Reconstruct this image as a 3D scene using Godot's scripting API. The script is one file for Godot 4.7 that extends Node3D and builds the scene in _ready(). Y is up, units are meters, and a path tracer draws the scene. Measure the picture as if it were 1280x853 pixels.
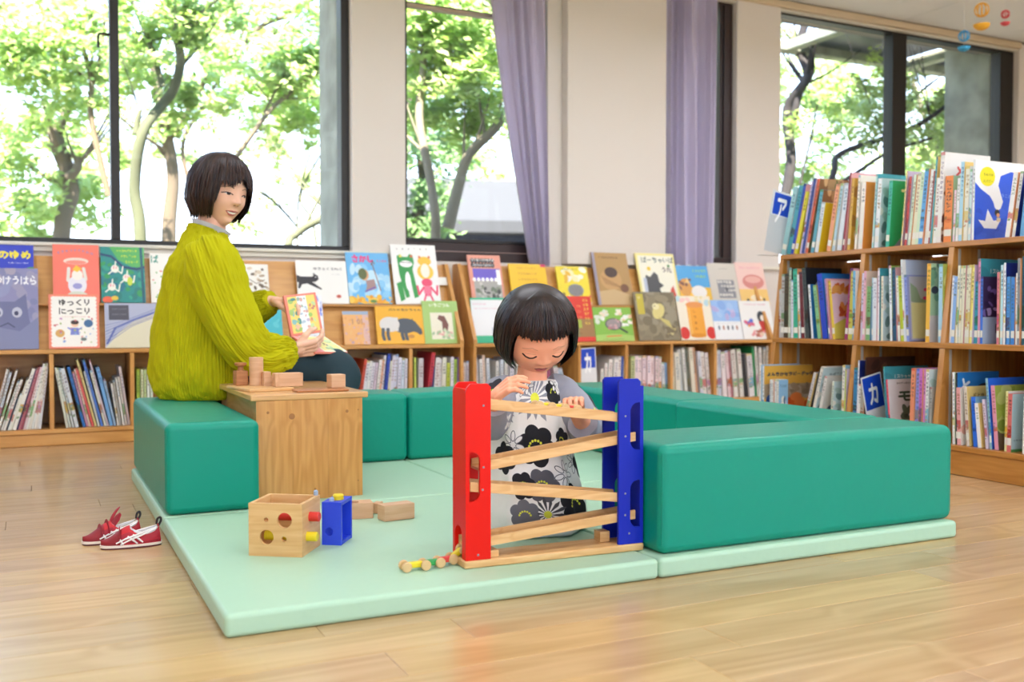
extends Node3D
# Children's corner of a library: padded play mat with green benches, picture-book shelves under the windows, a woman and a toddler at play.


func _ready() -> void:
	# camera
	var cam := Camera3D.new()
	cam.name = "camera"
	add_child(cam)
	cam.position = Vector3(0, 0.56, 0)
	cam.rotation_degrees = Vector3(-1.53, -25.85, 0)
	var lens := CameraAttributesPhysical.new()
	lens.frustum_focal_length = 34.72
	lens.frustum_focus_distance = 2.45
	lens.exposure_aperture = 3.5
	lens.frustum_near = 0.05
	lens.frustum_far = 400.0
	cam.attributes = lens
	cam.current = true
	# sky and exposure
	var env := Environment.new()
	env.background_mode = Environment.BG_SKY
	var sky := Sky.new()
	var air := ProceduralSkyMaterial.new()
	air.sky_top_color = Color(0.60, 0.78, 1.0)
	air.sky_horizon_color = Color(0.93, 0.96, 1.0)
	air.sky_curve = 0.25
	air.ground_bottom_color = Color(0.45, 0.48, 0.36)
	air.ground_horizon_color = Color(0.75, 0.78, 0.7)
	air.energy_multiplier = 4.2
	sky.sky_material = air
	env.sky = sky
	env.tonemap_mode = Environment.TONE_MAPPER_LINEAR
	env.tonemap_exposure = 1.0
	env.sdfgi_enabled = true
	env.ssao_enabled = true
	env.ssil_enabled = true
	var world := WorldEnvironment.new()
	world.name = "world_environment"
	world.environment = env
	add_child(world)
	# the sun stands high behind the building and lights the wood outside
	var sun := DirectionalLight3D.new()
	sun.name = "sun"
	sun.light_color = Color(1.0, 0.96, 0.88)
	sun.light_energy = 9.5
	sun.light_angular_distance = 0.6
	sun.shadow_enabled = true
	sun.rotation_degrees = Vector3(-52, -28, 0)
	add_child(sun)
	make_materials()
	ceiling_lamps()
	room()
	outside()
	play_mat()
	low_table()
	window_shelves()
	slanted_bookcase()
	toys()
	shoes()
	print_pictures()
	displayed_books()
	shelved_books()
	signs_and_mobile()
	woman()
	toddler()

# ---------------------------------------------------------------- mesh helpers
class MB:
	var v := PackedVector3Array()
	var n := PackedVector3Array()
	var uv := PackedVector2Array()
	var c := PackedColorArray()
	var ix := PackedInt32Array()
	var col := Color.WHITE
	var xf := Transform3D()

	func vert(p: Vector3, nn: Vector3, t := Vector2.ZERO) -> int:
		v.append(xf * p)
		n.append((xf.basis * nn).normalized())
		uv.append(t)
		c.append(col)
		return v.size() - 1

	func tri(a: int, b: int, d: int) -> void:
		var g := (v[d] - v[a]).cross(v[b] - v[a])
		if g.dot(n[a] + n[b] + n[d]) < 0.0:
			ix.append_array(PackedInt32Array([a, d, b]))
		else:
			ix.append_array(PackedInt32Array([a, b, d]))

	func quad(a: int, b: int, d: int, e: int) -> void:
		tri(a, b, d)
		tri(a, d, e)

	# flat quad; out is a direction on its outer side; uv runs r.position (p0) .. r.end (p2)
	func face(p0: Vector3, p1: Vector3, p2: Vector3, p3: Vector3, out: Vector3, r := Rect2(0, 0, 1, 1)) -> void:
		var nn := (p1 - p0).cross(p3 - p0).normalized()
		if nn.dot(out) < 0.0:
			nn = -nn
		var a := vert(p0, nn, Vector2(r.position.x, r.end.y))
		var b := vert(p1, nn, r.end)
		var d := vert(p2, nn, Vector2(r.end.x, r.position.y))
		var e := vert(p3, nn, r.position)
		quad(a, b, d, e)

	func box(lo: Vector3, hi: Vector3) -> void:
		var m := (lo + hi) / 2
		for ax in 3:
			for s in 2:
				var q := [Vector3.ZERO, Vector3.ZERO, Vector3.ZERO, Vector3.ZERO]
				for k in 4:
					var p := Vector3.ZERO
					p[ax] = hi[ax] if s else lo[ax]
					var u := (ax + 1) % 3
					var w := (ax + 2) % 3
					p[u] = hi[u] if (k == 1 or k == 2) else lo[u]
					p[w] = hi[w] if k >= 2 else lo[w]
					q[k] = p
				var o := Vector3.ZERO
				o[ax] = 1.0 if s else -1.0
				face(q[0], q[1], q[2], q[3], o)

	# box with rounded edges; seg steps in the rounding, mid steps across each face; crown lifts the middle of the top
	func rbox(lo: Vector3, hi: Vector3, r: float, seg := 1, mid := 1, crown := 0.0) -> void:
		var m := (lo + hi) / 2
		var h := (hi - lo) / 2
		for ax in 3:
			var u := (ax + 1) % 3
			var w := (ax + 2) % 3
			var gu := steps(h[u], r, seg, mid)
			var gw := steps(h[w], r, seg, mid)
			for s: float in [-1.0, 1.0]:
				var base := v.size()
				for a in gu:
					for b in gw:
						var p := Vector3.ZERO
						p[ax] = s * h[ax]
						p[u] = a
						p[w] = b
						var inner := p.clamp(-(h - Vector3(r, r, r)), h - Vector3(r, r, r))
						var d := (p - inner).normalized()
						var q := inner + d * r
						if crown != 0.0 and q.y > 0.0:
							q.y += crown * (q.y / h.y) * (1.0 - pow(q.x / h.x, 4.0)) * (1.0 - pow(q.z / h.z, 4.0))
						vert(m + q, d, Vector2(a, b))
				var nw := gw.size()
				for i in gu.size() - 1:
					for j in nw - 1:
						var k := base + i * nw + j
						quad(k, k + nw, k + nw + 1, k + 1)

	func steps(h: float, r: float, seg: int, mid: int) -> PackedFloat32Array:
		var o := PackedFloat32Array()
		for k in seg:
			o.append(-h + r - r * tan(PI / 4 * (1.0 - float(k) / seg)))
		for k in mid + 1:
			o.append(lerpf(-h + r, h - r, float(k) / mid))
		for k in seg:
			o.append(h - r + r * tan(PI / 4 * float(k + 1) / seg))
		return o

	# closed rings joined into a skin
	func loft(rings: Array, caps := true, around := 1.0, along := 1.0) -> void:
		var nr := rings.size()
		var m: int = rings[0].size()
		var base := v.size()
		var cen := []
		for r: PackedVector3Array in rings:
			var s := Vector3.ZERO
			for p in r:
				s += p
			cen.append(s / m)
		var sign_sum := 0.0
		var nn := PackedVector3Array()
		for i in nr:
			var r: PackedVector3Array = rings[i]
			var lo: PackedVector3Array = rings[maxi(i - 1, 0)]
			var up: PackedVector3Array = rings[mini(i + 1, nr - 1)]
			for j in m:
				var g := (r[(j + 1) % m] - r[(j + m - 1) % m]).cross(up[j] - lo[j])
				if g.length_squared() < 1e-16:
					g = r[j] - cen[i]
				g = g.normalized()
				nn.append(g)
				sign_sum += g.dot((r[j] - cen[i]).normalized())
		var sg := 1.0 if sign_sum >= 0.0 else -1.0
		var run := 0.0
		for i in nr:
			if i > 0:
				run += (cen[i] - cen[i - 1]).length()
			for j in m + 1:
				vert(rings[i][j % m], nn[i * m + j % m] * sg, Vector2(around * j / m, along * run))
		for i in nr - 1:
			for j in m:
				var k := base + i * (m + 1) + j
				quad(k, k + 1, k + m + 2, k + m + 1)
		if caps:
			for e in 2:
				var i := 0 if e == 0 else nr - 1
				var o: Vector3 = (cen[0] - cen[1]) if e == 0 else (cen[nr - 1] - cen[nr - 2])
				o = o.normalized()
				var mid := vert(cen[i], o)
				var b := v.size()
				for j in m:
					vert(rings[i][j], o)
				for j in m:
					tri(mid, b + j, b + (j + 1) % m)

	func tube(path: PackedVector3Array, radii: PackedFloat32Array, sides := 8, caps := true, flat := 1.0, along := 1.0) -> void:
		loft(tube_rings(path, radii, sides, flat), caps, 1.0, along)

	func tube_rings(path: PackedVector3Array, radii: PackedFloat32Array, sides: int, flat := 1.0) -> Array:
		var rings := []
		var side := Vector3.ZERO
		for i in path.size():
			var t := (path[mini(i + 1, path.size() - 1)] - path[maxi(i - 1, 0)]).normalized()
			if i == 0:
				side = t.cross(Vector3.UP if absf(t.y) < 0.9 else Vector3.RIGHT).normalized()
			else:
				side = (side - t * side.dot(t)).normalized()
			var up := t.cross(side)
			var ring := PackedVector3Array()
			for j in sides:
				var a := TAU * j / sides
				ring.append(path[i] + side * cos(a) * radii[i] + up * sin(a) * radii[i] * flat)
			rings.append(ring)
		return rings

	# profile of (radius, height) turned about y
	func lathe(prof: PackedVector2Array, sides := 24) -> void:
		for k in prof.size() - 1:
			var a := prof[k]
			var b := prof[k + 1]
			var d := (b - a).normalized()
			var nn := Vector2(d.y, -d.x)
			var base := v.size()
			for j in sides + 1:
				var t := TAU * j / sides
				var cs := Vector3(cos(t), 0, sin(t))
				var q := cs * nn.x + Vector3.UP * nn.y
				vert(cs * a.x + Vector3.UP * a.y, q, Vector2(float(j) / sides, a.y))
				vert(cs * b.x + Vector3.UP * b.y, q, Vector2(float(j) / sides, b.y))
			for j in sides:
				var i := base + j * 2
				quad(i, i + 2, i + 3, i + 1)

	# flat outline in x,y with holes, from z = -th/2 to th/2
	func panel(poly: PackedVector2Array, holes: Array, th: float) -> void:
		var pieces := [poly]
		for hole: PackedVector2Array in holes:
			var mx := 0.0
			for p in hole:
				mx += p.x / hole.size()
			var nx := []
			for pc: PackedVector2Array in pieces:
				for s: float in [-1.0, 1.0]:
					var half := PackedVector2Array([Vector2(mx, -9), Vector2(mx + s * 9, -9), Vector2(mx + s * 9, 9), Vector2(mx, 9)])
					for q in Geometry2D.intersect_polygons(pc, half):
						nx.append_array(Geometry2D.clip_polygons(q, hole))
			pieces = nx
		for pc: PackedVector2Array in pieces:
			var t := Geometry2D.triangulate_polygon(pc)
			for s: float in [-1.0, 1.0]:
				var b := v.size()
				for p in pc:
					vert(Vector3(p.x, p.y, s * th / 2), Vector3(0, 0, s), p)
				for k in t.size() / 3:
					tri(b + t[k * 3], b + t[k * 3 + 1], b + t[k * 3 + 2])
		var loops := [poly]
		loops.append_array(holes)
		for li in loops.size():
			var lp: PackedVector2Array = loops[li]
			var out := 1.0 if li == 0 else -1.0
			if not Geometry2D.is_polygon_clockwise(lp):
				out = -out
			for k in lp.size():
				var a := lp[k]
				var b := lp[(k + 1) % lp.size()]
				var e := (b - a).normalized()
				var o := Vector3(-e.y, e.x, 0) * out
				face(Vector3(a.x, a.y, -th / 2), Vector3(b.x, b.y, -th / 2), Vector3(b.x, b.y, th / 2), Vector3(a.x, a.y, th / 2), o)

	func surface(m: ArrayMesh, mat: Material) -> ArrayMesh:
		var a := []
		a.resize(Mesh.ARRAY_MAX)
		a[Mesh.ARRAY_VERTEX] = v
		a[Mesh.ARRAY_NORMAL] = n
		a[Mesh.ARRAY_TEX_UV] = uv
		a[Mesh.ARRAY_COLOR] = c
		a[Mesh.ARRAY_INDEX] = ix
		m.add_surface_from_arrays(Mesh.PRIMITIVE_TRIANGLES, a)
		m.surface_set_material(m.get_surface_count() - 1, mat)
		return m

	func mesh(mat: Material) -> ArrayMesh:
		return surface(ArrayMesh.new(), mat)


static func circle(x: float, y: float, r: float, k := 24, a0 := 0.0, a1 := TAU) -> PackedVector2Array:
	var o := PackedVector2Array()
	var full := absf(a1 - a0 - TAU) < 0.001
	for i in (k if full else k + 1):
		var a := a0 + (a1 - a0) * i / k
		o.append(Vector2(x + cos(a) * r, y + sin(a) * r))
	return o


static func rect2(x0: float, y0: float, x1: float, y1: float, r := 0.0, k := 5) -> PackedVector2Array:
	if r <= 0.0:
		return PackedVector2Array([Vector2(x0, y0), Vector2(x1, y0), Vector2(x1, y1), Vector2(x0, y1)])
	var o := PackedVector2Array()
	o.append_array(circle(x1 - r, y1 - r, r, k, 0, PI / 2))
	o.append_array(circle(x0 + r, y1 - r, r, k, PI / 2, PI))
	o.append_array(circle(x0 + r, y0 + r, r, k, PI, PI * 1.5))
	o.append_array(circle(x1 - r, y0 + r, r, k, PI * 1.5, TAU))
	return o


static func curve(pts: Array, per := 6) -> PackedVector3Array:
	var o := PackedVector3Array()
	for i in pts.size() - 1:
		var a: Vector3 = pts[maxi(i - 1, 0)]
		var b: Vector3 = pts[i]
		var d: Vector3 = pts[i + 1]
		var e: Vector3 = pts[mini(i + 2, pts.size() - 1)]
		for k in per:
			o.append(b.cubic_interpolate(d, a, e, float(k) / per))
	o.append(pts[pts.size() - 1])
	return o


static func ramp(vals: Array, count: int) -> PackedFloat32Array:
	var o := PackedFloat32Array()
	for i in count:
		var t := float(i) / (count - 1) * (vals.size() - 1)
		var k := mini(int(t), vals.size() - 2)
		o.append(lerpf(vals[k], vals[k + 1], smoothstep(0, 1, t - k)))
	return o


# ---------------------------------------------------------------- scene helpers
var taken := {}


func numbered(called: String) -> String:
	var k: int = taken.get(called, -1) + 1
	taken[called] = k
	return called if k == 0 else "%s_%03d" % [called, k]


func thing(called: String, label: String, category: String, at := Vector3.ZERO, turn := 0.0, group := "") -> Node3D:
	var o := Node3D.new()
	o.name = numbered(called)
	add_child(o)
	o.position = at
	o.rotation.y = turn
	tag(o, label, category, group)
	return o


func tag(o: Node3D, label: String, category: String, group := "") -> Node3D:
	o.set_meta("label", label)
	o.set_meta("category", category)
	if group:
		o.set_meta("group", group)
	return o


func part(called: String, mesh: Mesh, parent: Node = null, at := Vector3.ZERO) -> MeshInstance3D:
	var o := MeshInstance3D.new()
	o.mesh = mesh
	o.position = at
	if parent == null:
		o.name = numbered(called)
		add_child(o)
	else:
		o.name = called
		parent.add_child(o, true)
	return o


func struct(called: String, mesh: Mesh, at := Vector3.ZERO) -> MeshInstance3D:
	var o := part(called, mesh, null, at)
	o.set_meta("kind", "structure")
	return o


func box_part(called: String, lo: Vector3, hi: Vector3, mat: Material, parent: Node, r := 0.003, seg := 1) -> MeshInstance3D:
	var b := MB.new()
	var c := (lo + hi) / 2
	b.rbox(lo - c, hi - c, minf(r, minf(hi.x - lo.x, minf(hi.y - lo.y, hi.z - lo.z)) * 0.45), seg)
	return part(called, b.mesh(mat), parent, c)


# ---------------------------------------------------------------- materials
var mats := {}


static func hx(s: String) -> Color:
	return Color.html(s)


func flat(key: String, colour: String, rough := 0.6, spec := 0.5) -> StandardMaterial3D:
	if not mats.has(key):
		var m := StandardMaterial3D.new()
		m.resource_name = key
		m.albedo_color = hx(colour)
		m.roughness = rough
		m.metallic_specular = spec
		mats[key] = m
	return mats[key]


func tinted(key: String, rough := 0.5) -> StandardMaterial3D:
	var m := flat(key, "ffffff", rough)
	m.vertex_color_use_as_albedo = true
	return m


# streaky wood: grain along u, or along v when upright
func wood_image(dark: String, light: String, rings: float, fine: float, seed_: int, upright := false, size := 512) -> ImageTexture:
	var a := FastNoiseLite.new()
	a.seed = seed_
	a.frequency = 0.012
	a.fractal_octaves = 3
	var b := FastNoiseLite.new()
	b.seed = seed_ + 7
	b.frequency = 0.11
	b.fractal_octaves = 2
	var ia := a.get_seamless_image(size / 8, size)
	ia.resize(size, size, Image.INTERPOLATE_CUBIC)
	var ib := b.get_seamless_image(size / 32, size)
	ib.resize(size, size, Image.INTERPOLATE_CUBIC)
	var lo := hx(dark)
	var hi := hx(light)
	var im := Image.create(size, size, false, Image.FORMAT_RGB8)
	for y in size:
		for x in size:
			var p := ia.get_pixel(x, y).r
			var q := ib.get_pixel(x, y).r
			var band := 0.5 + 0.5 * sin(p * rings * TAU)
			var t := clampf(0.55 * band + 0.25 * p + fine * (q - 0.5) + 0.15, 0, 1)
			if upright:
				im.set_pixel(y, x, lo.lerp(hi, t))
			else:
				im.set_pixel(x, y, lo.lerp(hi, t))
	return ImageTexture.create_from_image(im)


func wood(key: String, tex: Texture2D, scale: float, rough := 0.45, tint := Color.WHITE, coat := 0.0, off := Vector3.ZERO, world := true) -> StandardMaterial3D:
	if not mats.has(key):
		var m := flat(key, "ffffff", rough)
		m.albedo_color = tint
		m.albedo_texture = tex
		m.uv1_triplanar = true
		m.uv1_world_triplanar = world
		m.uv1_scale = Vector3.ONE * scale
		m.uv1_offset = off
		if coat > 0.0:
			m.clearcoat_enabled = true
			m.clearcoat = coat
			m.clearcoat_roughness = 0.12
	return mats[key]


# ---------------------------------------------------------------- the room
var floor_tex: Texture2D
var beech_h: Texture2D
var beech_v: Texture2D
var pine_v: Texture2D
var toy_tex: Texture2D


func make_materials() -> void:
	floor_tex = wood_image("b8915e", "d2b080", 3.0, 0.5, 3)
	beech_h = wood_image("c59150", "ddae6c", 2.0, 0.35, 11)
	beech_v = wood_image("c59150", "ddae6c", 2.0, 0.35, 12, true)
	pine_v = wood_image("c48c48", "dba865", 3.0, 0.5, 21, true)
	toy_tex = wood_image("d2a672", "e6c79a", 2.0, 0.3, 31)


func ceiling_lamps() -> void:
	var glow := flat("lamp_glow", "ffffff", 0.6)
	glow.emission_enabled = true
	glow.emission = Color(0.94, 0.97, 1.0)
	glow.emission_energy_multiplier = 3.0
	var casing := flat("lamp_casing", "e8e8e6", 0.5)
	var k := 0
	for z: float in [-3.1, -0.9, 1.3]:
		for x: float in [-0.9, 1.1, 3.1, 5.1]:
			var t := thing("ceiling_light", "long white hanging light, %s of its row, %s row from the windows" % [["leftmost", "second", "third", "rightmost"][k % 4], ["first", "second", "third"][k / 4]], "light", Vector3(x, 2.54, z), 0.0, "ceiling lights")
			k += 1
			box_part("casing", Vector3(-0.66, -0.27, -0.10), Vector3(0.66, -0.23, 0.10), casing, t, 0.01)
			box_part("diffuser", Vector3(-0.63, -0.29, -0.15), Vector3(0.63, -0.2705, 0.15), glow, t, 0.006)
			box_part("upper_diffuser", Vector3(-0.63, -0.2295, -0.09), Vector3(0.63, -0.222, 0.09), glow, t, 0.003)
			for sx: float in [-0.5, 0.5]:
				box_part("hanger", Vector3(sx - 0.006, -0.221, -0.006), Vector3(sx + 0.006, -0.0005, 0.006), casing, t, 0.002)
			for down in 2:
				var l := AreaLight3D.new()
				l.name = "lamp"
				l.area_size = Vector2(1.26, 0.30 if down else 0.18)
				l.light_energy = LAMP if down else LAMP * 0.95
				l.light_color = Color(0.92, 0.945, 1.0)
				l.set("area_range", 14.0)
				l.shadow_enabled = true
				t.add_child(l, true)
				l.position = Vector3(0, -0.293 if down else -0.219, 0)
				l.rotation_degrees = Vector3(-90 if down else 90, 0, 0)


func slab(called: String, lo: Vector3, hi: Vector3, mat: Material) -> MeshInstance3D:
	var b := MB.new()
	var c := (lo + hi) / 2
	b.box(lo - c, hi - c)
	return struct(called, b.mesh(mat), c)


func room() -> void:
	var rng := RandomNumberGenerator.new()
	rng.seed = 5
	# floor boards along the window wall
	var base := flat("subfloor", "8a6a44", 0.7)
	var fl := slab("floor", Vector3(-3.2, -0.2, -5.1), Vector3(8.2, -0.012, 3.2), base)
	var tones := []
	for k in 5:
		var m := wood("floor_board_%d" % k, floor_tex, 0.8, 0.30, Color(0.97 + 0.025 * (k % 3 - 1), 0.965 + 0.025 * (k % 3 - 1), 0.95 + 0.03 * (k % 2)), 0.35, Vector3(0.37 * k, 0.19 * k, 0.23 * k))
		m.clearcoat_roughness = 0.16
		tones.append(m)
	var plank := MB.new()
	plank.rbox(Vector3(-0.6, -0.006, -0.0596), Vector3(0.6, 0.006, 0.0596), 0.0012)
	var pm := plank.mesh(null)
	var zz := -4.9
	var row := 0
	while zz < -1.0:
		var xx := -1.7 - rng.randf() * 1.1
		while xx < 4.9:
			var o := part("floor_board", pm, fl, Vector3(xx + 0.6, -0.006, zz + 0.06) - fl.position)
			o.material_override = tones[rng.randi() % 5]
			xx += 1.2008
		zz += 0.1195
		row += 1
	slab("floor", Vector3(-3.2, -0.012, zz + 0.0), Vector3(8.2, -0.0005, 3.2), tones[0])
	slab("floor", Vector3(4.9, -0.012, -5.1), Vector3(8.2, -0.0005, zz), tones[1])
	slab("floor", Vector3(-3.2, -0.012, -5.1), Vector3(-1.7, -0.0005, zz), tones[2])
	# walls; the window wall is z = -4.92
	var wall := flat("wall_paint", "e2dad2", 0.8)
	var trim := flat("window_trim", "e6e0d2", 0.6)
	var dark := flat("dark_frame", "191412", 0.45)
	var brown := flat("brown_frame", "2e1b1a", 0.42)
	var wb := slab("wall_back", Vector3(-3.2, 0, -5.12), Vector3(8.2, 0.845, -4.92), wall)
	for r: Array in [[-3.2, -1.6, -4.92], [1.475, 1.765, -4.92], [2.6045, 2.6995, -4.92], [2.70, 3.365, -4.86], [3.93, 4.275, -4.92], [6.50, 8.2, -4.92]]:
		var mb := MB.new()
		var c := Vector3((r[0] + r[1]) / 2, 1.692, (r[2] - 5.12) / 2)
		mb.rbox(Vector3(r[0], 0.845, -5.12) - c, Vector3(r[1], 2.54, r[2]) - c, 0.006, 2)
		part("pier", mb.mesh(wall), wb, c - wb.position)
	slab("wall_left", Vector3(-3.4, 0, -5.12), Vector3(-3.2, 2.75, 3.2), wall)
	slab("wall_right", Vector3(8.2, 0, -5.12), Vector3(8.4, 2.75, 3.2), wall)
	# behind the camera: a long window band gives the soft light from the front
	slab("wall_front", Vector3(-3.4, 0, 3.2), Vector3(8.4, 0.25, 3.4), wall)
	slab("wall_front", Vector3(-3.4, 2.46, 3.2), Vector3(8.4, 2.75, 3.4), wall)
	slab("wall_front", Vector3(-3.4, 0.25, 3.2), Vector3(-2.9, 2.46, 3.4), wall)
	slab("wall_front", Vector3(7.9, 0.25, 3.2), Vector3(8.4, 2.46, 3.4), wall)
	# ceiling of large boards with open joints
	var white := flat("ceiling_paint", "eceae6", 0.85)
	var ce := slab("ceiling", Vector3(-3.4, 2.55, -5.3), Vector3(8.4, 2.85, 3.4), flat("ceiling_joint", "8d8982", 0.9))
	var pb := MB.new()
	pb.rbox(Vector3(-0.436, -0.005, -0.906), Vector3(0.436, 0.005, 0.906), 0.002)
	var pbm := pb.mesh(white)
	for ix in 14:
		for iz in 5:
			part("ceiling_board", pbm, ce, Vector3(-3.04 + 0.875 * ix + 0.02, 2.545, -3.98 + 1.8145 * iz) - ce.position)
	# cornice over the window heads
	var tr := slab("trim_1", Vector3(-1.6, 2.50, -5.12), Vector3(6.5, 2.541, -4.90), flat("cornice", "d8c3a4", 0.6))
	box_part("strip", Vector3(-1.6, 2.488, -5.0) - tr.position, Vector3(6.5, 2.4995, -4.93) - tr.position, trim, tr, 0.003)
	# sills
	var sill := slab("trim_2", Vector3(-1.6, 0.8455, -5.1), Vector3(1.765, 0.885, -4.905), trim)
	box_part("sill_edge", Vector3(-1.6, 0.868, -4.904) - sill.position, Vector3(1.765, 0.885, -4.89) - sill.position, trim, sill, 0.004)
	slab("trim_3", Vector3(3.365, 0.8455, -4.918), Vector3(6.5, 0.862, -4.895), trim)
	# window 1: two wide lights in dark frames
	window_unit("window_1", -1.6, 1.475, 0.8855, 2.488, [[-1.6, -1.56], [-0.65, -0.61], [0.332, 0.372], [1.432, 1.4745]], 0.026, dark)
	# window 2, half behind a curtain, on a deep brown double rail
	var w2 := window_unit("window_2", 1.7655, 2.604, 0.95, 2.488, [[1.7655, 1.79], [2.565, 2.604]], 0.02, dark)
	box_part("transom", Vector3(1.79, 2.195, -5.03) - w2.position, Vector3(2.565, 2.215, -4.985) - w2.position, flat("pale_transom", "b9a896", 0.5), w2)
	box_part("transom_bead", Vector3(1.79, 2.2155, -5.02) - w2.position, Vector3(2.565, 2.222, -4.99) - w2.position, dark, w2)
	box_part("lower_rail", Vector3(1.7655, 0.8455, -5.05) - w2.position, Vector3(2.604, 0.898, -4.935) - w2.position, brown, w2)
	box_part("lower_rail", Vector3(1.7655, 0.9005, -5.05) - w2.position, Vector3(2.604, 0.9495, -4.965) - w2.position, brown, w2)
	box_part("bead", Vector3(1.7655, 0.898, -5.0) - w2.position, Vector3(2.604, 0.902, -4.93) - w2.position, flat("pale_bead", "b59a94", 0.4), w2)
	# window 3, the narrow one behind the second curtain
	var w3 := window_unit("window_3", 3.3655, 3.9295, 0.863, 2.488, [[3.3655, 3.39], [3.865, 3.9295]], 0.05, brown)
	box_part("inner_stile", Vector3(3.835, 0.92, -5.02) - w3.position, Vector3(3.856, 2.48, -4.97) - w3.position, brown, w3)
	# window 4, behind the slanted bookcase
	window_unit("window_4", 4.2755, 6.4995, 0.863, 2.488, [[4.2755, 4.29], [5.29, 5.42], [6.36, 6.4995]], 0.03, dark)
	var w5 := window_unit("window_5", -2.9, 7.9, 0.25, 2.46, [[-2.9, -2.86], [-1.13, -1.07], [0.67, 0.73], [2.47, 2.53], [4.27, 4.33], [6.07, 6.13], [7.86, 7.9]], 0.03, dark)
	w5.position.z = 3.3
	# catch on the left casement
	var h := thing("window_catch", "small dark metal catch on the window bar behind the woman", "catch", Vector3(0.318, 1.83, -4.985))
	var ct := MB.new()
	ct.tube(curve([Vector3(0.02, 0.03, -0.012), Vector3(0.018, 0.03, 0.012), Vector3(-0.02, 0.03, 0.014), Vector3(-0.034, 0.02, 0.014), Vector3(-0.034, -0.035, 0.014)]), ramp([0.006, 0.006, 0.005, 0.006], 25), 8)
	part("lever", ct.mesh(dark), h)
	curtain("lilac curtain drawn to the side of the window beside the white pier", 2.21, 2.47, 2.58, 2.60, 5, 1)
	curtain("lilac curtain hanging in the narrow window right of the white pier", 3.37, 3.38, 3.735, 3.72, 6, 2)


func window_unit(called: String, x0: float, x1: float, y0: float, y1: float, posts: Array, rail: float, mat: Material) -> MeshInstance3D:
	var c := Vector3((x0 + x1) / 2, (y0 + y1) / 2, -5.0)
	var glass := flat("window_glass", "ffffff", 0.02)
	glass.transparency = BaseMaterial3D.TRANSPARENCY_ALPHA
	glass.albedo_color.a = 0.02
	glass.metallic_specular = 0.16
	var b := MB.new()
	b.rbox(Vector3(x0, y0, -5.05) - c, Vector3(x1, y0 + rail, -4.965) - c, 0.003)
	b.rbox(Vector3(x0, y1 - 0.012, -5.05) - c, Vector3(x1, y1, -4.965) - c, 0.003)
	var w := struct(called, b.mesh(mat), c)
	for p: Array in posts:
		box_part("post", Vector3(p[0], y0 + rail, -5.05) - c, Vector3(p[1], y1 - 0.012, -4.965) - c, mat, w)
	for k in posts.size() - 1:
		var g := MB.new()
		g.face(Vector3(posts[k][1], y0 + rail, -5.0) - c, Vector3(posts[k + 1][0], y0 + rail, -5.0) - c, Vector3(posts[k + 1][0], y1 - 0.012, -5.0) - c, Vector3(posts[k][1], y1 - 0.012, -5.0) - c, Vector3.BACK)
		part("pane", g.mesh(glass), w)
	return w


func curtain(label: String, xt0: float, xb0: float, xt1: float, xb1: float, folds: int, seed_: int) -> void:
	var cloth := flat("curtain_cloth", "d2cade", 0.85)
	cloth.rim_enabled = true
	cloth.rim = 0.3
	cloth.backlight_enabled = true
	cloth.backlight = Color(0.6, 0.57, 0.66)
	var rng := RandomNumberGenerator.new()
	rng.seed = seed_
	var ph := rng.randf() * TAU
	var b := MB.new()
	var nx := 150
	var ny := 36
	var rows := []
	for side in 2:
		for j in ny + 1:
			var t := float(j) / ny
			var y := lerpf(2.486, 0.835, t)
			for i in nx + 1:
				var s := float(i) / nx
				var e := 1.0 - pow(clampf(t, 0, 1), 1.3)
				var x0 := lerpf(xb0, xt0, e)
				var x1 := lerpf(xb1, xt1, e)
				var w := s + 0.035 * sin(s * 9.0 + ph + t * 1.2) + 0.03 * sin(t * 2.0 + s * 4.0)
				var q := sin(w * folds * TAU)
				var z := 0.026 * q + 0.012 * sin(w * folds * TAU * 2.1 + ph + 0.6 * t) + 0.006 * sin(s * 61.0)
				rows.append(Vector3(lerpf(x0, x1, s) + 0.008 * cos(w * folds * TAU), y, -4.885 + z * 0.85 + side * 0.002))
	var m := nx + 1
	for side in 2:
		var o := side * (ny + 1) * m
		var base := b.v.size()
		for j in ny + 1:
			for i in m:
				var du: Vector3 = rows[o + j * m + mini(i + 1, nx)] - rows[o + j * m + maxi(i - 1, 0)]
				var dv: Vector3 = rows[o + mini(j + 1, ny) * m + i] - rows[o + maxi(j - 1, 0) * m + i]
				var nn := dv.cross(du).normalized()
				if nn.z < 0.0:
					nn = -nn
				b.vert(rows[o + j * m + i] - Vector3(xt0, 0.5, -4.91), nn if side else -nn, Vector2(float(i) / nx, float(j) / ny))
		for j in ny:
			for i in nx:
				var k := base + j * m + i
				b.quad(k, k + 1, k + m + 1, k + m)
	var t := thing("curtain", label, "curtain", Vector3(xt0, 0.5, -4.91), 0.0, "lilac curtains")
	part("cloth", b.mesh(cloth), t)
	var rail := MB.new()
	rail.tube(PackedVector3Array([Vector3(-0.02, 1.985, 0), Vector3(xt1 - xt0 + 0.02, 1.985, 0)]), PackedFloat32Array([0.01, 0.01]), 10)
	part("rail", rail.mesh(flat("curtain_rail", "d8d2c8", 0.4)), t)


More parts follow.
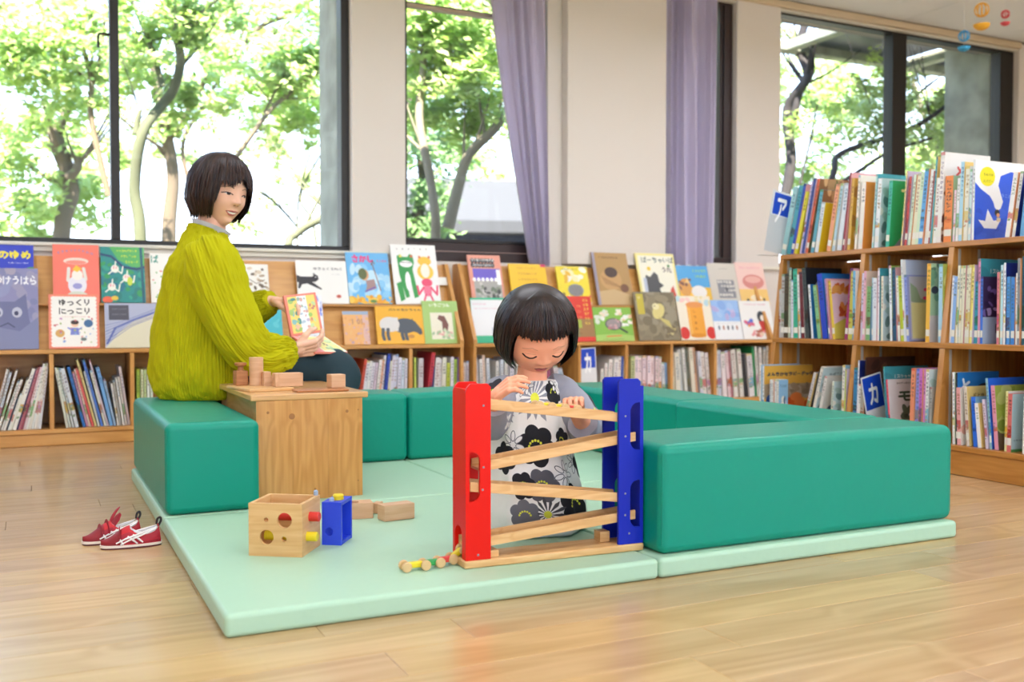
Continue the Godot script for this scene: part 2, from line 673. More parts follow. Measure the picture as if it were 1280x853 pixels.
# ---------------------------------------------------------------- outside
func outside() -> void:
	var concrete := wood("concrete", noise_tex("7f8174", "aeb0a2", 0.02, 8), 0.7, 0.9)
	slab("ground", Vector3(-40, -0.6, -80), Vector3(60, -0.3, -5.12), flat("lawn", "8f8a78", 0.95))
	var k := 0
	for x: float in [1.485, 4.05, 6.52]:
		var t := thing("concrete_column", ["grey concrete column outside, right of the wide window", "sliver of concrete column outside the narrow curtained window", "stained concrete column outside the window above the bookcase"][k], "column", Vector3(x, -0.3, -5.18), 0.0, "concrete columns outside")
		k += 1
		box_part("shaft", Vector3(0, 0, -0.42), Vector3(0.32, 3.1, 0), concrete, t, 0.012)
	var ev := thing("eave_beams", "concrete beams and dark roof panels over the terrace outside the right window", "eave", Vector3(4.0, 2.6, -5.2))
	box_part("wall_beam", Vector3(-6, 0.065, -0.42), Vector3(6, 0.40, -0.14), concrete, ev, 0.01)
	box_part("edge_beam", Vector3(-6, 0.33, -1.86), Vector3(6.5, 0.41, -1.74), concrete, ev, 0.01)
	for x: float in [-0.85, 0.65, 2.15, 3.65, 5.15]:
		box_part("rafter", Vector3(x - 0.05, 0.33, -1.74), Vector3(x + 0.05, 0.42, -0.42), concrete, ev, 0.01)
	var blue := flat("roof_panel", "4a4d63", 0.5)
	for r: Array in [[2.22, 3.58], [3.72, 5.08], [5.22, 6.5]]:
		box_part("roof_panel", Vector3(r[0], 0.425, -1.84), Vector3(r[1], 0.45, -0.2), blue, ev, 0.004)
	# neighbouring building with a pale roof, seen low in the second window
	var nb := thing("neighbour_house", "low pale-roofed building beyond the trees outside the second window", "house", Vector3(6.2, -0.3, -13.4), -0.25)
	box_part("wall", Vector3(-1.9, 0, -2.0), Vector3(3.0, 2.05, 0), flat("house_wall", "262d42", 0.9), nb, 0.01)
	box_part("eave_board", Vector3(-2.1, 2.05, -2.2), Vector3(3.2, 2.25, 0.3), flat("house_eave", "3c3e44", 0.7), nb, 0.02)
	var rb := MB.new()
	rb.panel(PackedVector2Array([Vector2(-2.3, 2.25), Vector2(3.4, 2.25), Vector2(3.0, 2.95), Vector2(-1.6, 2.95)]), [], 0.5)
	part("roof", rb.mesh(flat("house_roof", "575a61", 0.7)), nb, Vector3(0, 0, -0.9))
	for x: float in [-1.2, 0.2, 1.6]:
		box_part("window", Vector3(x, 1.0, 0.005), Vector3(x + 0.8, 1.7, 0.03), flat("house_glass", "141a2c", 0.2), nb, 0.005)
	trees()


func noise_tex(dark: String, light: String, freq: float, seed_: int, size := 256) -> Texture2D:
	var a := FastNoiseLite.new()
	a.seed = seed_
	a.frequency = freq
	a.fractal_octaves = 5
	var ia := a.get_seamless_image(size, size)
	var im := Image.create(size, size, false, Image.FORMAT_RGB8)
	var lo := hx(dark)
	var hi := hx(light)
	for y in size:
		for x in size:
			im.set_pixel(x, y, lo.lerp(hi, ia.get_pixel(x, y).r))
	return ImageTexture.create_from_image(im)


# ---------------------------------------------------------------- trees outside
var TREES := [
	{"label": "stout grey trunk with a cut limb outside the left window pane", "bark": "8d7f6c", "hue": 0,
		"limbs": [[0.08, 0.066, [Vector3(0.258, -0.35, -9.899), Vector3(0.258, 1.227, -9.899), Vector3(0.25, 1.716, -9.917), Vector3(0.215, 2.08, -9.945), Vector3(0.152, 2.263, -9.981)]],
			[0.044, 0.036, [Vector3(0.291, 1.811, -9.9), Vector3(0.37, 1.884, -9.864), Vector3(0.385, 2, -9.861)]]],
		"leaves": [[-0.066, 1.607, -10.067, 0.328, 500], [0.45, 1.703, -10.376, 0.308, 500], [0.003, 1.935, -10.043, 0.328, 450], [-0.167, 1.424, -10.111, 0.255, 300], [0.517, 2.29, -10.917, 0.324, 400]]},
	{"label": "slender pale multi-stem tree outside the left window pane", "bark": "a08a72", "hue": 0,
		"limbs": [[0.026, 0.016, [Vector3(0.56, 1.523, -8.65), Vector3(0.462, 2.138, -8.716), Vector3(0.373, 2.495, -8.769), Vector3(0.237, 2.851, -8.846), Vector3(0.137, 3.24, -8.906)]],
			[0.016, 0.006, [Vector3(0.373, 2.495, -8.769), Vector3(0.189, 2.722, -8.865), Vector3(0.017, 2.948, -8.955), Vector3(-0.157, 3.078, -9.043)]],
			[0.016, 0.01, [Vector3(0.43, 2.333, -8.737), Vector3(0.509, 2.657, -8.708), Vector3(0.554, 2.981, -8.696)]]],
		"leaves": [[-0.071, 2.916, -8.997, 0.357, 900], [0.277, 2.754, -8.824, 0.324, 800], [-0.105, 2.495, -9.001, 0.324, 700], [0.482, 2.851, -8.727, 0.259, 500], [0.228, 2.512, -9.396, 0.344, 700], [-0.123, 2.336, -10.117, 0.328, 500], [0.419, 2.398, -8.744, 0.194, 300]]},
	{"label": "mossy crooked tree with twisting stem behind the woman", "bark": "7f8468", "hue": 0,
		"limbs": [[0.045, 0.028, [Vector3(0.665, -0.35, -7.474), Vector3(0.665, 1.079, -7.474), Vector3(0.654, 1.459, -7.491), Vector3(0.669, 1.839, -7.495), Vector3(0.753, 2.066, -7.461), Vector3(0.841, 2.179, -7.422), Vector3(0.889, 2.366, -7.404), Vector3(0.959, 2.621, -7.378), Vector3(0.998, 2.933, -7.368)]],
			[0.023, 0.014, [Vector3(0.841, 2.179, -7.422), Vector3(0.808, 2.395, -7.444), Vector3(0.719, 2.678, -7.495), Vector3(0.671, 2.905, -7.526)]],
			[0.028, 0.011, [Vector3(0.669, 1.839, -7.495), Vector3(0.68, 1.941, -7.493), Vector3(0.701, 2.009, -7.484)]]],
		"leaves": [[0.754, 2.593, -7.476, 0.255, 900], [1.061, 2.678, -7.33, 0.227, 800], [0.696, 2.495, -8.057, 0.213, 500], [0.966, 2.222, -7.918, 0.213, 500], [1.386, 2.819, -8.288, 0.292, 600]]},
	{"label": "brown straight tree with a long rising branch behind the woman", "bark": "90806e", "hue": 0,
		"limbs": [[0.081, 0.041, [Vector3(1.264, -0.35, -10.526), Vector3(1.264, 1.302, -10.526), Vector3(1.293, 1.966, -10.531), Vector3(1.248, 2.452, -10.567), Vector3(1.209, 2.857, -10.598), Vector3(1.228, 3.262, -10.601)]],
			[0.032, 0.02, [Vector3(1.32, 2.355, -10.53), Vector3(1.603, 2.914, -10.409), Vector3(1.899, 3.278, -10.276), Vector3(2.208, 3.481, -10.133), Vector3(2.442, 3.586, -10.022), Vector3(2.635, 3.797, -9.935)]],
			[0.016, 0.01, [Vector3(1.899, 3.278, -10.276), Vector3(1.99, 3.586, -10.241), Vector3(2.082, 3.91, -10.207)]],
			[0.024, 0.012, [Vector3(1.459, 1.804, -10.446), Vector3(1.406, 2.29, -10.486), Vector3(1.631, 2.776, -10.391), Vector3(1.84, 3.181, -10.302)]]],
		"leaves": [[1.581, 2.857, -10.418, 0.324, 500], [2.136, 3.545, -10.17, 0.324, 500], [1.175, 2.452, -10.603, 0.324, 500], [2.574, 3.626, -9.96, 0.284, 350]]},
	{"label": "light bare-barked tree leaning left outside the wide window", "bark": "b3a48c", "hue": 1,
		"limbs": [[0.021, 0.015, [Vector3(1.21, -0.35, -7.767), Vector3(1.21, 1.128, -7.767), Vector3(1.248, 1.554, -7.762), Vector3(1.328, 1.809, -7.731), Vector3(1.593, 2.088, -7.61), Vector3(1.803, 2.264, -7.514), Vector3(2.062, 2.392, -7.392), Vector3(2.364, 2.526, -7.25)]],
			[0.01, 0.006, [Vector3(1.593, 2.088, -7.61), Vector3(1.717, 2.343, -7.558), Vector3(1.873, 2.586, -7.49)]]],
		"leaves": [[1.68, 2.435, -7.579, 0.274, 900], [1.954, 2.495, -7.448, 0.243, 900], [1.934, 2.268, -8.006, 0.259, 600], [1.702, 2.398, -8.123, 0.259, 500], [2.27, 2.237, -8.398, 0.241, 450]]},
	{"label": "mossy bowed tree low by the right edge of the wide window", "bark": "8c9274", "hue": 2,
		"limbs": [[0.034, 0.023, [Vector3(1.654, -0.35, -6.991), Vector3(1.654, 0.92, -6.991), Vector3(1.784, 1.147, -6.934), Vector3(1.898, 1.306, -6.884), Vector3(1.991, 1.431, -6.842)]],
			[0.013, 0.006, [Vector3(2.026, -0.35, -7.928), Vector3(2.026, 1.134, -7.928), Vector3(2.012, 1.49, -7.945), Vector3(2.057, 1.814, -7.933), Vector3(2.107, 2.073, -7.917)]],
			[0.014, 0.008, [Vector3(1.663, 1.555, -8.116), Vector3(1.796, 1.477, -8.05), Vector3(1.9, 1.309, -7.995), Vector3(1.944, 1.134, -7.968)]],
			[0.012, 0.006, [Vector3(1.956, -0.35, -7.963), Vector3(1.956, 1.166, -7.963), Vector3(1.937, 1.555, -7.984), Vector3(1.964, 1.879, -7.98)]]],
		"leaves": [[1.91, 2.226, -9.128, 0.292, 450], [2.265, 2.128, -10.065, 0.324, 250], [1.894, 1.561, -10.228, 0.284, 200], [2.59, 1.885, -9.9, 0.227, 120], [1.799, 2.776, -10.31, 0.284, 350]]},
	{"label": "pale forked tree filling the curtained window with leaves", "bark": "b9b09a", "hue": 1,
		"limbs": [[0.04, 0.023, [Vector3(2.614, -0.35, -6.528), Vector3(2.614, 1, -6.528), Vector3(2.612, 1.232, -6.536), Vector3(2.559, 1.533, -6.57), Vector3(2.554, 1.941, -6.585), Vector3(2.523, 2.395, -6.613), Vector3(2.518, 2.848, -6.629)]],
			[0.045, 0.028, [Vector3(2.652, 1.175, -6.514), Vector3(2.706, 1.459, -6.497), Vector3(2.77, 1.703, -6.473), Vector3(2.88, 1.884, -6.425), Vector3(3.009, 2.009, -6.366)]]],
		"leaves": [[2.516, 2.621, -6.623, 0.238, 1100], [2.744, 2.536, -6.51, 0.255, 1200], [2.588, 2.281, -6.578, 0.238, 1100], [2.843, 2.253, -6.454, 0.238, 1100], [2.652, 2.08, -6.986, 0.228, 900], [2.975, 2.05, -6.828, 0.228, 900], [2.898, 2.86, -7.112, 0.246, 900], [3.2, 2.613, -6.958, 0.216, 700]]},
	{"label": "dark dense evergreen behind the forked tree", "bark": "5d5348", "hue": 3,
		"limbs": [[0.073, 0.041, [Vector3(3.494, -0.35, -9.442), Vector3(3.494, 1.188, -9.442), Vector3(3.518, 1.966, -9.453), Vector3(3.542, 2.776, -9.466), Vector3(3.578, 3.424, -9.467)]]],
		"leaves": [[3.541, 2.128, -9.447, 0.365, 900], [3.558, 1.682, -9.425, 0.324, 800], [3.496, 1.399, -9.447, 0.284, 600], [4.178, 2.463, -10.26, 0.357, 500], [4.515, 3.799, -10.136, 0.357, 600], [3.74, 2.73, -10.48, 0.357, 600]]},
	{"label": "dark forked tree outside the window above the bookcase", "bark": "4f4c50", "hue": 0,
		"limbs": [[0.051, 0.036, [Vector3(6.155, 1.534, -7.051), Vector3(6.193, 1.971, -7.046), Vector3(6.258, 2.445, -7.028), Vector3(6.333, 2.7, -6.999), Vector3(6.369, 2.992, -6.991), Vector3(6.386, 3.283, -6.991)]],
			[0.036, 0.029, [Vector3(6.257, 2.336, -7.026), Vector3(6.332, 2.569, -6.996), Vector3(6.433, 2.788, -6.954), Vector3(6.528, 3.065, -6.916)]],
			[0.012, 0.007, [Vector3(6.302, 1.752, -6.986), Vector3(6.385, 2.117, -6.957), Vector3(6.455, 2.481, -6.934)]]],
		"leaves": [[6.506, 2.336, -6.905, 0.292, 500], [7.451, 2.776, -7.572, 0.365, 600], [6.931, 2.006, -7.801, 0.284, 350], [7.116, 2.209, -7.717, 0.284, 300]]},
	{"label": "tree with long dark branches arching right above the bookcase", "bark": "57545c", "hue": 2,
		"limbs": [[0.032, 0.014, [Vector3(5.653, -0.35, -6.166), Vector3(5.653, 0.972, -6.166), Vector3(5.807, 1.672, -6.112), Vector3(5.967, 1.879, -6.041), Vector3(6.237, 2.035, -5.915), Vector3(6.483, 2.138, -5.798), Vector3(6.73, 2.294, -5.683), Vector3(6.953, 2.398, -5.578)]],
			[0.019, 0.01, [Vector3(5.806, 1.555, -6.109), Vector3(6.012, 1.737, -6.015), Vector3(6.247, 1.866, -5.905), Vector3(6.481, 1.976, -5.795)]],
			[0.016, 0.008, [Vector3(6.249, 2.035, -5.909), Vector3(6.427, 2.3, -5.831), Vector3(6.616, 2.475, -5.744)]]],
		"leaves": [[6.104, 2.138, -5.982, 0.272, 600], [6.89, 2.375, -6.164, 0.276, 600], [7.167, 2.237, -6.026, 0.276, 700], [6.969, 2.627, -6.689, 0.292, 500], [7.454, 2.044, -6.437, 0.292, 600], [6.696, 1.716, -6.795, 0.255, 300]]},
	{"label": "tall yellow-green tree beside the outdoor column", "bark": "8e8a78", "hue": 1,
		"limbs": [[0.053, 0.032, [Vector3(10.589, -0.35, -9.34), Vector3(10.589, 1.229, -9.34), Vector3(10.624, 2.598, -9.364), Vector3(10.617, 3.651, -9.398)]],
			[0.063, 0.042, [Vector3(10.779, -0.35, -9.248), Vector3(10.779, 1.229, -9.248), Vector3(10.814, 2.598, -9.272), Vector3(10.861, 3.441, -9.274)]]],
		"leaves": [[10.529, 2.598, -9.41, 0.421, 500], [10.913, 2.967, -9.235, 0.421, 600], [10.681, 3.441, -9.361, 0.421, 500], [11.002, 2.493, -9.178, 0.369, 400], [10.929, 2.642, -10.329, 0.454, 400]]},
]
var FAR_LEAVES := [[0.616, 5.901, -18.911, 0.538, 127], [16.045, 5.986, -17.351, 0.831, 123], [7.897, 2.9, -16.646, 0.487, 170], [9.257, 7.198, -19.323, 0.719, 154], [12.345, 2.557, -13.031, 0.446, 129], [15.141, 5.807, -15.229, 0.504, 123], [14.014, 2.137, -16.192, 0.689, 133], [0.089, 3.983, -22.388, 0.482, 145], [6.457, 5.943, -16.408, 0.434, 164], [2.746, 5.02, -17.899, 0.472, 100], [8.283, 6.843, -17.319, 0.758, 142], [4.412, 5.309, -18.39, 0.537, 107], [12.181, 6.318, -13.515, 0.41, 136], [5.255, 4.714, -18.092, 0.396, 97], [17.52, 7.189, -14.423, 0.517, 94], [7.177, 3.616, -17.068, 0.448, 146], [1.83, 3.903, -21.438, 0.492, 114], [-0.661, 3.245, -22.543, 0.509, 131], [18.166, 5.933, -17.266, 0.781, 95], [16.682, 2.949, -18.08, 0.636, 150], [18.705, 6.873, -16.258, 0.825, 133], [9.38, 2.418, -19.608, 0.459, 169], [-0.044, 2.948, -24.341, 0.647, 150], [3.675, 5.632, -18.486, 0.59, 122], [-0.113, 5.011, -25.921, 0.564, 167], [8.558, 2.523, -18.23, 0.439, 166], [-0.076, 6.254, -19.723, 0.668, 91], [12.653, 4.568, -14.484, 0.738, 139], [0.824, 7.934, -25.842, 0.853, 136], [8.852, 7.92, -21.684, 0.561, 128], [16.076, 7.302, -18.111, 0.551, 109], [1.087, 3.13, -18.49, 0.453, 159], [14.734, 6.463, -13.843, 0.701, 135], [0.679, 3.954, -23.412, 0.566, 149], [18.069, 3.35, -14.995, 0.622, 108], [7.005, 5.841, -16.302, 0.407, 169], [16.111, 3.367, -16.427, 0.829, 99], [12.872, 4.908, -14.148, 0.695, 167], [10.238, 3.537, -21.443, 0.556, 164], [4.996, 3.018, -17.459, 0.596, 118], [15.464, 5.429, -16.211, 0.814, 118], [14.795, 4.546, -15.363, 0.736, 154], [7.872, 3.984, -17.14, 0.721, 148], [7.216, 3.698, -16.708, 0.391, 170], [3.142, 6.094, -19.393, 0.491, 96], [16.623, 3.679, -15.126, 0.429, 121], [6.568, 6.488, -17.997, 0.719, 126], [3.713, 4.469, -24.626, 0.901, 100], [16.11, 6.418, -14.471, 0.489, 128], [7.128, 4.744, -19.749, 0.548, 141], [1.428, 6.271, -23.636, 0.574, 109], [-0.288, 6.298, -23.514, 0.625, 158], [18.73, 2.947, -15.212, 0.749, 133], [5.491, 5.502, -23.41, 0.641, 142], [7.69, 4.742, -21.538, 0.729, 151]]


func trees() -> void:
	var rng := RandomNumberGenerator.new()
	rng.seed = 77
	var leaf := tinted("leaf", 0.5)
	leaf.backlight_enabled = true
	leaf.backlight = Color(0.8, 0.88, 0.56)
	var bark := tinted("bark", 0.9)
	var hues := [["9ab46c", "c8d898"], ["a0bc74", "d2e0a8"], ["acbc84", "d0d8b0"], ["6a8a60", "98b880"]]
	for d: Dictionary in TREES:
		var first: Array = d.limbs[0][2]
		var foot: Vector3 = first[0]
		var t := thing("tree", d.label, "tree", foot, 0.0, "trees outside the windows")
		var tb := MB.new()
		tb.col = hx(d.bark).darkened(0.28).srgb_to_linear()
		for l: Array in d.limbs:
			var pts: Array = []
			for k in l[2].size():
				var p: Vector3 = l[2][k] - foot
				if k > 0 and l[2].size() > 3:
					p += Vector3(rng.randf() - 0.5, 0, rng.randf() - 0.5) * 0.25 * minf(k, 3) / 3.0
				pts.append(p)
			var path := curve(pts, 5)
			tb.tube(path, ramp([l[0], (l[0] + l[1]) / 2, l[1]], path.size()), 9)
			# twigs
			for k in 5:
				var i := rng.randi_range(path.size() / 3, path.size() - 1)
				var a := path[i]
				var dir := Vector3(rng.randf() - 0.5, rng.randf() * 0.7, rng.randf() - 0.5).normalized()
				var ln: float = 0.35 + rng.randf() * 0.6
				tb.tube(curve([a, a + dir * ln * 0.5 + Vector3(0, 0.05, 0), a + dir * ln + Vector3(0, 0.16, 0)], 3), ramp([l[1] * 0.5, l[1] * 0.15], 7), 5)
		part("trunk", tb.mesh(bark), t)
		var fb := MB.new()
		for b: Array in d.leaves:
			leaf_cloud(fb, Vector3(b[0], b[1], b[2]) - foot, b[3], int(b[4] * 1.35), 0.022 + 0.0022 * absf(b[2]), hues[d.hue], rng)
		var f := part("foliage", fb.mesh(leaf), t)
		f.set_meta("kind", "stuff")
	var far := MB.new()
	for b: Array in FAR_LEAVES:
		leaf_cloud(far, Vector3(b[0], b[1], b[2]), b[3], b[4], 0.13, hues[rng.randi() % 3], rng)
	var fo := part("distant_foliage", far.mesh(leaf))
	fo.set_meta("kind", "stuff")
	tag(fo, "pale distant leaves of the wood beyond the nearer trees", "foliage")


func leaf_cloud(b: MB, c: Vector3, r: float, count: int, size: float, hue: Array, rng: RandomNumberGenerator) -> void:
	var lo := hx(hue[0]).srgb_to_linear()
	var hi := hx(hue[1]).srgb_to_linear()
	var clumps := []
	for k in maxi(3, count / 45):
		clumps.append(Vector3(rng.randfn(), rng.randfn() * 0.8, rng.randfn()) * 0.55 * r)
	for k in count:
		var p: Vector3 = c + clumps[rng.randi() % clumps.size()] + Vector3(rng.randfn(), rng.randfn() * 0.7, rng.randfn()) * 0.2 * r
		var u := Vector3(rng.randfn(), rng.randfn() * 0.5, rng.randfn()).normalized()
		var nn := Vector3(rng.randfn() * 0.6, 0.5 + absf(rng.randfn()), 0.7 + rng.randfn() * 0.7).normalized()
		u = (u - nn * u.dot(nn)).normalized()
		var w := nn.cross(u)
		var s := size * (0.6 + 0.8 * rng.randf())
		b.col = lo.lerp(hi, rng.randf())
		var i0 := b.vert(p - u * s, nn)
		var i1 := b.vert(p + w * s * 0.42 - u * s * 0.1, nn)
		var i2 := b.vert(p + u * s, nn)
		var i3 := b.vert(p - w * s * 0.42 - u * s * 0.1, nn)
		b.quad(i0, i1, i2, i3)


# ---------------------------------------------------------------- play mat and benches
func vinyl(key: String, colour: String, rough: float) -> StandardMaterial3D:
	var m := flat(key, colour, rough, 0.40)
	var n := FastNoiseLite.new()
	n.seed = 4
	n.frequency = 0.05
	n.fractal_octaves = 4
	if not m.normal_enabled:
		var im := n.get_seamless_image(256, 256)
		im.bump_map_to_normal_map(1.5)
		m.normal_enabled = true
		m.normal_scale = 0.12
		m.normal_texture = ImageTexture.create_from_image(im)
		m.uv1_triplanar = true
		m.uv1_world_triplanar = true
		m.uv1_scale = Vector3.ONE * 1.6
	return m


func cushion(called: String, label: String, category: String, lo: Vector3, hi: Vector3, mat: Material, r: float, crown: float, group: String, welt := true) -> void:
	var c := Vector3((lo.x + hi.x) / 2, lo.y, (lo.z + hi.z) / 2)
	var t := thing(called, label, category, c, 0.0, group)
	var b := MB.new()
	b.rbox(lo - c, hi - c, r, 4, 10, crown)
	part("padding", b.mesh(mat), t)
	if welt:
		# stitched seams down the corners and round the top edge
		var h := (hi - lo) / 2
		var e := r * 0.3
		for sx: float in [-1.0, 1.0]:
			for sz: float in [-1.0, 1.0]:
				var p := Vector3(sx * (h.x - e), 0, sz * (h.z - e))
				var s := MB.new()
				s.tube(PackedVector3Array([p + Vector3(0, r, 0), p + Vector3(0, h.y * 2 - r, 0), p + Vector3(-sx * r * 0.25, h.y * 2 - e, -sz * r * 0.25)]), PackedFloat32Array([0.0016, 0.0016, 0.0012]), 6)
				part("seam", s.mesh(mat), t)


func play_mat() -> void:
	var mint := vinyl("mint_vinyl", "aed2b6", 0.42)
	var green := vinyl("green_vinyl", "029079", 0.38)
	var k := 0
	var names := ["mint green padded floor mat at the near left, under the wooden toys", "mint green padded floor mat at the near right, under the long bench", "mint green padded floor mat at the far left, under the table", "mint green padded floor mat at the far right, inside the benches"]
	for z: float in [-1.732, -2.6395]:
		for x: float in [0.29, 1.1875]:
			cushion("floor_mat", names[k], "mat", Vector3(x, 0, z - 0.906), Vector3(x + 0.896, 0.0424, z), mint, 0.010, 0.0, "mint floor mats", false)
			k += 1
	var y := 0.0426
	var top := 0.28
	cushion("padded_bench", "green padded block bench at the left end, the woman sits on it", "bench", Vector3(0.298, y, -3.544), Vector3(0.538, top, -2.646), green, 0.020, 0.006, "green padded benches")
	cushion("padded_bench", "green padded block bench behind the table, left of the back seam", "bench", Vector3(0.540, y, -3.544), Vector3(1.1915, top, -3.304), green, 0.020, 0.006, "green padded benches")
	cushion("padded_bench", "green padded block bench at the back, behind the toddler", "bench", Vector3(1.194, y, -3.544), Vector3(1.893, top, -3.304), green, 0.020, 0.006, "green padded benches")
	cushion("padded_bench", "green padded block bench at the far right corner by the bookcase", "bench", Vector3(1.895, y, -3.544), Vector3(2.135, top, -2.652), green, 0.020, 0.008, "green padded benches")
	cushion("padded_bench", "green padded block bench on the right side, between far corner and front bench", "bench", Vector3(1.866, y, -2.649), Vector3(2.106, top, -1.999), green, 0.020, 0.008, "green padded benches")
	cushion("padded_bench", "long green padded block bench in front, right of the slope toy", "bench", Vector3(1.204, y, -1.997), Vector3(2.09, top, -1.752), green, 0.020, 0.008, "green padded benches")


func low_table() -> void:
	var pv := wood("table_pine_v", pine_v, 1.7, 0.4, Color(1, 0.95, 0.88), 0.3)
	var ph := wood("table_pine_h", wood_image("c58f50", "dfb27a", 4.0, 0.4, 25), 1.6, 0.35, Color(1, 0.98, 0.95), 0.4)
	var t := thing("low_table", "small wooden box table carrying building blocks, beside the woman", "table", Vector3(0.694, 0.0426, -3.008))
	box_part("top", Vector3(-0.165, 0.280, -0.282), Vector3(0.168, 0.297, 0.284), ph, t, 0.004, 2)
	# front and back leg boards, three planks each
	for s: float in [-1.0, 1.0]:
		for k in 3:
			var x0 := -0.15 + 0.1 * k
			box_part("board", Vector3(x0 + 0.0001, 0, s * 0.274 - 0.009), Vector3(x0 + 0.0999, 0.2798, s * 0.274 + 0.009), pv, t, 0.0002)
	for s: float in [-1.0, 1.0]:
		box_part("side_rail", Vector3(s * 0.132 - 0.009, 0.20, -0.264), Vector3(s * 0.132 + 0.009, 0.2798, 0.264), ph, t, 0.002)
	var knot := flat("pine_knot", "a56c38", 0.5)
	for p: Array in [[0.105, 0.243, 0.006, 0.004], [-0.052, 0.235, 0.011, 0.005], [0.012, 0.028, 0.004, 0.004], [0.137, 0.043, 0.003, 0.003], [0.138, 0.246, 0.003, 0.003], [-0.118, 0.248, 0.005, 0.006]]:
		var b := MB.new()
		b.xf = Transform3D(Basis(Vector3.RIGHT, PI / 2), Vector3(p[0], p[1], 0.2831))
		b.lathe(PackedVector2Array([Vector2(p[2] * 0.8, -0.0002), Vector2(p[2] * 0.7, 0.0002), Vector2(0, 0.0003)]), 14)
		part("knot", b.mesh(knot), t)


# ---------------------------------------------------------------- shelves under the windows
const UP_L := [-0.578, -0.256, 0.066, 0.388, 0.710, 1.032, 1.353, 1.687, 1.972]
const UP_R := [2.026, 2.339, 2.652, 2.952, 3.252, 3.558, 3.984]


func window_shelves() -> void:
	shelf_unit("long beech display bookshelf under the wide left window", UP_L, 0.822)
	shelf_unit("long beech display bookshelf right of the double upright, behind the toddler", UP_R, 0.826)


func shelf_unit(label: String, ups: Array, top: float) -> void:
	var bh := wood("beech_h", beech_h, 1.5, 0.42, Color(1, 0.95, 0.86), 0.15)
	var bv := wood("beech_v", beech_v, 1.5, 0.42, Color(1, 0.95, 0.86), 0.15)
	var x0: float = ups[0]
	var x1: float = ups[-1]
	var t := thing("display_bookshelf", label, "bookshelf", Vector3((x0 + x1) / 2, 0, -4.75), 0.0, "display bookshelves")
	var o := Vector3((x0 + x1) / 2, 0, -4.75)
	box_part("plinth", Vector3(x0 + 0.002, 0.0005, -4.90) - o, Vector3(x1 - 0.002, 0.052, -4.636) - o, bh, t)
	box_part("bottom_shelf", Vector3(x0, 0.0525, -4.905) - o, Vector3(x1, 0.071, -4.630) - o, bh, t)
	box_part("ledge", Vector3(x0, 0.393, -4.905) - o, Vector3(x1, 0.411, -4.630) - o, bh, t)
	box_part("back_panel", Vector3(x0, 0.0715, -4.915) - o, Vector3(x1, top, -4.9055) - o, bh, t, 0.001)
	for k in ups.size():
		var u: float = ups[k]
		var w := 0.018
		var lo: float = u - w / 2
		if k == 0:
			lo = u
		if k == ups.size() - 1:
			lo = u - w
		box_part("upright", Vector3(lo, 0.0715, -4.904) - o, Vector3(lo + w, 0.3925, -4.634) - o, bv, t, 0.002)
	# sloping display boards in two steps
	for tier in 2:
		var y0: float = 0.411 if tier == 0 else 0.612
		var z0: float = -4.70 if tier == 0 else -4.79
		var y1: float = 0.600 if tier == 0 else top
		var z1: float = -4.765 if tier == 0 else -4.868
		var b := MB.new()
		b.panel(PackedVector2Array([Vector2(z0, y0), Vector2(z1, y1), Vector2(z1 - 0.012, y1), Vector2(z0 - 0.012, y0)]), [], x1 - x0 - 0.04)
		b.v = turned(b.v)
		b.n = turned(b.n)
		b.ix.reverse()
		for k in b.ix.size() / 3:
			pass
		var m := MB.new()
		for k in b.ix.size() / 3:
			for q in 3:
				m.vert(b.v[b.ix[k * 3 + q]], b.n[b.ix[k * 3 + q]])
			m.tri(k * 3, k * 3 + 1, k * 3 + 2)
		part("display_board", m.mesh(bh), t, Vector3((x0 + x1) / 2, 0, 0) - o)
	box_part("step", Vector3(x0 + 0.02, 0.600, -4.86) - o, Vector3(x1 - 0.02, 0.6115, -4.735) - o, bh, t, 0.002)
	for u: float in [x0, x1 - 0.02]:
		var b := MB.new()
		b.panel(PackedVector2Array([Vector2(-4.632, 0.411), Vector2(-4.632, 0.43), Vector2(-4.845, top + 0.004), Vector2(-4.905, top + 0.004), Vector2(-4.905, 0.411)]), [], 0.0198)
		var m := MB.new()
		var vv := turned(b.v)
		var nn := turned(b.n)
		for k in b.ix.size() / 3:
			for q in 3:
				m.vert(vv[b.ix[k * 3 + q]], nn[b.ix[k * 3 + q]])
			m.tri(k * 3, k * 3 + 1, k * 3 + 2)
		part("end_panel", m.mesh(bv), t, Vector3(u + 0.01, 0, 0) - o)


# outlines drawn in (z, y) with thickness along x
func turned(a: PackedVector3Array) -> PackedVector3Array:
	var o := PackedVector3Array()
	for p in a:
		o.append(Vector3(p.z, p.y, p.x))
	return o


# ---------------------------------------------------------------- slanted bookcase on the right
const CASE_X := 2.875
const LEAN := 0.114
const SHELF_Y := [0.105, 0.459, 0.822]


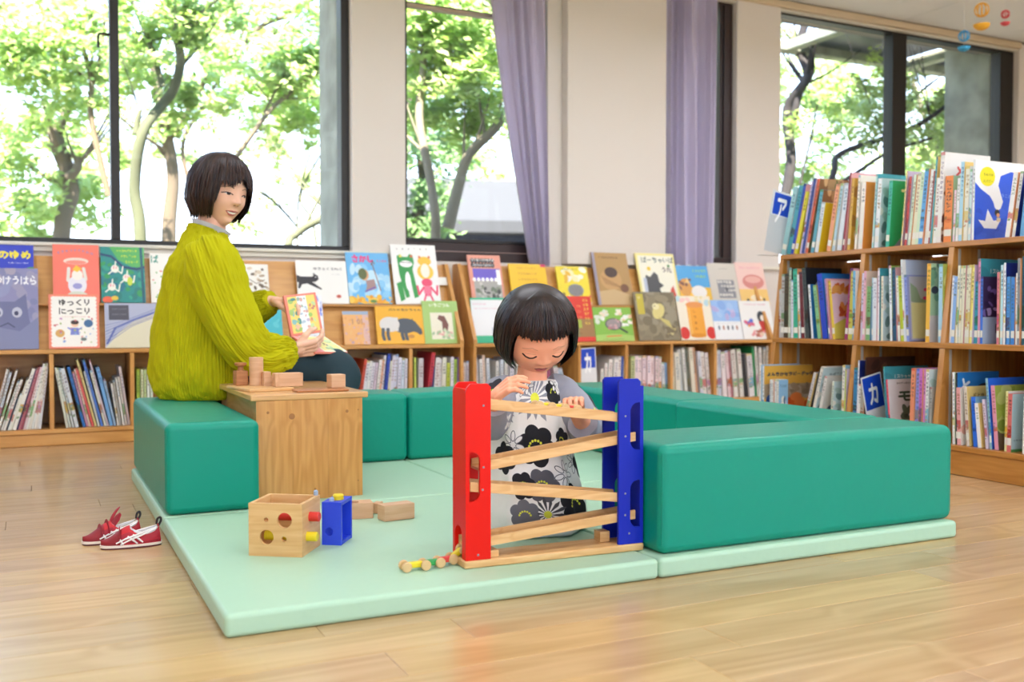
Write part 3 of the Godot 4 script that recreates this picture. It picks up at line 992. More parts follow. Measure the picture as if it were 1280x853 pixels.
func slanted_bookcase() -> void:
	var oh := wood("oak_h", wood_image("ae742e", "c98f48", 3.0, 0.4, 41), 1.4, 0.38, Color(1, 0.96, 0.9), 0.2)
	var ov := wood("oak_v", wood_image("b67c38", "d19c54", 3.0, 0.4, 42, true), 1.4, 0.38, Color(1, 0.96, 0.9), 0.2)
	var z0 := -3.41
	var z1 := -1.70
	var o := Vector3(3.05, 0, (z0 + z1) / 2)
	var t := thing("slanted_bookcase", "tall slanted oak bookcase crowded with books on the right", "bookcase", o)
	box_part("plinth", Vector3(2.89, 0.0005, z0) - o, Vector3(3.38, 0.085, z1) - o, oh, t)
	for k in 3:
		var y: float = SHELF_Y[k]
		var x := CASE_X + LEAN * y
		box_part("shelf", Vector3(x - 0.004, y - 0.02, z0) - o, Vector3(3.38 - 0.02 * k, y, z1) - o, oh, t, 0.003)
	for z: float in [z0 + 0.011, -2.925, -2.506, -2.10, z1 - 0.011]:
		for k in 2:
			var ya: float = SHELF_Y[k] + 0.0003
			var yb: float = SHELF_Y[k + 1] - 0.0203
			var b := MB.new()
			b.panel(PackedVector2Array([Vector2(CASE_X + LEAN * ya, ya), Vector2(3.35, ya), Vector2(3.34, yb), Vector2(CASE_X + LEAN * yb, yb)]), [], 0.022)
			part("upright", b.mesh(ov), t, Vector3(0, 0, z) - o)
			var s := MB.new()
			for q: float in [0.06, 0.16]:
				for w: float in [-0.0118, 0.0118]:
					s.xf = Transform3D(Basis(), Vector3(CASE_X + LEAN * ya + q, 0, w))
					s.box(Vector3(0, ya + 0.01, -0.0007), Vector3(0.012, yb - 0.005, 0.0007))
			part("shelf_track", s.mesh(flat("steel_track", "b9b6ae", 0.35)), t, Vector3(0, 0, z) - o)
	box_part("back_panel", Vector3(3.352, 0.085, z0) - o, Vector3(3.366, 0.80, z1) - o, oh, t)


# ---------------------------------------------------------------- printed pictures
const KANA := {
	"ア": "11818264/43453719", "カ": "1383867958/41443719", "エ": "1282/5258/0898", "ド": "3139/3486/6173/8092", "モ": "1282/0595/42475888",
	"グ": "312406/33736639/7082/9091", "メ": "815619/2388", "リ": "2125/717649", "バ": "323519/527589/7082/9091", "ク": "312406/33837639",
	"ラ": "2181/14947739", "ピ": "212888/8325/80908180", "ー": "1585", "ッ": "1426/4456/847749", "ネ": "5052/138318/5559/6688", "セ": "059376/31374989", "ス": "12825609/5699",
	"ゆ": "121628/1633628477574 5/516559", "っ": "1564867849", "く": "712579", "り": "212536/717549", "に": "1119/4383/465898", "こ": "2282/263888",
	"よ": "515739174688/5383", "の": "5247281532629 48769", "め": "2247/6147281543848769", "ね": "2119/034308/3563858869 6799", "つ": "1362948749", "け": "1119/4393/717659",
	"う": "4161/2463856849", "は": "1119/4393/717759486799", "ば": "1119/4393/717759486799/8081/9091", "ぱ": "1119/4393/717759486799/80918180", "ら": "4062/232665876939", "き": "1282/1484/4076/273979",
	"と": "3145/8345273989", "ろ": "21712664867849", "さ": "1383/4076/273979", "か": "1363665948/3119/8295", "し": "21274987", "い": "121638/7386", "え": "4061/237319/466899",
	"る": "217126648678594868", "あ": "1282/4049/7448282654858869", "ち": "1282/4035748749", "ゃ": "25648577/5364/3459", "ん": "511945666997", "ご": "2282/263888/7071/9091",
	"み": "225228174697/7569", "た": "1363/3119/5585/576999", "す": "1292/606647455559", "わ": "2119/034308/356395886 9", "せ": "0494/7276/31375989", "木": "1383/5059/5318/5398",
	"白": "4032/2282892922/2585", "1": "5159", "0": "51333759777351", "ひ": "1232272858766383", "お": "1373/4048281736657869/7284", "ろ2": "2181",
}


class Ink:
	var im: Image
	var r: Rect2i
	var asp := 1.0   # width over height of the thing printed on

	func px(p: Vector2) -> Vector2:
		return Vector2(r.position) + p * Vector2(r.size)

	func rect(x0: float, y0: float, x1: float, y1: float, c: Color) -> void:
		var a := px(Vector2(x0, y0)).round()
		var b := px(Vector2(x1, y1)).round()
		im.fill_rect(Rect2i(a, b - a).intersection(r), c)

	func poly(pts: PackedVector2Array, c: Color) -> void:
		var q := PackedVector2Array()
		var lo := 1e9
		var hi := -1e9
		for p in pts:
			var w := px(p)
			q.append(w)
			lo = minf(lo, w.y)
			hi = maxf(hi, w.y)
		for y in range(maxi(int(lo), r.position.y), mini(int(hi) + 1, r.end.y)):
			var xs := []
			var yy := y + 0.5
			for k in q.size():
				var a := q[k]
				var b := q[(k + 1) % q.size()]
				if (a.y <= yy) != (b.y <= yy):
					xs.append(a.x + (yy - a.y) / (b.y - a.y) * (b.x - a.x))
			xs.sort()
			for k in xs.size() / 2:
				var xa := clampi(roundi(xs[k * 2]), r.position.x, r.end.x)
				var xb := clampi(roundi(xs[k * 2 + 1]), r.position.x, r.end.x)
				if xb > xa:
					im.fill_rect(Rect2i(xa, y, xb - xa, 1), c)

	func pl(a: Array, c: Color) -> void:
		var q := PackedVector2Array()
		for k in a.size() / 2:
			q.append(Vector2(a[k * 2], a[k * 2 + 1]))
		poly(q, c)

	func oval(x: float, y: float, rx: float, ry: float, c: Color, rot := 0.0) -> void:
		var q := PackedVector2Array()
		for k in 20:
			var a := TAU * k / 20
			var p := Vector2(cos(a) * rx, sin(a) * ry / maxf(asp, 0.01))
			p = p.rotated(rot)
			q.append(Vector2(x + p.x, y + p.y * asp))
		poly(q, c)

	# round in the real world
	func disc(x: float, y: float, rr: float, c: Color) -> void:
		oval(x, y, rr, rr * asp, c)

	func line(a: Array, w: float, c: Color) -> void:
		for k in a.size() / 2 - 1:
			var p := Vector2(a[k * 2], a[k * 2 + 1])
			var q := Vector2(a[k * 2 + 2], a[k * 2 + 3])
			var d := (q - p) / Vector2(1, asp)
			d = d.normalized().orthogonal() * w / 2 * Vector2(1, asp)
			poly(PackedVector2Array([p + d, q + d, q - d, p - d]), c)
			disc(q.x, q.y, w / 2, c)
		disc(a[0], a[1], w / 2, c)

	func glyph(s: String, x: float, y: float, size: float, w: float, c: Color) -> void:
		var data: String = KANA.get(s, "").replace(" ", "")
		for stroke in data.split("/", false):
			var a := []
			for k in stroke.length() / 2:
				a.append(x + size * int(stroke[k * 2]) / 9.0)
				a.append(y + size * asp * int(stroke[k * 2 + 1]) / 9.0)
			line(a, w, c)

	func text(s: String, x: float, y: float, size: float, c: Color, w := 0.0, down := false) -> void:
		for k in s.length():
			if down:
				glyph(s[k], x, y + k * size * 1.2 * asp, size, w if w > 0 else size * 0.14, c)
			else:
				glyph(s[k], x + k * size * 1.16, y, size, w if w > 0 else size * 0.14, c)

	# lines of writing too small to read
	func small(x0: float, x1: float, y: float, h: float, c: Color, rng: RandomNumberGenerator) -> void:
		var keys := KANA.keys()
		var x := x0
		while x + h * 0.5 < x1:
			glyph(keys[rng.randi() % keys.size()], x, y, h * 0.8, h * 0.13, c)
			x += h * 1.0

	func dabs(n: int, x0: float, y0: float, x1: float, y1: float, s: float, cols: Array, rng: RandomNumberGenerator) -> void:
		for k in n:
			var c: Color = Color.html(cols[rng.randi() % cols.size()])
			oval(rng.randf_range(x0, x1), rng.randf_range(y0, y1), s * (0.5 + rng.randf()), s * (0.4 + 0.8 * rng.randf()) * asp, c, rng.randf() * PI)


var atlas: Image
var cover_mat: StandardMaterial3D
var spine_mat: StandardMaterial3D
const CELL := 208


func cell_rect(k: int) -> Rect2i:
	return Rect2i((k % 9) * CELL, (k / 9) * CELL, CELL, CELL)


func cell_uv(k: int) -> Rect2:
	var r := Rect2(cell_rect(k)).grow(-0.75)
	return Rect2(r.position / Vector2(atlas.get_size()), r.size / Vector2(atlas.get_size()))


const SPINES := 96


func print_pictures() -> void:
	atlas = Image.create(CELL * 9, CELL * 8, false, Image.FORMAT_RGB8)
	for k in 71:
		var i := Ink.new()
		i.im = atlas
		i.r = cell_rect(k)
		i.asp = 0.8
		cover(k, i)
	cover_mat = flat("printed_cover", "ffffff", 0.34)
	cover_mat.albedo_texture = ImageTexture.create_from_image(atlas)
	var sp := Image.create(SPINES * 12, 192, false, Image.FORMAT_RGB8)
	var rng := RandomNumberGenerator.new()
	rng.seed = 21
	for k in SPINES:
		var i := Ink.new()
		i.im = sp
		i.r = Rect2i(k * 12, 0, 12, 192)
		i.asp = 12.0 / 192.0
		i.rect(0, 0, 1, 1, Color.WHITE)
		# spine print is laid over the book's own colour: white leaves it as it is
		var ink: Color = hx(["5a5a68", "9a6058", "5f7a9a", "6f8a6a", "8a7a9a", "a88a5a"][k % 6])
		var y := 0.06 + 0.05 * rng.randf()
		var n := rng.randi_range(4, 9)
		var keys := KANA.keys()
		for q in n:
			i.glyph(keys[rng.randi() % keys.size()], 0.2, y, 0.6, 0.09, ink)
			y += 0.055
		if rng.randf() < 0.6:
			var c2 := hx(["e8c060", "e08a8a", "8ac0d8", "98c890", "d0a0c8", "f0e0a0", "c86850"][rng.randi() % 7])
			i.rect(0, 0.55 + 0.1 * rng.randf(), 1, 0.68 + 0.12 * rng.randf(), c2)
			i.dabs(5, 0.1, 0.55, 0.9, 0.8, 0.3, ["f0e0c0", "b0c8d8", "d89a80", "8aa878"], rng)
		if rng.randf() < 0.5:
			i.rect(0, 0, 1, 0.035, hx(["e8a0a0", "a0c8e8", "f0e090", "b8d8a8", "d8d8d8"][rng.randi() % 5]))
	spine_mat = flat("printed_spine", "ffffff", 0.4)
	spine_mat.albedo_texture = ImageTexture.create_from_image(sp)
	spine_mat.vertex_color_use_as_albedo = true


func cover(k: int, i: Ink) -> void:
	var g := RandomNumberGenerator.new()
	g.seed = 100 + k
	var w := Color.WHITE
	var blk := hx("2a2628")
	match k:
		0:
			i.rect(0, 0, 1, 1, hx("2b3fc4"))
			i.rect(0, 0.42, 1, 1, hx("3f7a6a"))
			i.dabs(40, 0, 0.42, 1, 1, 0.09, ["4a6ab8", "c87a68", "5a9a58", "38508a"], g)
			i.text("よのゆめ", 0.18, 0.1, 0.17, hx("f2e23a"), 0.035)
			i.small(0.55, 0.9, 0.31, 0.03, w, g)
		1:
			i.rect(0, 0, 1, 1, hx("8a8ab4"))
			i.dabs(60, 0, 0, 1, 1, 0.1, ["9a96b4", "7f82ac", "a49cb2", "8f93bb"], g)
			i.pl([0.1, 1, 0.12, 0.55, 0.2, 0.3, 0.34, 0.42, 0.62, 0.42, 0.8, 0.32, 0.84, 0.6, 0.98, 1], hx("6d7199"))
			i.pl([0.0, 0.95, 0.3, 0.72, 0.7, 0.78, 1, 0.6, 1, 1, 0, 1], hx("7d82a8"))
			i.disc(0.36, 0.55, 0.08, hx("b9bccf"))
			i.disc(0.66, 0.55, 0.08, hx("b9bccf"))
			i.disc(0.37, 0.56, 0.035, hx("3c3f60"))
			i.disc(0.65, 0.56, 0.035, hx("3c3f60"))
			i.line([0.4, 0.72, 0.52, 0.68, 0.62, 0.73], 0.02, hx("4a4d70"))
			i.text("ねつけうはら", 0.16, 0.1, 0.12, hx("eeeef2"), 0.022)
		2:
			i.rect(0, 0, 1, 1, hx("f57c6a"))
			for q in 9:
				i.small(0.1 + q * 0.09, 0.15 + q * 0.09, 0.13 - 0.05 * sin(q * PI / 8.0), 0.06, hx("a58ac4"), g)
			i.oval(0.5, 0.29, 0.27, 0.06, hx("f3ded0"))
			i.oval(0.5, 0.31, 0.22, 0.035, hx("f09080"))
			i.line([0.34, 0.42, 0.32, 0.62, 0.42, 0.68], 0.07, hx("e8e4dc"))
			i.line([0.66, 0.42, 0.7, 0.6, 0.6, 0.68], 0.07, hx("e8e4dc"))
			i.oval(0.52, 0.7, 0.2, 0.17, hx("e9e6ee"))
			i.oval(0.52, 0.88, 0.22, 0.07, hx("d4dccb"))
			i.oval(0.52, 0.53, 0.12, 0.09, hx("f6efe6"))
			i.pl([0.42, 0.44, 0.5, 0.36, 0.62, 0.42, 0.52, 0.48], hx("f2c23a"))
			i.oval(0.52, 0.72, 0.1, 0.05, hx("9a9ad0"))
		3:
			i.rect(0, 0, 1, 1, hx("f08a70"))
			for q in 14:
				i.disc(0.1 + 0.8 * q / 13.0, 0.08, 0.05, hx("f4f1ea"))
				i.disc(0.1 + 0.8 * q / 13.0, 0.93, 0.05, hx("f4f1ea"))
				i.disc(0.09, 0.08 + 0.85 * q / 13.0, 0.045, hx("f4f1ea"))
				i.disc(0.91, 0.08 + 0.85 * q / 13.0, 0.045, hx("f4f1ea"))
			i.rect(0.08, 0.07, 0.92, 0.94, hx("f4f1ea"))
			i.text("ゆっくり", 0.2, 0.09, 0.14, blk, 0.022)
			i.text("にっこり", 0.2, 0.25, 0.14, blk, 0.022)
			i.small(0.26, 0.75, 0.41, 0.022, hx("d07878"), g)
			i.disc(0.51, 0.55, 0.075, hx("f0c8a8"))
			i.oval(0.51, 0.52, 0.08, 0.04, hx("3a2a2a"))
			i.pl([0.44, 0.62, 0.58, 0.62, 0.6, 0.75, 0.42, 0.75], hx("7a86d0"))
			i.line([0.38, 0.62, 0.46, 0.67], 0.03, hx("7a86d0"))
			i.line([0.64, 0.62, 0.56, 0.67], 0.03, hx("7a86d0"))
			i.disc(0.78, 0.54, 0.09, hx("3f6a9a"))
			i.disc(0.22, 0.72, 0.09, hx("d8a860"))
			i.dabs(26, 0.12, 0.42, 0.88, 0.9, 0.022, ["d07878", "8aa8d8", "a8b878", "c89ac0"], g)
			i.oval(0.68, 0.83, 0.06, 0.03, hx("6a7a78"))
		4:
			i.rect(0, 0, 1, 1, hx("1c8a86"))
			i.dabs(60, 0, 0.3, 1, 1, 0.07, ["2aa088", "177a78", "2e9a5a", "1f6f8a"], g)
			i.pl([0.2, 0, 1, 0, 1, 0.36, 0.7, 0.36, 0.4, 0.24], hx("52b05c"))
			i.line([0.0, 0.14, 0.25, 0.18, 0.5, 0.36, 0.8, 0.4, 1.0, 0.36], 0.05, hx("123a6a"))
			i.line([0.92, 0, 0.95, 1], 0.06, hx("155a70"))
			for q in 3:
				i.small(0.36 + 0.1 * q, 0.85, 0.05 + 0.1 * q, 0.06, hx("d8e238"), g)
			for m: Array in [[0.32, 0.4], [0.58, 0.56], [0.24, 0.72]]:
				i.oval(m[0], m[1], 0.09, 0.07, hx("eef0e4"))
				i.disc(m[0], m[1] - 0.02, 0.045, hx("e89aa8"))
				i.line([m[0], m[1], m[0] - 0.14, m[1] + 0.09], 0.03, hx("eef0e4"))
				i.line([m[0], m[1], m[0] + 0.15, m[1] + 0.08, m[0] + 0.18, m[1] - 0.04], 0.03, hx("eef0e4"))
				i.line([m[0], m[1], m[0] + 0.02, m[1] - 0.13], 0.03, hx("eef0e4"))
			i.oval(0.65, 0.62, 0.06, 0.08, hx("c8dc4a"))
			i.oval(0.14, 0.95, 0.12, 0.06, hx("e8684a"))
			i.oval(0.3, 0.92, 0.08, 0.04, hx("e0c040"))
		5:
			i.rect(0, 0, 1, 1, hx("dcd6ba"))
			i.pl([0, 0, 1, 0, 1, 0.18, 0.55, 0.4, 0.3, 0.62, 0, 1], hx("aeb4cc"))
			for q in 7:
				i.line([0.0, 0.5 + 0.07 * q, 0.3 + 0.03 * q, 0.42 + 0.02 * q, 0.6, 0.3 + 0.03 * q, 1.0, 0.12 + 0.03 * q], 0.012, hx(["6a74b0", "8a90c0", "4a58a0"][q % 3]))
			i.line([0.04, 0.9, 0.2, 0.55, 0.5, 0.4, 0.98, 0.2], 0.04, hx("5a68ac"))
			i.rect(0.08, 0.05, 0.46, 0.38, hx("4a4a58"))
			i.small(0.14, 0.4, 0.12, 0.04, hx("8a8a98"), g)
			i.small(0.14, 0.4, 0.24, 0.04, hx("8a8a98"), g)
		6:
			i.rect(0, 0, 1, 1, hx("f1efe8"))
			i.text("ば", 0.03, 0.05, 0.17, hx("4a9a88"), 0.03)
			i.dabs(10, 0.02, 0.35, 0.3, 0.9, 0.03, ["d8a84a", "8ab878", "d87a6a"], g)
		7:
			i.rect(0, 0, 1, 1, hx("f0ede6"))
			i.dabs(26, 0.55, 0.1, 0.98, 0.9, 0.06, ["6a5a4a", "b09a80", "8a6a52", "d8c8b0"], g)
			i.line([0.4, 0.3, 0.7, 0.5, 0.9, 0.4], 0.02, hx("7a6a58"))
		8:
			i.rect(0, 0, 1, 1, hx("f2f1ed"))
			i.pl([0.0, 0.34, 0.08, 0.38, 0.3, 0.38, 0.38, 0.33, 0.42, 0.36, 0.43, 0.44, 0.36, 0.5, 0.3, 0.5, 0.48, 0.66, 0.46, 0.68, 0.2, 0.54, 0.1, 0.56, 0.05, 0.66, 0.02, 0.64, 0.04, 0.52, 0.0, 0.5], hx("2c2a30"))
			i.pl([0.32, 0.35, 0.34, 0.29, 0.38, 0.34], hx("2c2a30"))
			i.disc(0.38, 0.39, 0.014, w)
			i.text("ゆきとくろねこ", 0.34, 0.16, 0.072, hx("6a6a70"), 0.01)
			i.small(0.7, 0.84, 0.31, 0.025, hx("9a9aa0"), g)
			i.disc(0.8, 0.83, 0.05, hx("cf6a58"))
			i.disc(0.8, 0.83, 0.025, hx("b04a40"))
		9:
			i.rect(0, 0, 1, 1, hx("6db8ec"))
			i.dabs(30, 0, 0.3, 1, 0.82, 0.1, ["a8d6f2", "8ccaf0", "c4e4f6"], g)
			i.dabs(40, 0, 0.86, 1, 1, 0.06, ["f0b838", "e8a030", "f4cc58"], g)
			i.text("さかし", 0.14, 0.06, 0.15, hx("e84a8a"), 0.04)
			i.small(0.72, 0.95, 0.14, 0.06, hx("e84a8a"), g)
			i.oval(0.4, 0.44, 0.1, 0.11, hx("d8a078"))
			i.oval(0.36, 0.42, 0.1, 0.11, hx("5f6a40"))
			i.pl([0.42, 0.55, 0.62, 0.52, 0.66, 0.7, 0.52, 0.74, 0.4, 0.76, 0.44, 0.64], hx("a88a8a"))
			i.line([0.4, 0.76, 0.62, 0.68], 0.04, hx("7a62b0"))
			i.line([0.6, 0.2, 0.68, 0.48, 0.75, 0.74], 0.02, hx("8a4a40"))
			i.line([0.58, 0.24, 0.62, 0.16, 0.66, 0.22], 0.02, hx("8a4a40"))
			i.oval(0.56, 0.95, 0.08, 0.03, hx("5f8a48"))
		10:
			i.rect(0, 0, 1, 1, hx("f2f1ee"))
			for q in 6:
				i.small(0.12 + 0.13 * q, 0.15 + 0.13 * q, 0.06, 0.045, hx("5a5a60"), g)
			var gr := hx("2f9a4a")
			i.pl([0.12, 0.2, 0.2, 0.17, 0.24, 0.21, 0.36, 0.21, 0.4, 0.16, 0.47, 0.18, 0.49, 0.3, 0.44, 0.42, 0.52, 0.88, 0.42, 0.9, 0.36, 0.5, 0.28, 0.5, 0.32, 0.88, 0.24, 0.9, 0.14, 0.5], gr)
			i.pl([0.06, 0.66, 0.18, 0.62, 0.22, 0.92, 0.12, 0.96], gr)
			i.oval(0.31, 0.33, 0.14, 0.055, w)
			i.oval(0.32, 0.62, 0.06, 0.16, w)
			i.line([0.2, 0.31, 0.42, 0.31], 0.012, blk)
			i.disc(0.2, 0.2, 0.03, hx("e8d860"))
			i.disc(0.44, 0.2, 0.03, hx("d8683a"))
			i.oval(0.72, 0.28, 0.15, 0.08, hx("f2c23a"))
			i.oval(0.72, 0.46, 0.18, 0.13, hx("f2c83c"))
			i.oval(0.72, 0.44, 0.1, 0.12, hx("f4f0e0"))
			i.disc(0.62, 0.21, 0.03, hx("d8783a"))
			i.disc(0.83, 0.21, 0.03, hx("d8783a"))
			i.oval(0.73, 0.64, 0.12, 0.07, hx("ea4a72"))
			i.oval(0.73, 0.78, 0.09, 0.09, hx("f07a98"))
			for s: float in [-1.0, 1.0]:
				i.line([0.73 + s * 0.08, 0.72, 0.73 + s * 0.2, 0.84, 0.73 + s * 0.22, 0.7], 0.045, hx("ea4a72"))
				i.line([0.73 + s * 0.05, 0.84, 0.73 + s * 0.1, 0.95], 0.04, hx("ea4a72"))
		11:
			i.rect(0, 0, 1, 1, hx("eff0f5"))
			i.dabs(30, 0.5, 0.02, 1, 1, 0.05, ["6a78d8", "8a98e8", "c8cef0"], g)
			i.disc(0.7, 0.08, 0.13, hx("5a68d0"))
		12:
			i.rect(0, 0, 1, 1, hx("46bccb"))
			i.dabs(14, 0, 0, 1, 1, 0.12, ["5cc8d4", "3ab0c2"], g)
		13:
			i.rect(0, 0, 1, 1, hx("e9b070"))
			i.rect(0, 0, 1, 0.1, hx("9ab0c8"))
			i.rect(0.76, 0.1, 1, 1, hx("dcb4a8"))
			i.dabs(40, 0, 0.1, 1, 1, 0.05, ["e8b878", "e0a060", "d8a8a0", "c8a0a8"], g)
			i.text("10", 0.26, 0.22, 0.2, hx("a8786a"), 0.03)
			i.text("1", 0.62, 0.22, 0.2, hx("a8786a"), 0.03)
		14:
			i.rect(0, 0, 1, 1, hx("f0b32f"))
			i.text("バクのあかちゃん", 0.28, 0.06, 0.075, hx("6a4a30"), 0.012)
			var dk := hx("4c545e")
			i.oval(0.6, 0.52, 0.26, 0.2, dk)
			i.pl([0.72, 0.38, 0.82, 0.4, 0.95, 0.62, 0.96, 0.74, 0.9, 0.76, 0.84, 0.7, 0.72, 0.66], dk)
			i.pl([0.74, 0.4, 0.76, 0.32, 0.8, 0.4], dk)
			i.oval(0.28, 0.48, 0.21, 0.2, hx("dcd9d6"))
			i.rect(0.36, 0.3, 0.46, 0.66, hx("dcd9d6"))
			for x: float in [0.1, 0.2, 0.5, 0.58]:
				i.line([x + 0.04, 0.6, x + 0.03, 0.76, x + 0.05, 0.88], 0.07, dk)
			i.oval(0.72, 0.8, 0.07, 0.05, hx("c88a3a"))
		15:
			i.rect(0, 0, 1, 1, hx("a7ca76"))
			i.text("いちごつみ", 0.2, 0.06, 0.1, hx("eef2dc"), 0.02)
			i.rect(0.2, 0.28, 0.82, 0.9, hx("ece6d0"))
			i.pl([0.45, 0.34, 0.6, 0.36, 0.7, 0.56, 0.66, 0.7, 0.52, 0.72, 0.52, 0.5, 0.4, 0.42], hx("7a5048"))
			i.dabs(20, 0.25, 0.66, 0.78, 0.88, 0.05, ["a8c098", "c8d8b0", "e0a8a0"], g)
		16:
			i.rect(0, 0, 1, 1, hx("e59a84"))
			i.rect(0.12, 0.28, 0.94, 0.56, hx("6a58c8"))
			i.rect(0.12, 0.52, 0.94, 0.98, hx("aaa8a4"))
			for q in 7:
				i.disc(0.14 + q * 0.1, 0.12, 0.06, blk)
				i.disc(0.14 + q * 0.1, 0.21, 0.06, blk)
			i.small(0.12, 0.78, 0.08, 0.075, w, g)
			i.small(0.12, 0.74, 0.185, 0.065, w, g)
			for q in 6:
				i.disc(0.14 + q * 0.13, 0.5, 0.05, w)
			i.dabs(30, 0.16, 0.56, 0.9, 0.96, 0.05, ["6f7a68", "4a4a4a", "8a9080", "c8c6c0"], g)
			i.rect(0.82, 0.3, 0.94, 0.6, w)
		17:
			i.rect(0, 0, 1, 1, hx("f3c41e"))
			i.rect(0.86, 0, 1, 0.07, hx("d83a6a"))
			for q in 3:
				i.small(0.22, 0.78, 0.08 + q * 0.14, 0.075, hx("c88a20"), g)
			i.oval(0.5, 0.68, 0.26, 0.2, hx("d8a018"))
			i.oval(0.5, 0.69, 0.24, 0.18, hx("f0be22"))
		18:
			i.rect(0, 0, 1, 1, hx("f1dc3c"))
			i.dabs(16, 0.05, 0.05, 0.95, 0.4, 0.09, ["f4f0dc", "f0e8b0", "e8b83a"], g)
			i.small(0.15, 0.7, 0.06, 0.06, hx("8a7a3a"), g)
			i.oval(0.55, 0.62, 0.25, 0.16, hx("9a9a9a"))
			for q in 8:
				i.line([0.36 + q * 0.05, 0.5, 0.38 + q * 0.05, 0.76], 0.014, hx("4a4a4a"))
			i.dabs(12, 0, 0.7, 0.35, 1, 0.06, ["d86a5a", "f0e8d8", "6a4a3a"], g)
			i.dabs(8, 0.75, 0.75, 1, 1, 0.06, ["5a3a2a", "e87a5a", "e8d8b8"], g)
		19:
			i.rect(0, 0, 1, 1, hx("b48f56"))
			i.small(0.18, 0.72, 0.08, 0.05, hx("6a4a2a"), g)
			i.oval(0.45, 0.52, 0.3, 0.2, hx("c49a62"))
			i.oval(0.48, 0.38, 0.18, 0.1, hx("4a342a"))
			i.oval(0.8, 0.68, 0.12, 0.08, hx("7a5238"))
			i.pl([0, 0.75, 0.5, 0.7, 1, 0.82, 1, 1, 0, 1], hx("c8ab7c"))
			for q in 10:
				i.line([0.2 + 0.05 * q, 0.45 + 0.02 * q, 0.3 + 0.05 * q, 0.6 + 0.01 * q], 0.012, hx("8a6238"))
			i.rect(0, 0, 0.08, 1, hx("9a94a8"))
		20:
			i.rect(0, 0, 1, 1, hx("f0e390"))
			i.rect(0.06, 0.05, 0.94, 0.95, hx("efecd8"))
			i.text("ばーちゃいば", 0.14, 0.08, 0.12, hx("5a6a60"), 0.02)
			i.text("うた", 0.62, 0.26, 0.12, hx("5a4a48"), 0.02)
			i.pl([0.14, 0.9, 0.16, 0.5, 0.2, 0.42, 0.3, 0.46, 0.42, 0.36, 0.5, 0.42, 0.52, 0.56, 0.62, 0.62, 0.5, 0.68, 0.56, 0.88, 0.6, 0.94, 0.2, 0.96], hx("4a4a4c"))
			i.rect(0.12, 0.48, 0.2, 0.92, hx("b8c0d0"))
			i.pl([0.72, 0.9, 0.78, 0.7, 0.86, 0.62, 0.9, 0.8, 0.94, 0.92], hx("d04a3a"))
			i.disc(0.3, 0.3, 0.05, hx("e8c83a"))
			i.disc(0.82, 0.24, 0.035, hx("4a8a4a"))
		21:
			i.rect(0, 0, 1, 1, hx("4aa4de"))
			i.rect(0, 0.55, 1, 1, hx("f0c040"))
			i.oval(0.2, 0.55, 0.2, 0.22, hx("d89a48"))
			i.oval(0.62, 0.66, 0.24, 0.16, hx("eeeae6"))
			i.small(0.5, 0.95, 0.1, 0.09, hx("a8d848"), g)
			i.small(0.55, 0.95, 0.24, 0.09, hx("a8d848"), g)
			i.dabs(10, 0.05, 0.35, 0.4, 0.6, 0.05, ["e8c078", "7a4a3a", "d8785a"], g)
			i.dabs(8, 0, 0.85, 1, 1, 0.07, ["e8a838", "f4d458", "e07a48"], g)
		22:
			i.rect(0, 0, 1, 1, hx("d0cabf"))
			i.small(0.4, 0.7, 0.12, 0.035, hx("7a7a78"), g)
			i.rect(0.26, 0.4, 0.86, 0.82, hx("8a8a90"))
			for q in 24:
				var x := 0.28 + 0.1 * (q % 6)
				var y := 0.42 + 0.1 * (q / 6)
				if g.randf() < 0.8:
					i.rect(x, y, x + 0.05 + 0.04 * g.randf(), y + 0.035 + 0.03 * g.randf(), hx("d8d4cc"))
			i.disc(0.56, 0.62, 0.06, hx("5a5a64"))
		23:
			i.rect(0, 0, 1, 1, hx("efcac0"))
			i.rect(0, 0.62, 1, 1, hx("f0c878"))
			i.small(0.15, 0.9, 0.1, 0.08, hx("e8a0b0"), g)
			i.oval(0.55, 0.45, 0.38, 0.17, hx("d88a82"))
			i.oval(0.55, 0.4, 0.28, 0.08, hx("e8b0a4"))
			i.disc(0.25, 0.88, 0.05, hx("4a3a3a"))
			i.disc(0.82, 0.86, 0.04, hx("4a3a3a"))
			i.oval(0.55, 0.82, 0.2, 0.07, hx("f6e6c8"))
		24:
			i.rect(0, 0, 1, 1, hx("eceef0"))
			i.rect(0, 0, 1, 0.05, hx("3fb88c"))
			i.rect(0, 0.84, 1, 1, hx("3fb88c"))
			i.small(0.06, 0.4, 0.13, 0.04, hx("d87a9a"), g)
			i.small(0.08, 0.9, 0.23, 0.035, hx("d8a0b0"), g)
			for q in 3:
				i.line([0.5 + q * 0.15, 0.8, 0.52 + q * 0.15, 0.66, 0.56 + q * 0.15, 0.8], 0.015, hx("b0b8c8"))
		25:
			i.rect(0, 0, 1, 1, hx("dd3b2c"))
			i.rect(0, 0.5, 1, 0.9, hx("a07848"))
			i.rect(0, 0.62, 0.5, 0.9, hx("8a8a58"))
			i.small(0.1, 0.6, 0.8, 0.06, hx("7a5838"), g)
			i.oval(0.3, 0.36, 0.12, 0.16, hx("a098c8"))
			i.rect(0.24, 0.5, 0.4, 0.86, hx("9aa0d0"))
			for q in 6:
				i.small(0.72, 0.92, 0.06 + q * 0.1, 0.09, hx("f0d84a"), g)
			for q in 3:
				i.small(0.5, 0.64, 0.2 + q * 0.12, 0.07, hx("f0a868"), g)
			i.rect(0.45, 0.52, 0.6, 0.7, hx("a8b848"))
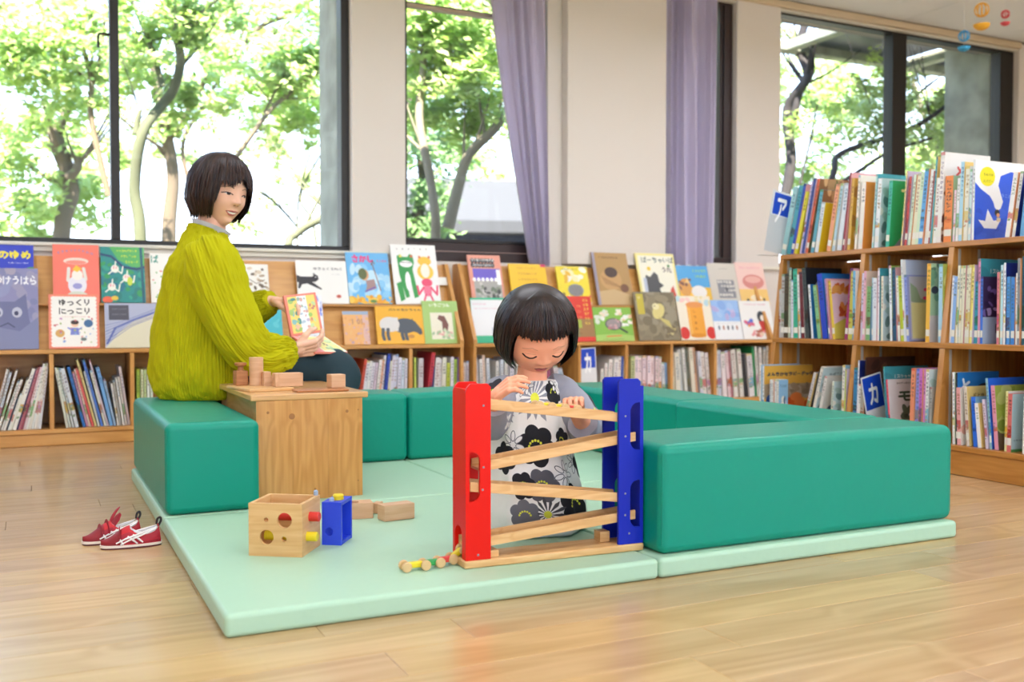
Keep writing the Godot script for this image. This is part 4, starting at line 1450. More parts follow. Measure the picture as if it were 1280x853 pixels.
		26:
			i.rect(0, 0, 1, 1, hx("86bc48"))
			i.dabs(14, 0.02, 0.1, 0.35, 0.5, 0.07, ["eef0e8", "d8e0d0", "e8d8c0"], g)
			i.dabs(16, 0.6, 0.1, 0.98, 0.55, 0.07, ["eef0e8", "f0e8d8", "e8c8a0"], g)
			i.disc(0.5, 0.5, 0.22, hx("4a4a4e"))
			i.disc(0.5, 0.5, 0.19, hx("9a8f90"))
			i.dabs(8, 0.36, 0.36, 0.64, 0.64, 0.05, ["c8a0a0", "a8a098", "b87a80"], g)
			i.line([0.68, 0.64, 0.82, 0.74], 0.06, hx("3a3838"))
			i.pl([0, 0.82, 0.5, 0.78, 1, 0.84, 1, 1, 0, 1], hx("a8cc68"))
			i.line([0.3, 0.86, 0.66, 0.84], 0.05, hx("e08a48"))
			i.small(0.2, 0.75, 0.93, 0.03, hx("6a5a38"), g)
		27:
			i.rect(0, 0, 1, 1, hx("8d8268"))
			i.dabs(50, 0, 0, 1, 1, 0.12, ["857a62", "968b70", "7c725a", "9a917a"], g)
			i.rect(0.06, 0.04, 0.22, 0.46, hx("c8b83e"))
			i.small(0.09, 0.2, 0.1, 0.08, hx("e8e0a8"), g)
			i.oval(0.55, 0.4, 0.14, 0.17, hx("dccf86"), 0.4)
			i.disc(0.5, 0.3, 0.085, hx("e8dfae"))
			i.pl([0.5, 0.5, 0.78, 0.6, 0.84, 0.76, 0.7, 0.68], hx("cbbd74"))
			i.disc(0.47, 0.29, 0.015, blk)
			i.dabs(10, 0.5, 0.7, 0.9, 0.95, 0.06, ["b8a870", "cfc28a", "7a6e54"], g)
		28:
			i.rect(0, 0, 1, 1, hx("efe6d2"))
			i.dabs(12, 0, 0, 1, 0.25, 0.08, ["b8d8e0", "e8d8a0", "f0c8c0"], g)
			i.rect(0.28, 0.22, 0.74, 0.9, hx("f0a638"))
			i.oval(0.51, 0.2, 0.26, 0.07, hx("e89a58"))
			i.oval(0.51, 0.9, 0.23, 0.05, hx("e0922a"))
			for q in 4:
				i.small(0.44, 0.56, 0.32 + q * 0.13, 0.09, hx("b86a28"), g)
			i.oval(0.12, 0.84, 0.14, 0.14, hx("d83a34"))
			i.oval(0.9, 0.84, 0.14, 0.14, hx("d83a34"))
			i.line([0.33, 0.28, 0.33, 0.85], 0.03, hx("f6c870"))
		29:
			i.rect(0, 0, 1, 1, hx("eef0f2"))
			i.rect(0, 0, 1, 0.54, hx("9cc0ee"))
			i.dabs(12, 0.1, 0.1, 0.9, 0.45, 0.12, ["b8b0e0", "a8c8f0", "c8c0e8", "8ab0e8"], g)
			for q in 5:
				i.oval(0.18 + q * 0.16, 0.7, 0.035, 0.06, hx(["7a8a98", "b88a78", "6a6a70"][q % 3]))
			i.line([0.1, 0.6, 0.9, 0.58], 0.015, hx("c8d0d8"))
		30:
			i.rect(0, 0, 1, 1, hx("f0efec"))
			i.small(0.15, 0.85, 0.08, 0.05, hx("d88a9a"), g)
			i.oval(0.64, 0.42, 0.12, 0.15, hx("3a4048"))
			i.oval(0.68, 0.45, 0.07, 0.08, hx("f0e8dc"))
			i.pl([0.54, 0.54, 0.8, 0.52, 0.84, 0.78, 0.62, 0.8], hx("cc4440"))
			i.disc(0.24, 0.6, 0.09, hx("4a6ac8"))
			i.dabs(8, 0.12, 0.52, 0.36, 0.7, 0.06, ["e8a848", "d86a8a", "5a78d0"], g)
			i.dabs(10, 0.3, 0.75, 0.7, 0.95, 0.06, ["e8a0a0", "b86a58", "e8c8b0"], g)
		31:
			i.rect(0, 0, 1, 1, hx("1fa067"))
			i.text("すえ", 0.2, 0.1, 0.26, hx("f4f2c8"), 0.05)
			i.pl([0.1, 1, 0.3, 0.82, 0.55, 0.45, 0.66, 0.3, 0.72, 0.5, 0.95, 0.9, 1, 1], hx("8f8ba6"))
			i.pl([0.5, 1, 0.62, 0.6, 0.8, 1], hx("a8a4b8"))
		32:
			i.rect(0, 0, 1, 1, hx("f2f2f0"))
			i.pl([0, 0.28, 0.12, 0.36, 0.3, 0.44, 0.42, 0.56, 0.5, 0.62, 0.56, 0.5, 0.46, 0.3, 0.5, 0.18, 0.7, 0.12, 1, 0.14, 1, 1, 0, 1], hx("2a5bd8"))
			i.dabs(26, 0, 0.55, 1, 1, 0.1, ["2452cc", "3264e0", "2a5bd8"], g)
			i.pl([0.33, 0.42, 0.44, 0.54, 0.5, 0.64, 0.4, 0.58], hx("f2f2f0"))
			i.disc(0.24, 0.2, 0.15, hx("ecdf1e"))
			i.small(0.16, 0.34, 0.16, 0.05, hx("a8a020"), g)
			i.small(0.16, 0.34, 0.24, 0.05, hx("a8a020"), g)
			i.pl([0.08, 0.74, 0.22, 0.75, 0.26, 0.6, 0.38, 0.74, 0.52, 0.73, 0.44, 0.84, 0.2, 0.84], hx("f4f4f2"))
			i.disc(0.45, 0.64, 0.05, hx("2a2a30"))
			i.disc(0.47, 0.67, 0.035, hx("e8a87a"))
			i.rect(0.44, 0.7, 0.52, 0.75, hx("d8c8a8"))
			i.text("わは", 0.68, 0.68, 0.11, w, 0.025, true)
			i.small(0.52, 0.74, 0.4, 0.07, hx("8ab0f0"), g)
		33:
			i.rect(0, 0, 1, 1, hx("efd2dc"))
			i.pl([0, 0.75, 0.4, 0.6, 1, 0.78, 1, 1, 0, 1], hx("e4dc62"))
			i.line([0.62, 0.85, 0.62, 0.6, 0.4, 0.45], 0.035, hx("5a3a3a"))
			i.line([0.62, 0.62, 0.84, 0.4], 0.03, hx("5a3a3a"))
			i.dabs(34, 0.02, 0.05, 0.95, 0.2, 0.08, ["e08a3a", "d86a2a", "e8a858"], g)
			i.dabs(26, 0.2, 0.4, 0.5, 0.6, 0.07, ["d87a2a", "c85a28", "e89a4a"], g)
			i.dabs(22, 0.65, 0.32, 0.95, 0.5, 0.07, ["d87a2a", "b8702a", "e8a04a"], g)
			i.disc(0.35, 0.85, 0.03, hx("8a7a2a"))
		34:
			i.rect(0, 0, 1, 1, hx("8f9edb"))
			i.rect(0.06, 0.03, 0.97, 0.97, hx("b9c2d8"))
			i.pl([0.08, 0.12, 0.22, 0.2, 0.3, 0.36, 0.97, 0.44, 0.97, 0.55, 0.08, 0.4], hx("8fae9a"))
			i.rect(0.08, 0.42, 0.96, 0.95, hx("d9dca8"))
			i.pl([0.4, 0.42, 0.97, 0.46, 0.97, 0.6], hx("7fae84"))
			i.text("エド", 0.38, 0.18, 0.24, hx("d83a8a"), 0.06)
		35:
			i.rect(0, 0, 1, 1, hx("d9d8da"))
			i.small(0.2, 0.9, 0.06, 0.05, hx("5a5a58"), g)
			i.text("モグ", 0.24, 0.2, 0.26, hx("2f4a38"), 0.05)
			i.dabs(30, 0.3, 0.55, 1, 1, 0.09, ["5a6a58", "3a4a3a", "8a7a68", "a8b8a0"], g)
			i.dabs(6, 0.7, 0.6, 0.9, 0.8, 0.05, ["b85a4a", "c8886a"], g)
		36:
			i.rect(0, 0, 1, 1, hx("e9b64e"))
			i.rect(0, 0.34, 1, 0.6, hx("b3a184"))
			i.dabs(40, 0, 0.36, 1, 0.6, 0.06, ["a8947a", "bfb09a", "94846c"], g)
			i.dabs(40, 0.1, 0.58, 1, 1, 0.1, ["e8702a", "d8602a", "f08a4a"], g)
			i.text("よみきかせラピードッグ", 0.06, 0.13, 0.075, hx("2f3a58"), 0.016)
			i.oval(0.12, 0.66, 0.08, 0.13, hx("3a68b8"))
		37:
			i.rect(0, 0, 1, 1, hx("ebe6e2"))
			i.text("メリ", 0.26, 0.12, 0.16, hx("d8504a"), 0.035)
			i.small(0.6, 0.95, 0.14, 0.1, hx("d8504a"), g)
			i.dabs(40, 0.0, 0.45, 0.4, 1, 0.05, ["8a5a4a", "a87a5a", "6a3a38", "d8c8b8"], g)
		38:
			i.rect(0, 0, 1, 1, hx("f29a40"))
			i.oval(0.7, 0.2, 0.3, 0.15, hx("f0b050"))
			i.dabs(16, 0.55, 0.05, 1, 0.25, 0.08, ["e88a30", "d87a30", "f0c070"], g)
			i.rect(0.56, 0.36, 0.9, 0.84, hx("d8c890"))
			i.dabs(24, 0.56, 0.36, 0.9, 0.84, 0.05, ["7a8a4a", "5a5a3a", "b8a868"], g)
			for q in 5:
				i.small(0.6, 0.84, 0.38 + q * 0.09, 0.06, blk, g)
		39:
			i.rect(0, 0, 1, 1, hx("dfd028"))
			i.disc(0.6, 0.55, 0.26, hx("7f9ad8"))
			i.disc(0.62, 0.66, 0.14, hx("4a4a70"))
			i.oval(0.58, 0.64, 0.09, 0.05, hx("e8d0b0"))
		40:
			i.rect(0, 0, 1, 1, hx("a8a49c"))
			i.disc(0.78, 0.62, 0.48, hx("e8ecf4"))
			i.disc(0.78, 0.62, 0.44, hx("a8c4f0"))
			for q in 5:
				i.disc(0.95, 0.8, 0.36 - 0.045 * q, hx(["e8c04a", "d89a4a", "8ab88a", "7a9ad8", "a8c4f0"][q]))
			i.text("の", 0.34, 0.75, 0.16, blk, 0.04)
			i.text("おと", 0.5, 0.78, 0.15, blk, 0.04)
		41:
			i.rect(0, 0, 1, 1, hx("a9c2c6"))
			i.text("木", 0.38, 0.18, 0.34, hx("2a3434"), 0.07)
			i.oval(0.7, 0.62, 0.16, 0.14, hx("8a6a48"))
			i.oval(0.6, 0.74, 0.2, 0.1, hx("4f9a3e"))
			i.line([0.7, 0.5, 0.82, 0.4], 0.05, hx("6a4a30"))
			i.rect(0, 0.95, 1, 1, hx("4f8a4a"))
			i.small(0.05, 0.3, 0.78, 0.06, hx("6a7a80"), g)
		42:
			i.rect(0, 0, 1, 1, hx("2d6ce0"))
			i.oval(0.78, 0.34, 0.3, 0.18, hx("dfe6f2"))
			i.small(0.58, 0.95, 0.3, 0.09, hx("4a5a78"), g)
			i.dabs(12, 0, 0.5, 1, 1, 0.12, ["2a62d0", "3a7aec"], g)
		43:
			i.rect(0, 0, 1, 1, hx("bcd8ae"))
			i.dabs(40, 0, 0, 1, 0.45, 0.08, ["8ab890", "a8c8a0", "6a8a70", "4a4a58"], g)
			i.dabs(10, 0.4, 0.22, 0.95, 0.4, 0.07, ["e8a8b8", "f0c0c8"], g)
			i.rect(0.3, 0.34, 0.8, 0.62, hx("4aa2dc"))
			i.rect(0, 0.66, 1, 1, hx("e4d4cc"))
			i.line([0.36, 0.76, 0.44, 0.84], 0.02, blk)
			i.line([0.5, 0.76, 0.58, 0.84], 0.02, blk)
		44:
			i.rect(0, 0, 1, 1, hx("a9c4e2"))
			i.rect(0, 0, 1, 0.6, hx("3a3058"))
			i.dabs(30, 0.05, 0.05, 0.95, 0.56, 0.06, ["7a6ab0", "5a4a88", "b0a0d8", "2a2048"], g)
			i.text("しの", 0.3, 0.7, 0.2, hx("4a5a6a"), 0.04)
		45:
			i.rect(0, 0, 1, 1, hx("e2ded8"))
			i.oval(0.66, 0.36, 0.22, 0.26, hx("242226"))
			i.oval(0.42, 0.72, 0.3, 0.18, hx("4a5a78"))
			i.oval(0.38, 0.7, 0.1, 0.07, hx("c8d0dc"))
		46:
			i.rect(0, 0, 1, 1, hx("d9a93c"))
			i.dabs(24, 0, 0, 1, 1, 0.14, ["e0b450", "c8922e", "e8c878", "b8863a"], g)
			i.oval(0.6, 0.85, 0.3, 0.1, hx("5a8a4a"))
		47:
			i.rect(0, 0, 1, 1, hx("dfe4ec"))
			i.rect(0.2, 0, 1, 0.35, hx("3f6a98"))
			i.disc(0.5, 0.72, 0.22, hx("3a3a48"))
			i.disc(0.5, 0.72, 0.19, hx("dfe4ec"))
			i.dabs(8, 0.3, 0.4, 0.9, 0.55, 0.07, ["2a2a3a", "c84a4a", "5a78a8"], g)
		48:
			i.rect(0, 0, 1, 1, hx("8f6a48"))
			i.dabs(50, 0, 0, 1, 1, 0.1, ["a8845a", "6a7a4a", "b89a70", "5a4030", "d8b888"], g)
		49:
			i.rect(0, 0, 1, 1, hx("24272e"))
			i.text("白ス", 0.24, 0.2, 0.2, hx("e8e8e4"), 0.04)
			i.dabs(16, 0, 0.55, 1, 1, 0.1, ["30343c", "1c1e24", "3c3a40"], g)
		50:
			i.rect(0, 0, 1, 1, hx("1f2f80"))
			i.text("くの", 0.5, 0.28, 0.2, hx("c87ac0"), 0.04)
			i.dabs(12, 0, 0.5, 1, 1, 0.1, ["2a3a90", "3a4aa0"], g)
		51:
			i.rect(0, 0, 1, 1, hx("c4d8dc"))
			i.dabs(30, 0, 0.2, 1, 1, 0.1, ["8ab0b0", "a8c4c0", "e8e8e0", "6a8a8a"], g)
			i.small(0.2, 0.85, 0.1, 0.09, hx("4a6a70"), g)
		52:
			i.rect(0, 0, 1, 1, hx("efeae0"))
			i.dabs(24, 0.1, 0.3, 0.9, 0.95, 0.1, ["e8b0a0", "a8c8a0", "f0d890", "98b8d8"], g)
			i.small(0.2, 0.85, 0.1, 0.09, hx("6a5a58"), g)
		53:
			i.rect(0, 0, 1, 1, hx("e7cbb8"))
			i.oval(0.62, 0.3, 0.2, 0.1, hx("c8504a"))
			i.dabs(12, 0.1, 0.5, 0.9, 0.95, 0.1, ["f0d8c8", "d8b8a8"], g)
		54:
			i.rect(0, 0, 1, 1, hx("4d2d22"))
			i.dabs(30, 0, 0, 1, 1, 0.12, ["3a2018", "5c382a", "6a4630"], g)
		55:
			i.rect(0, 0, 1, 1, hx("3f9aa8"))
			i.dabs(16, 0, 0, 1, 1, 0.12, ["4aa8b4", "388c9a"], g)
			i.small(0.2, 0.8, 0.12, 0.08, hx("e8f0ec"), g)
		56:
			i.rect(0, 0, 1, 1, hx("9fb050"))
			i.rect(0, 0.7, 1, 1, hx("6a5a48"))
			i.dabs(24, 0, 0, 1, 0.7, 0.12, ["a8bc5a", "8a9c44", "c0c880"], g)
		57:
			i.rect(0, 0, 1, 1, hx("2a7cc6"))
			i.oval(0.65, 0.32, 0.26, 0.16, hx("24222a"))
			i.oval(0.6, 0.42, 0.1, 0.05, hx("d84a3a"))
			i.oval(0.7, 0.6, 0.2, 0.1, hx("d8d88a"))
			i.text("と", 0.06, 0.08, 0.24, hx("e8f0f8"), 0.05)
		58:
			i.rect(0, 0, 1, 1, hx("b7c9e8"))
			i.rect(0.3, 0.45, 1, 0.75, hx("3a86c0"))
			i.rect(0, 0, 0.08, 1, hx("e8ecf0"))
		59: # open board book, upper leaf
			i.rect(0, 0, 1, 1, hx("f08a78"))
			i.rect(0.07, 0.05, 0.93, 0.94, hx("f2d878"))
			i.rect(0.36, 0.05, 0.66, 0.94, hx("eceef0"))
			i.dabs(18, 0.4, 0.1, 0.62, 0.9, 0.045, ["b8c8d8", "c8b8d0", "a8b8a8", "d8a8a0"], g)
			i.dabs(16, 0.1, 0.1, 0.34, 0.9, 0.07, ["8ac0c0", "a8c878", "e8c0a0", "5a9a9a"], g)
			i.dabs(12, 0.7, 0.1, 0.9, 0.9, 0.06, ["a8c870", "e8b870", "c8d8a0", "d08a78"], g)
			i.small(0.1, 0.34, 0.12, 0.05, hx("6a7a58"), g)
		60: # lower leaf
			i.rect(0, 0, 1, 1, hx("e8eed0"))
			i.rect(0, 0, 0.3, 1, hx("f0a0a0"))
			i.rect(0.34, 0.08, 0.95, 0.9, hx("e8dc8a"))
			i.dabs(14, 0.38, 0.1, 0.9, 0.85, 0.08, ["a8c890", "c8d8a8", "8ab088", "e8e0c0"], g)
			i.dabs(3, 0.5, 0.3, 0.66, 0.6, 0.05, ["4a3a3a", "6a5a4a"], g)
		61: # sign of the first kana row
			i.rect(0, 0, 1, 1, hx("c9ccce"))
			i.rect(0.05, 0.02, 0.95, 0.40, hx("e6ebf0"))
			i.rect(0.09, 0.035, 0.91, 0.385, hx("1647c0"))
			i.text("ア", 0.26, 0.10, 0.48, w, 0.075)
		62: # sign of the second kana row
			i.rect(0, 0, 1, 1, hx("e9eaec"))
			i.rect(0.05, 0.03, 0.95, 0.62, hx("1b49c4"))
			i.text("カ", 0.27, 0.14, 0.46, w, 0.08)
		70: # tall white sign of the second kana row
			i.rect(0, 0, 1, 1, hx("e9eaec"))
			i.rect(0.06, 0.02, 0.94, 0.36, hx("1b49c4"))
			i.text("カ", 0.27, 0.08, 0.42, w, 0.08)
		_:
			var pal: Array = [["8ab8d8", "e8e4d8", "4a6a88"], ["e8b0b8", "f4ece8", "a84a58"], ["b8d0a0", "f0f0dc", "5a7a48"], ["f0d080", "fff4d8", "9a6a28"], ["d8c8e0", "f4f0f4", "6a5488"], ["e8e6e0", "c8d4d8", "58606a"], ["f0a878", "fce8d8", "8a4a30"]][k % 7]
			i.rect(0, 0, 1, 1, hx(pal[0]))
			i.oval(0.5, 0.62, 0.32, 0.24, hx(pal[1]))
			i.dabs(14, 0.2, 0.4, 0.8, 0.85, 0.08, pal, g)
			i.small(0.15, 0.85, 0.12, 0.1, hx(pal[2]), g)


# ---------------------------------------------------------------- books
# stands at its origin; spine at -x, front cover at +z
func book(label: String, wd: float, ht: float, th: float, colour: Color, cell: int, spine: int, group: String, sticker := false, called := "picture_book") -> Node3D:
	var t := thing(called, label, "book", Vector3.ZERO, 0.0, group)
	var ct := minf(0.002, th * 0.18)
	var a := MB.new()
	a.col = colour.srgb_to_linear()
	var h := th / 2
	a.box(Vector3(-wd / 2, 0, h - ct), Vector3(wd / 2, ht, h))
	a.box(Vector3(-wd / 2, 0, -h), Vector3(wd / 2, ht, -h + ct))
	a.box(Vector3(-wd / 2, 0, -h + ct), Vector3(-wd / 2 + ct, ht, h - ct))
	var m := a.mesh(tinted("book_board", 0.4))
	if cell >= 0:
		var f := MB.new()
		var e := h + 0.00015
		f.face(Vector3(-wd / 2, 0, e), Vector3(wd / 2, 0, e), Vector3(wd / 2, ht, e), Vector3(-wd / 2, ht, e), Vector3.BACK, cell_uv(cell))
		f.surface(m, cover_mat)
	if spine >= 0:
		var s := MB.new()
		s.col = a.col
		var e := -wd / 2 - 0.00015
		s.face(Vector3(e, 0, -h), Vector3(e, 0, h), Vector3(e, ht, h), Vector3(e, ht, -h), Vector3.LEFT, Rect2((spine % SPINES + 0.04) / SPINES, 0.002, 0.92 / SPINES, 0.996))
		s.surface(m, spine_mat)
	part("cover", m, t)
	var p := MB.new()
	p.box(Vector3(-wd / 2 + ct, 0.003, -h + ct), Vector3(wd / 2 - 0.004, ht - 0.003, h - ct))
	part("pages", p.mesh(flat("paper", "efe9dc", 0.8)), t)
	if sticker:
		var q := MB.new()
		var e := -wd / 2 - 0.0004
		q.rbox(Vector3(e, 0.022, -h * 0.92), Vector3(e + 0.0003, 0.046, h * 0.92), 0.0001)
		part("spine_label", q.mesh(flat("label_paper", "eeeade", 0.6)), t)
	return t


func displayed_books() -> void:
	for d: Array in DISPLAY:
		var up: bool = d[0] == 1
		var t := book(d[6], d[2], d[3], 0.009, hx(d[5]), d[4], -1, "picture books on display")
		var tilt := deg_to_rad(17.0 if up else 15.0)
		t.position = Vector3(d[1], (0.612 if up else 0.4115) + 0.0045 * sin(tilt) + 0.0002, -4.762 if up else -4.672)
		t.rotation = Vector3(-tilt, 0, 0)
	# slip of paper on the upper step, right of the frogs
	var nt := thing("notice_card", "small white notice card right of the frog book", "card", Vector3(1.925, 0.735, -4.815))
	var b := MB.new()
	b.rbox(Vector3(-0.045, -0.022, -0.001), Vector3(0.045, 0.022, 0.001), 0.0005)
	part("card", b.mesh(flat("card_white", "f2f0ea", 0.7)), nt)
	nt.rotation.x = -0.35


const DISPLAY := [
	[1, -0.108, 0.222, 0.261, 0, "2f46c4", "dark blue picture book with yellow title, upper row far left"],
	[1, 0.173, 0.189, 0.270, 2, "f47a68", "salmon picture book with a white bear, upper row beside the window bar"],
	[1, 0.367, 0.186, 0.265, 4, "1f8a80", "green picture book with white monkeys, upper row left of the woman"],
	[1, 0.568, 0.169, 0.239, 6, "f2efe6", "white picture book almost hidden behind the woman's shoulder"],
	[1, 0.921, 0.199, 0.196, 7, "f1eee8", "white picture book with brown blossoms, upper row in front of the woman"],
	[1, 1.283, 0.253, 0.222, 8, "f3f1ec", "white picture book with a running black cat"],
	[1, 1.523, 0.222, 0.271, 9, "6fb6e6", "sky blue picture book with a child holding a stick"],
	[1, 1.776, 0.246, 0.322, 10, "f2f1ee", "white picture book with green, yellow and pink frogs"],
	[1, 2.173, 0.192, 0.276, 16, "e79a86", "pink picture book with purple band, upper row by the double upright"],
	[1, 2.426, 0.225, 0.232, 17, "f2c21c", "bright yellow picture book above the toddler's head"],
	[1, 2.702, 0.199, 0.224, 18, "f0d83a", "yellow picture book with grey zebras, right of the toddler's head"],
	[1, 2.962, 0.234, 0.313, 19, "b08a55", "brown picture book with a sleeping face, tallest in the upper row"],
	[1, 3.273, 0.268, 0.317, 20, "f0e29a", "pale yellow picture book with a dark grey cat"],
	[1, 3.523, 0.228, 0.247, 21, "4fa6dc", "blue and yellow picture book with a white hamster"],
	[1, 3.743, 0.209, 0.268, 22, "cfc9be", "grey picture book with a square maze drawing"],
	[1, 3.957, 0.215, 0.278, 23, "eeb9ae", "pink picture book with a red dome, last in the upper row"],
	[0, -0.102, 0.242, 0.358, 1, "8c8cb2", "grey violet picture book with a big cat, lower row far left"],
	[0, 0.159, 0.201, 0.243, 3, "f0876c", "white picture book with scalloped salmon border and black title"],
	[0, 0.391, 0.217, 0.204, 5, "d8d2b8", "cream and blue landscape picture book left of the woman"],
	[0, 0.997, 0.131, 0.175, 12, "4cc0cc", "turquoise picture book under the woman's far arm"],
	[0, 1.200, 0.125, 0.248, 11, "f0f0f4", "white picture book with blue blossoms behind the open book"],
	[0, 1.424, 0.130, 0.168, 13, "e8ac68", "small orange picture book with a number on it"],
	[0, 1.651, 0.249, 0.194, 14, "efb030", "yellow ochre picture book with a tapir"],
	[0, 1.874, 0.193, 0.224, 15, "a6c874", "light green picture book with a framed brown bear"],
	[0, 2.154, 0.212, 0.243, 24, "48b48c", "white picture book with green edges, lower row by the double upright"],
	[0, 2.397, 0.240, 0.209, 52, "f2ece0", "white picture book hidden behind the toddler's head"],
	[0, 2.679, 0.191, 0.256, 25, "d83a2c", "red and brown picture book beside the toddler's head"],
	[0, 2.901, 0.248, 0.193, 26, "86b848", "green picture book with a magnifying glass"],
	[0, 3.198, 0.278, 0.285, 27, "8a8068", "grey brown picture book with a pale owl"],
	[0, 3.466, 0.239, 0.263, 28, "f0ead8", "white picture book with a large orange mug"],
	[0, 3.688, 0.201, 0.240, 29, "a8c4ea", "light blue and white picture book with small figures, lower row"],
	[0, 3.912, 0.237, 0.237, 30, "f0efec", "white picture book with a penguin in red, last in the lower row"],
]


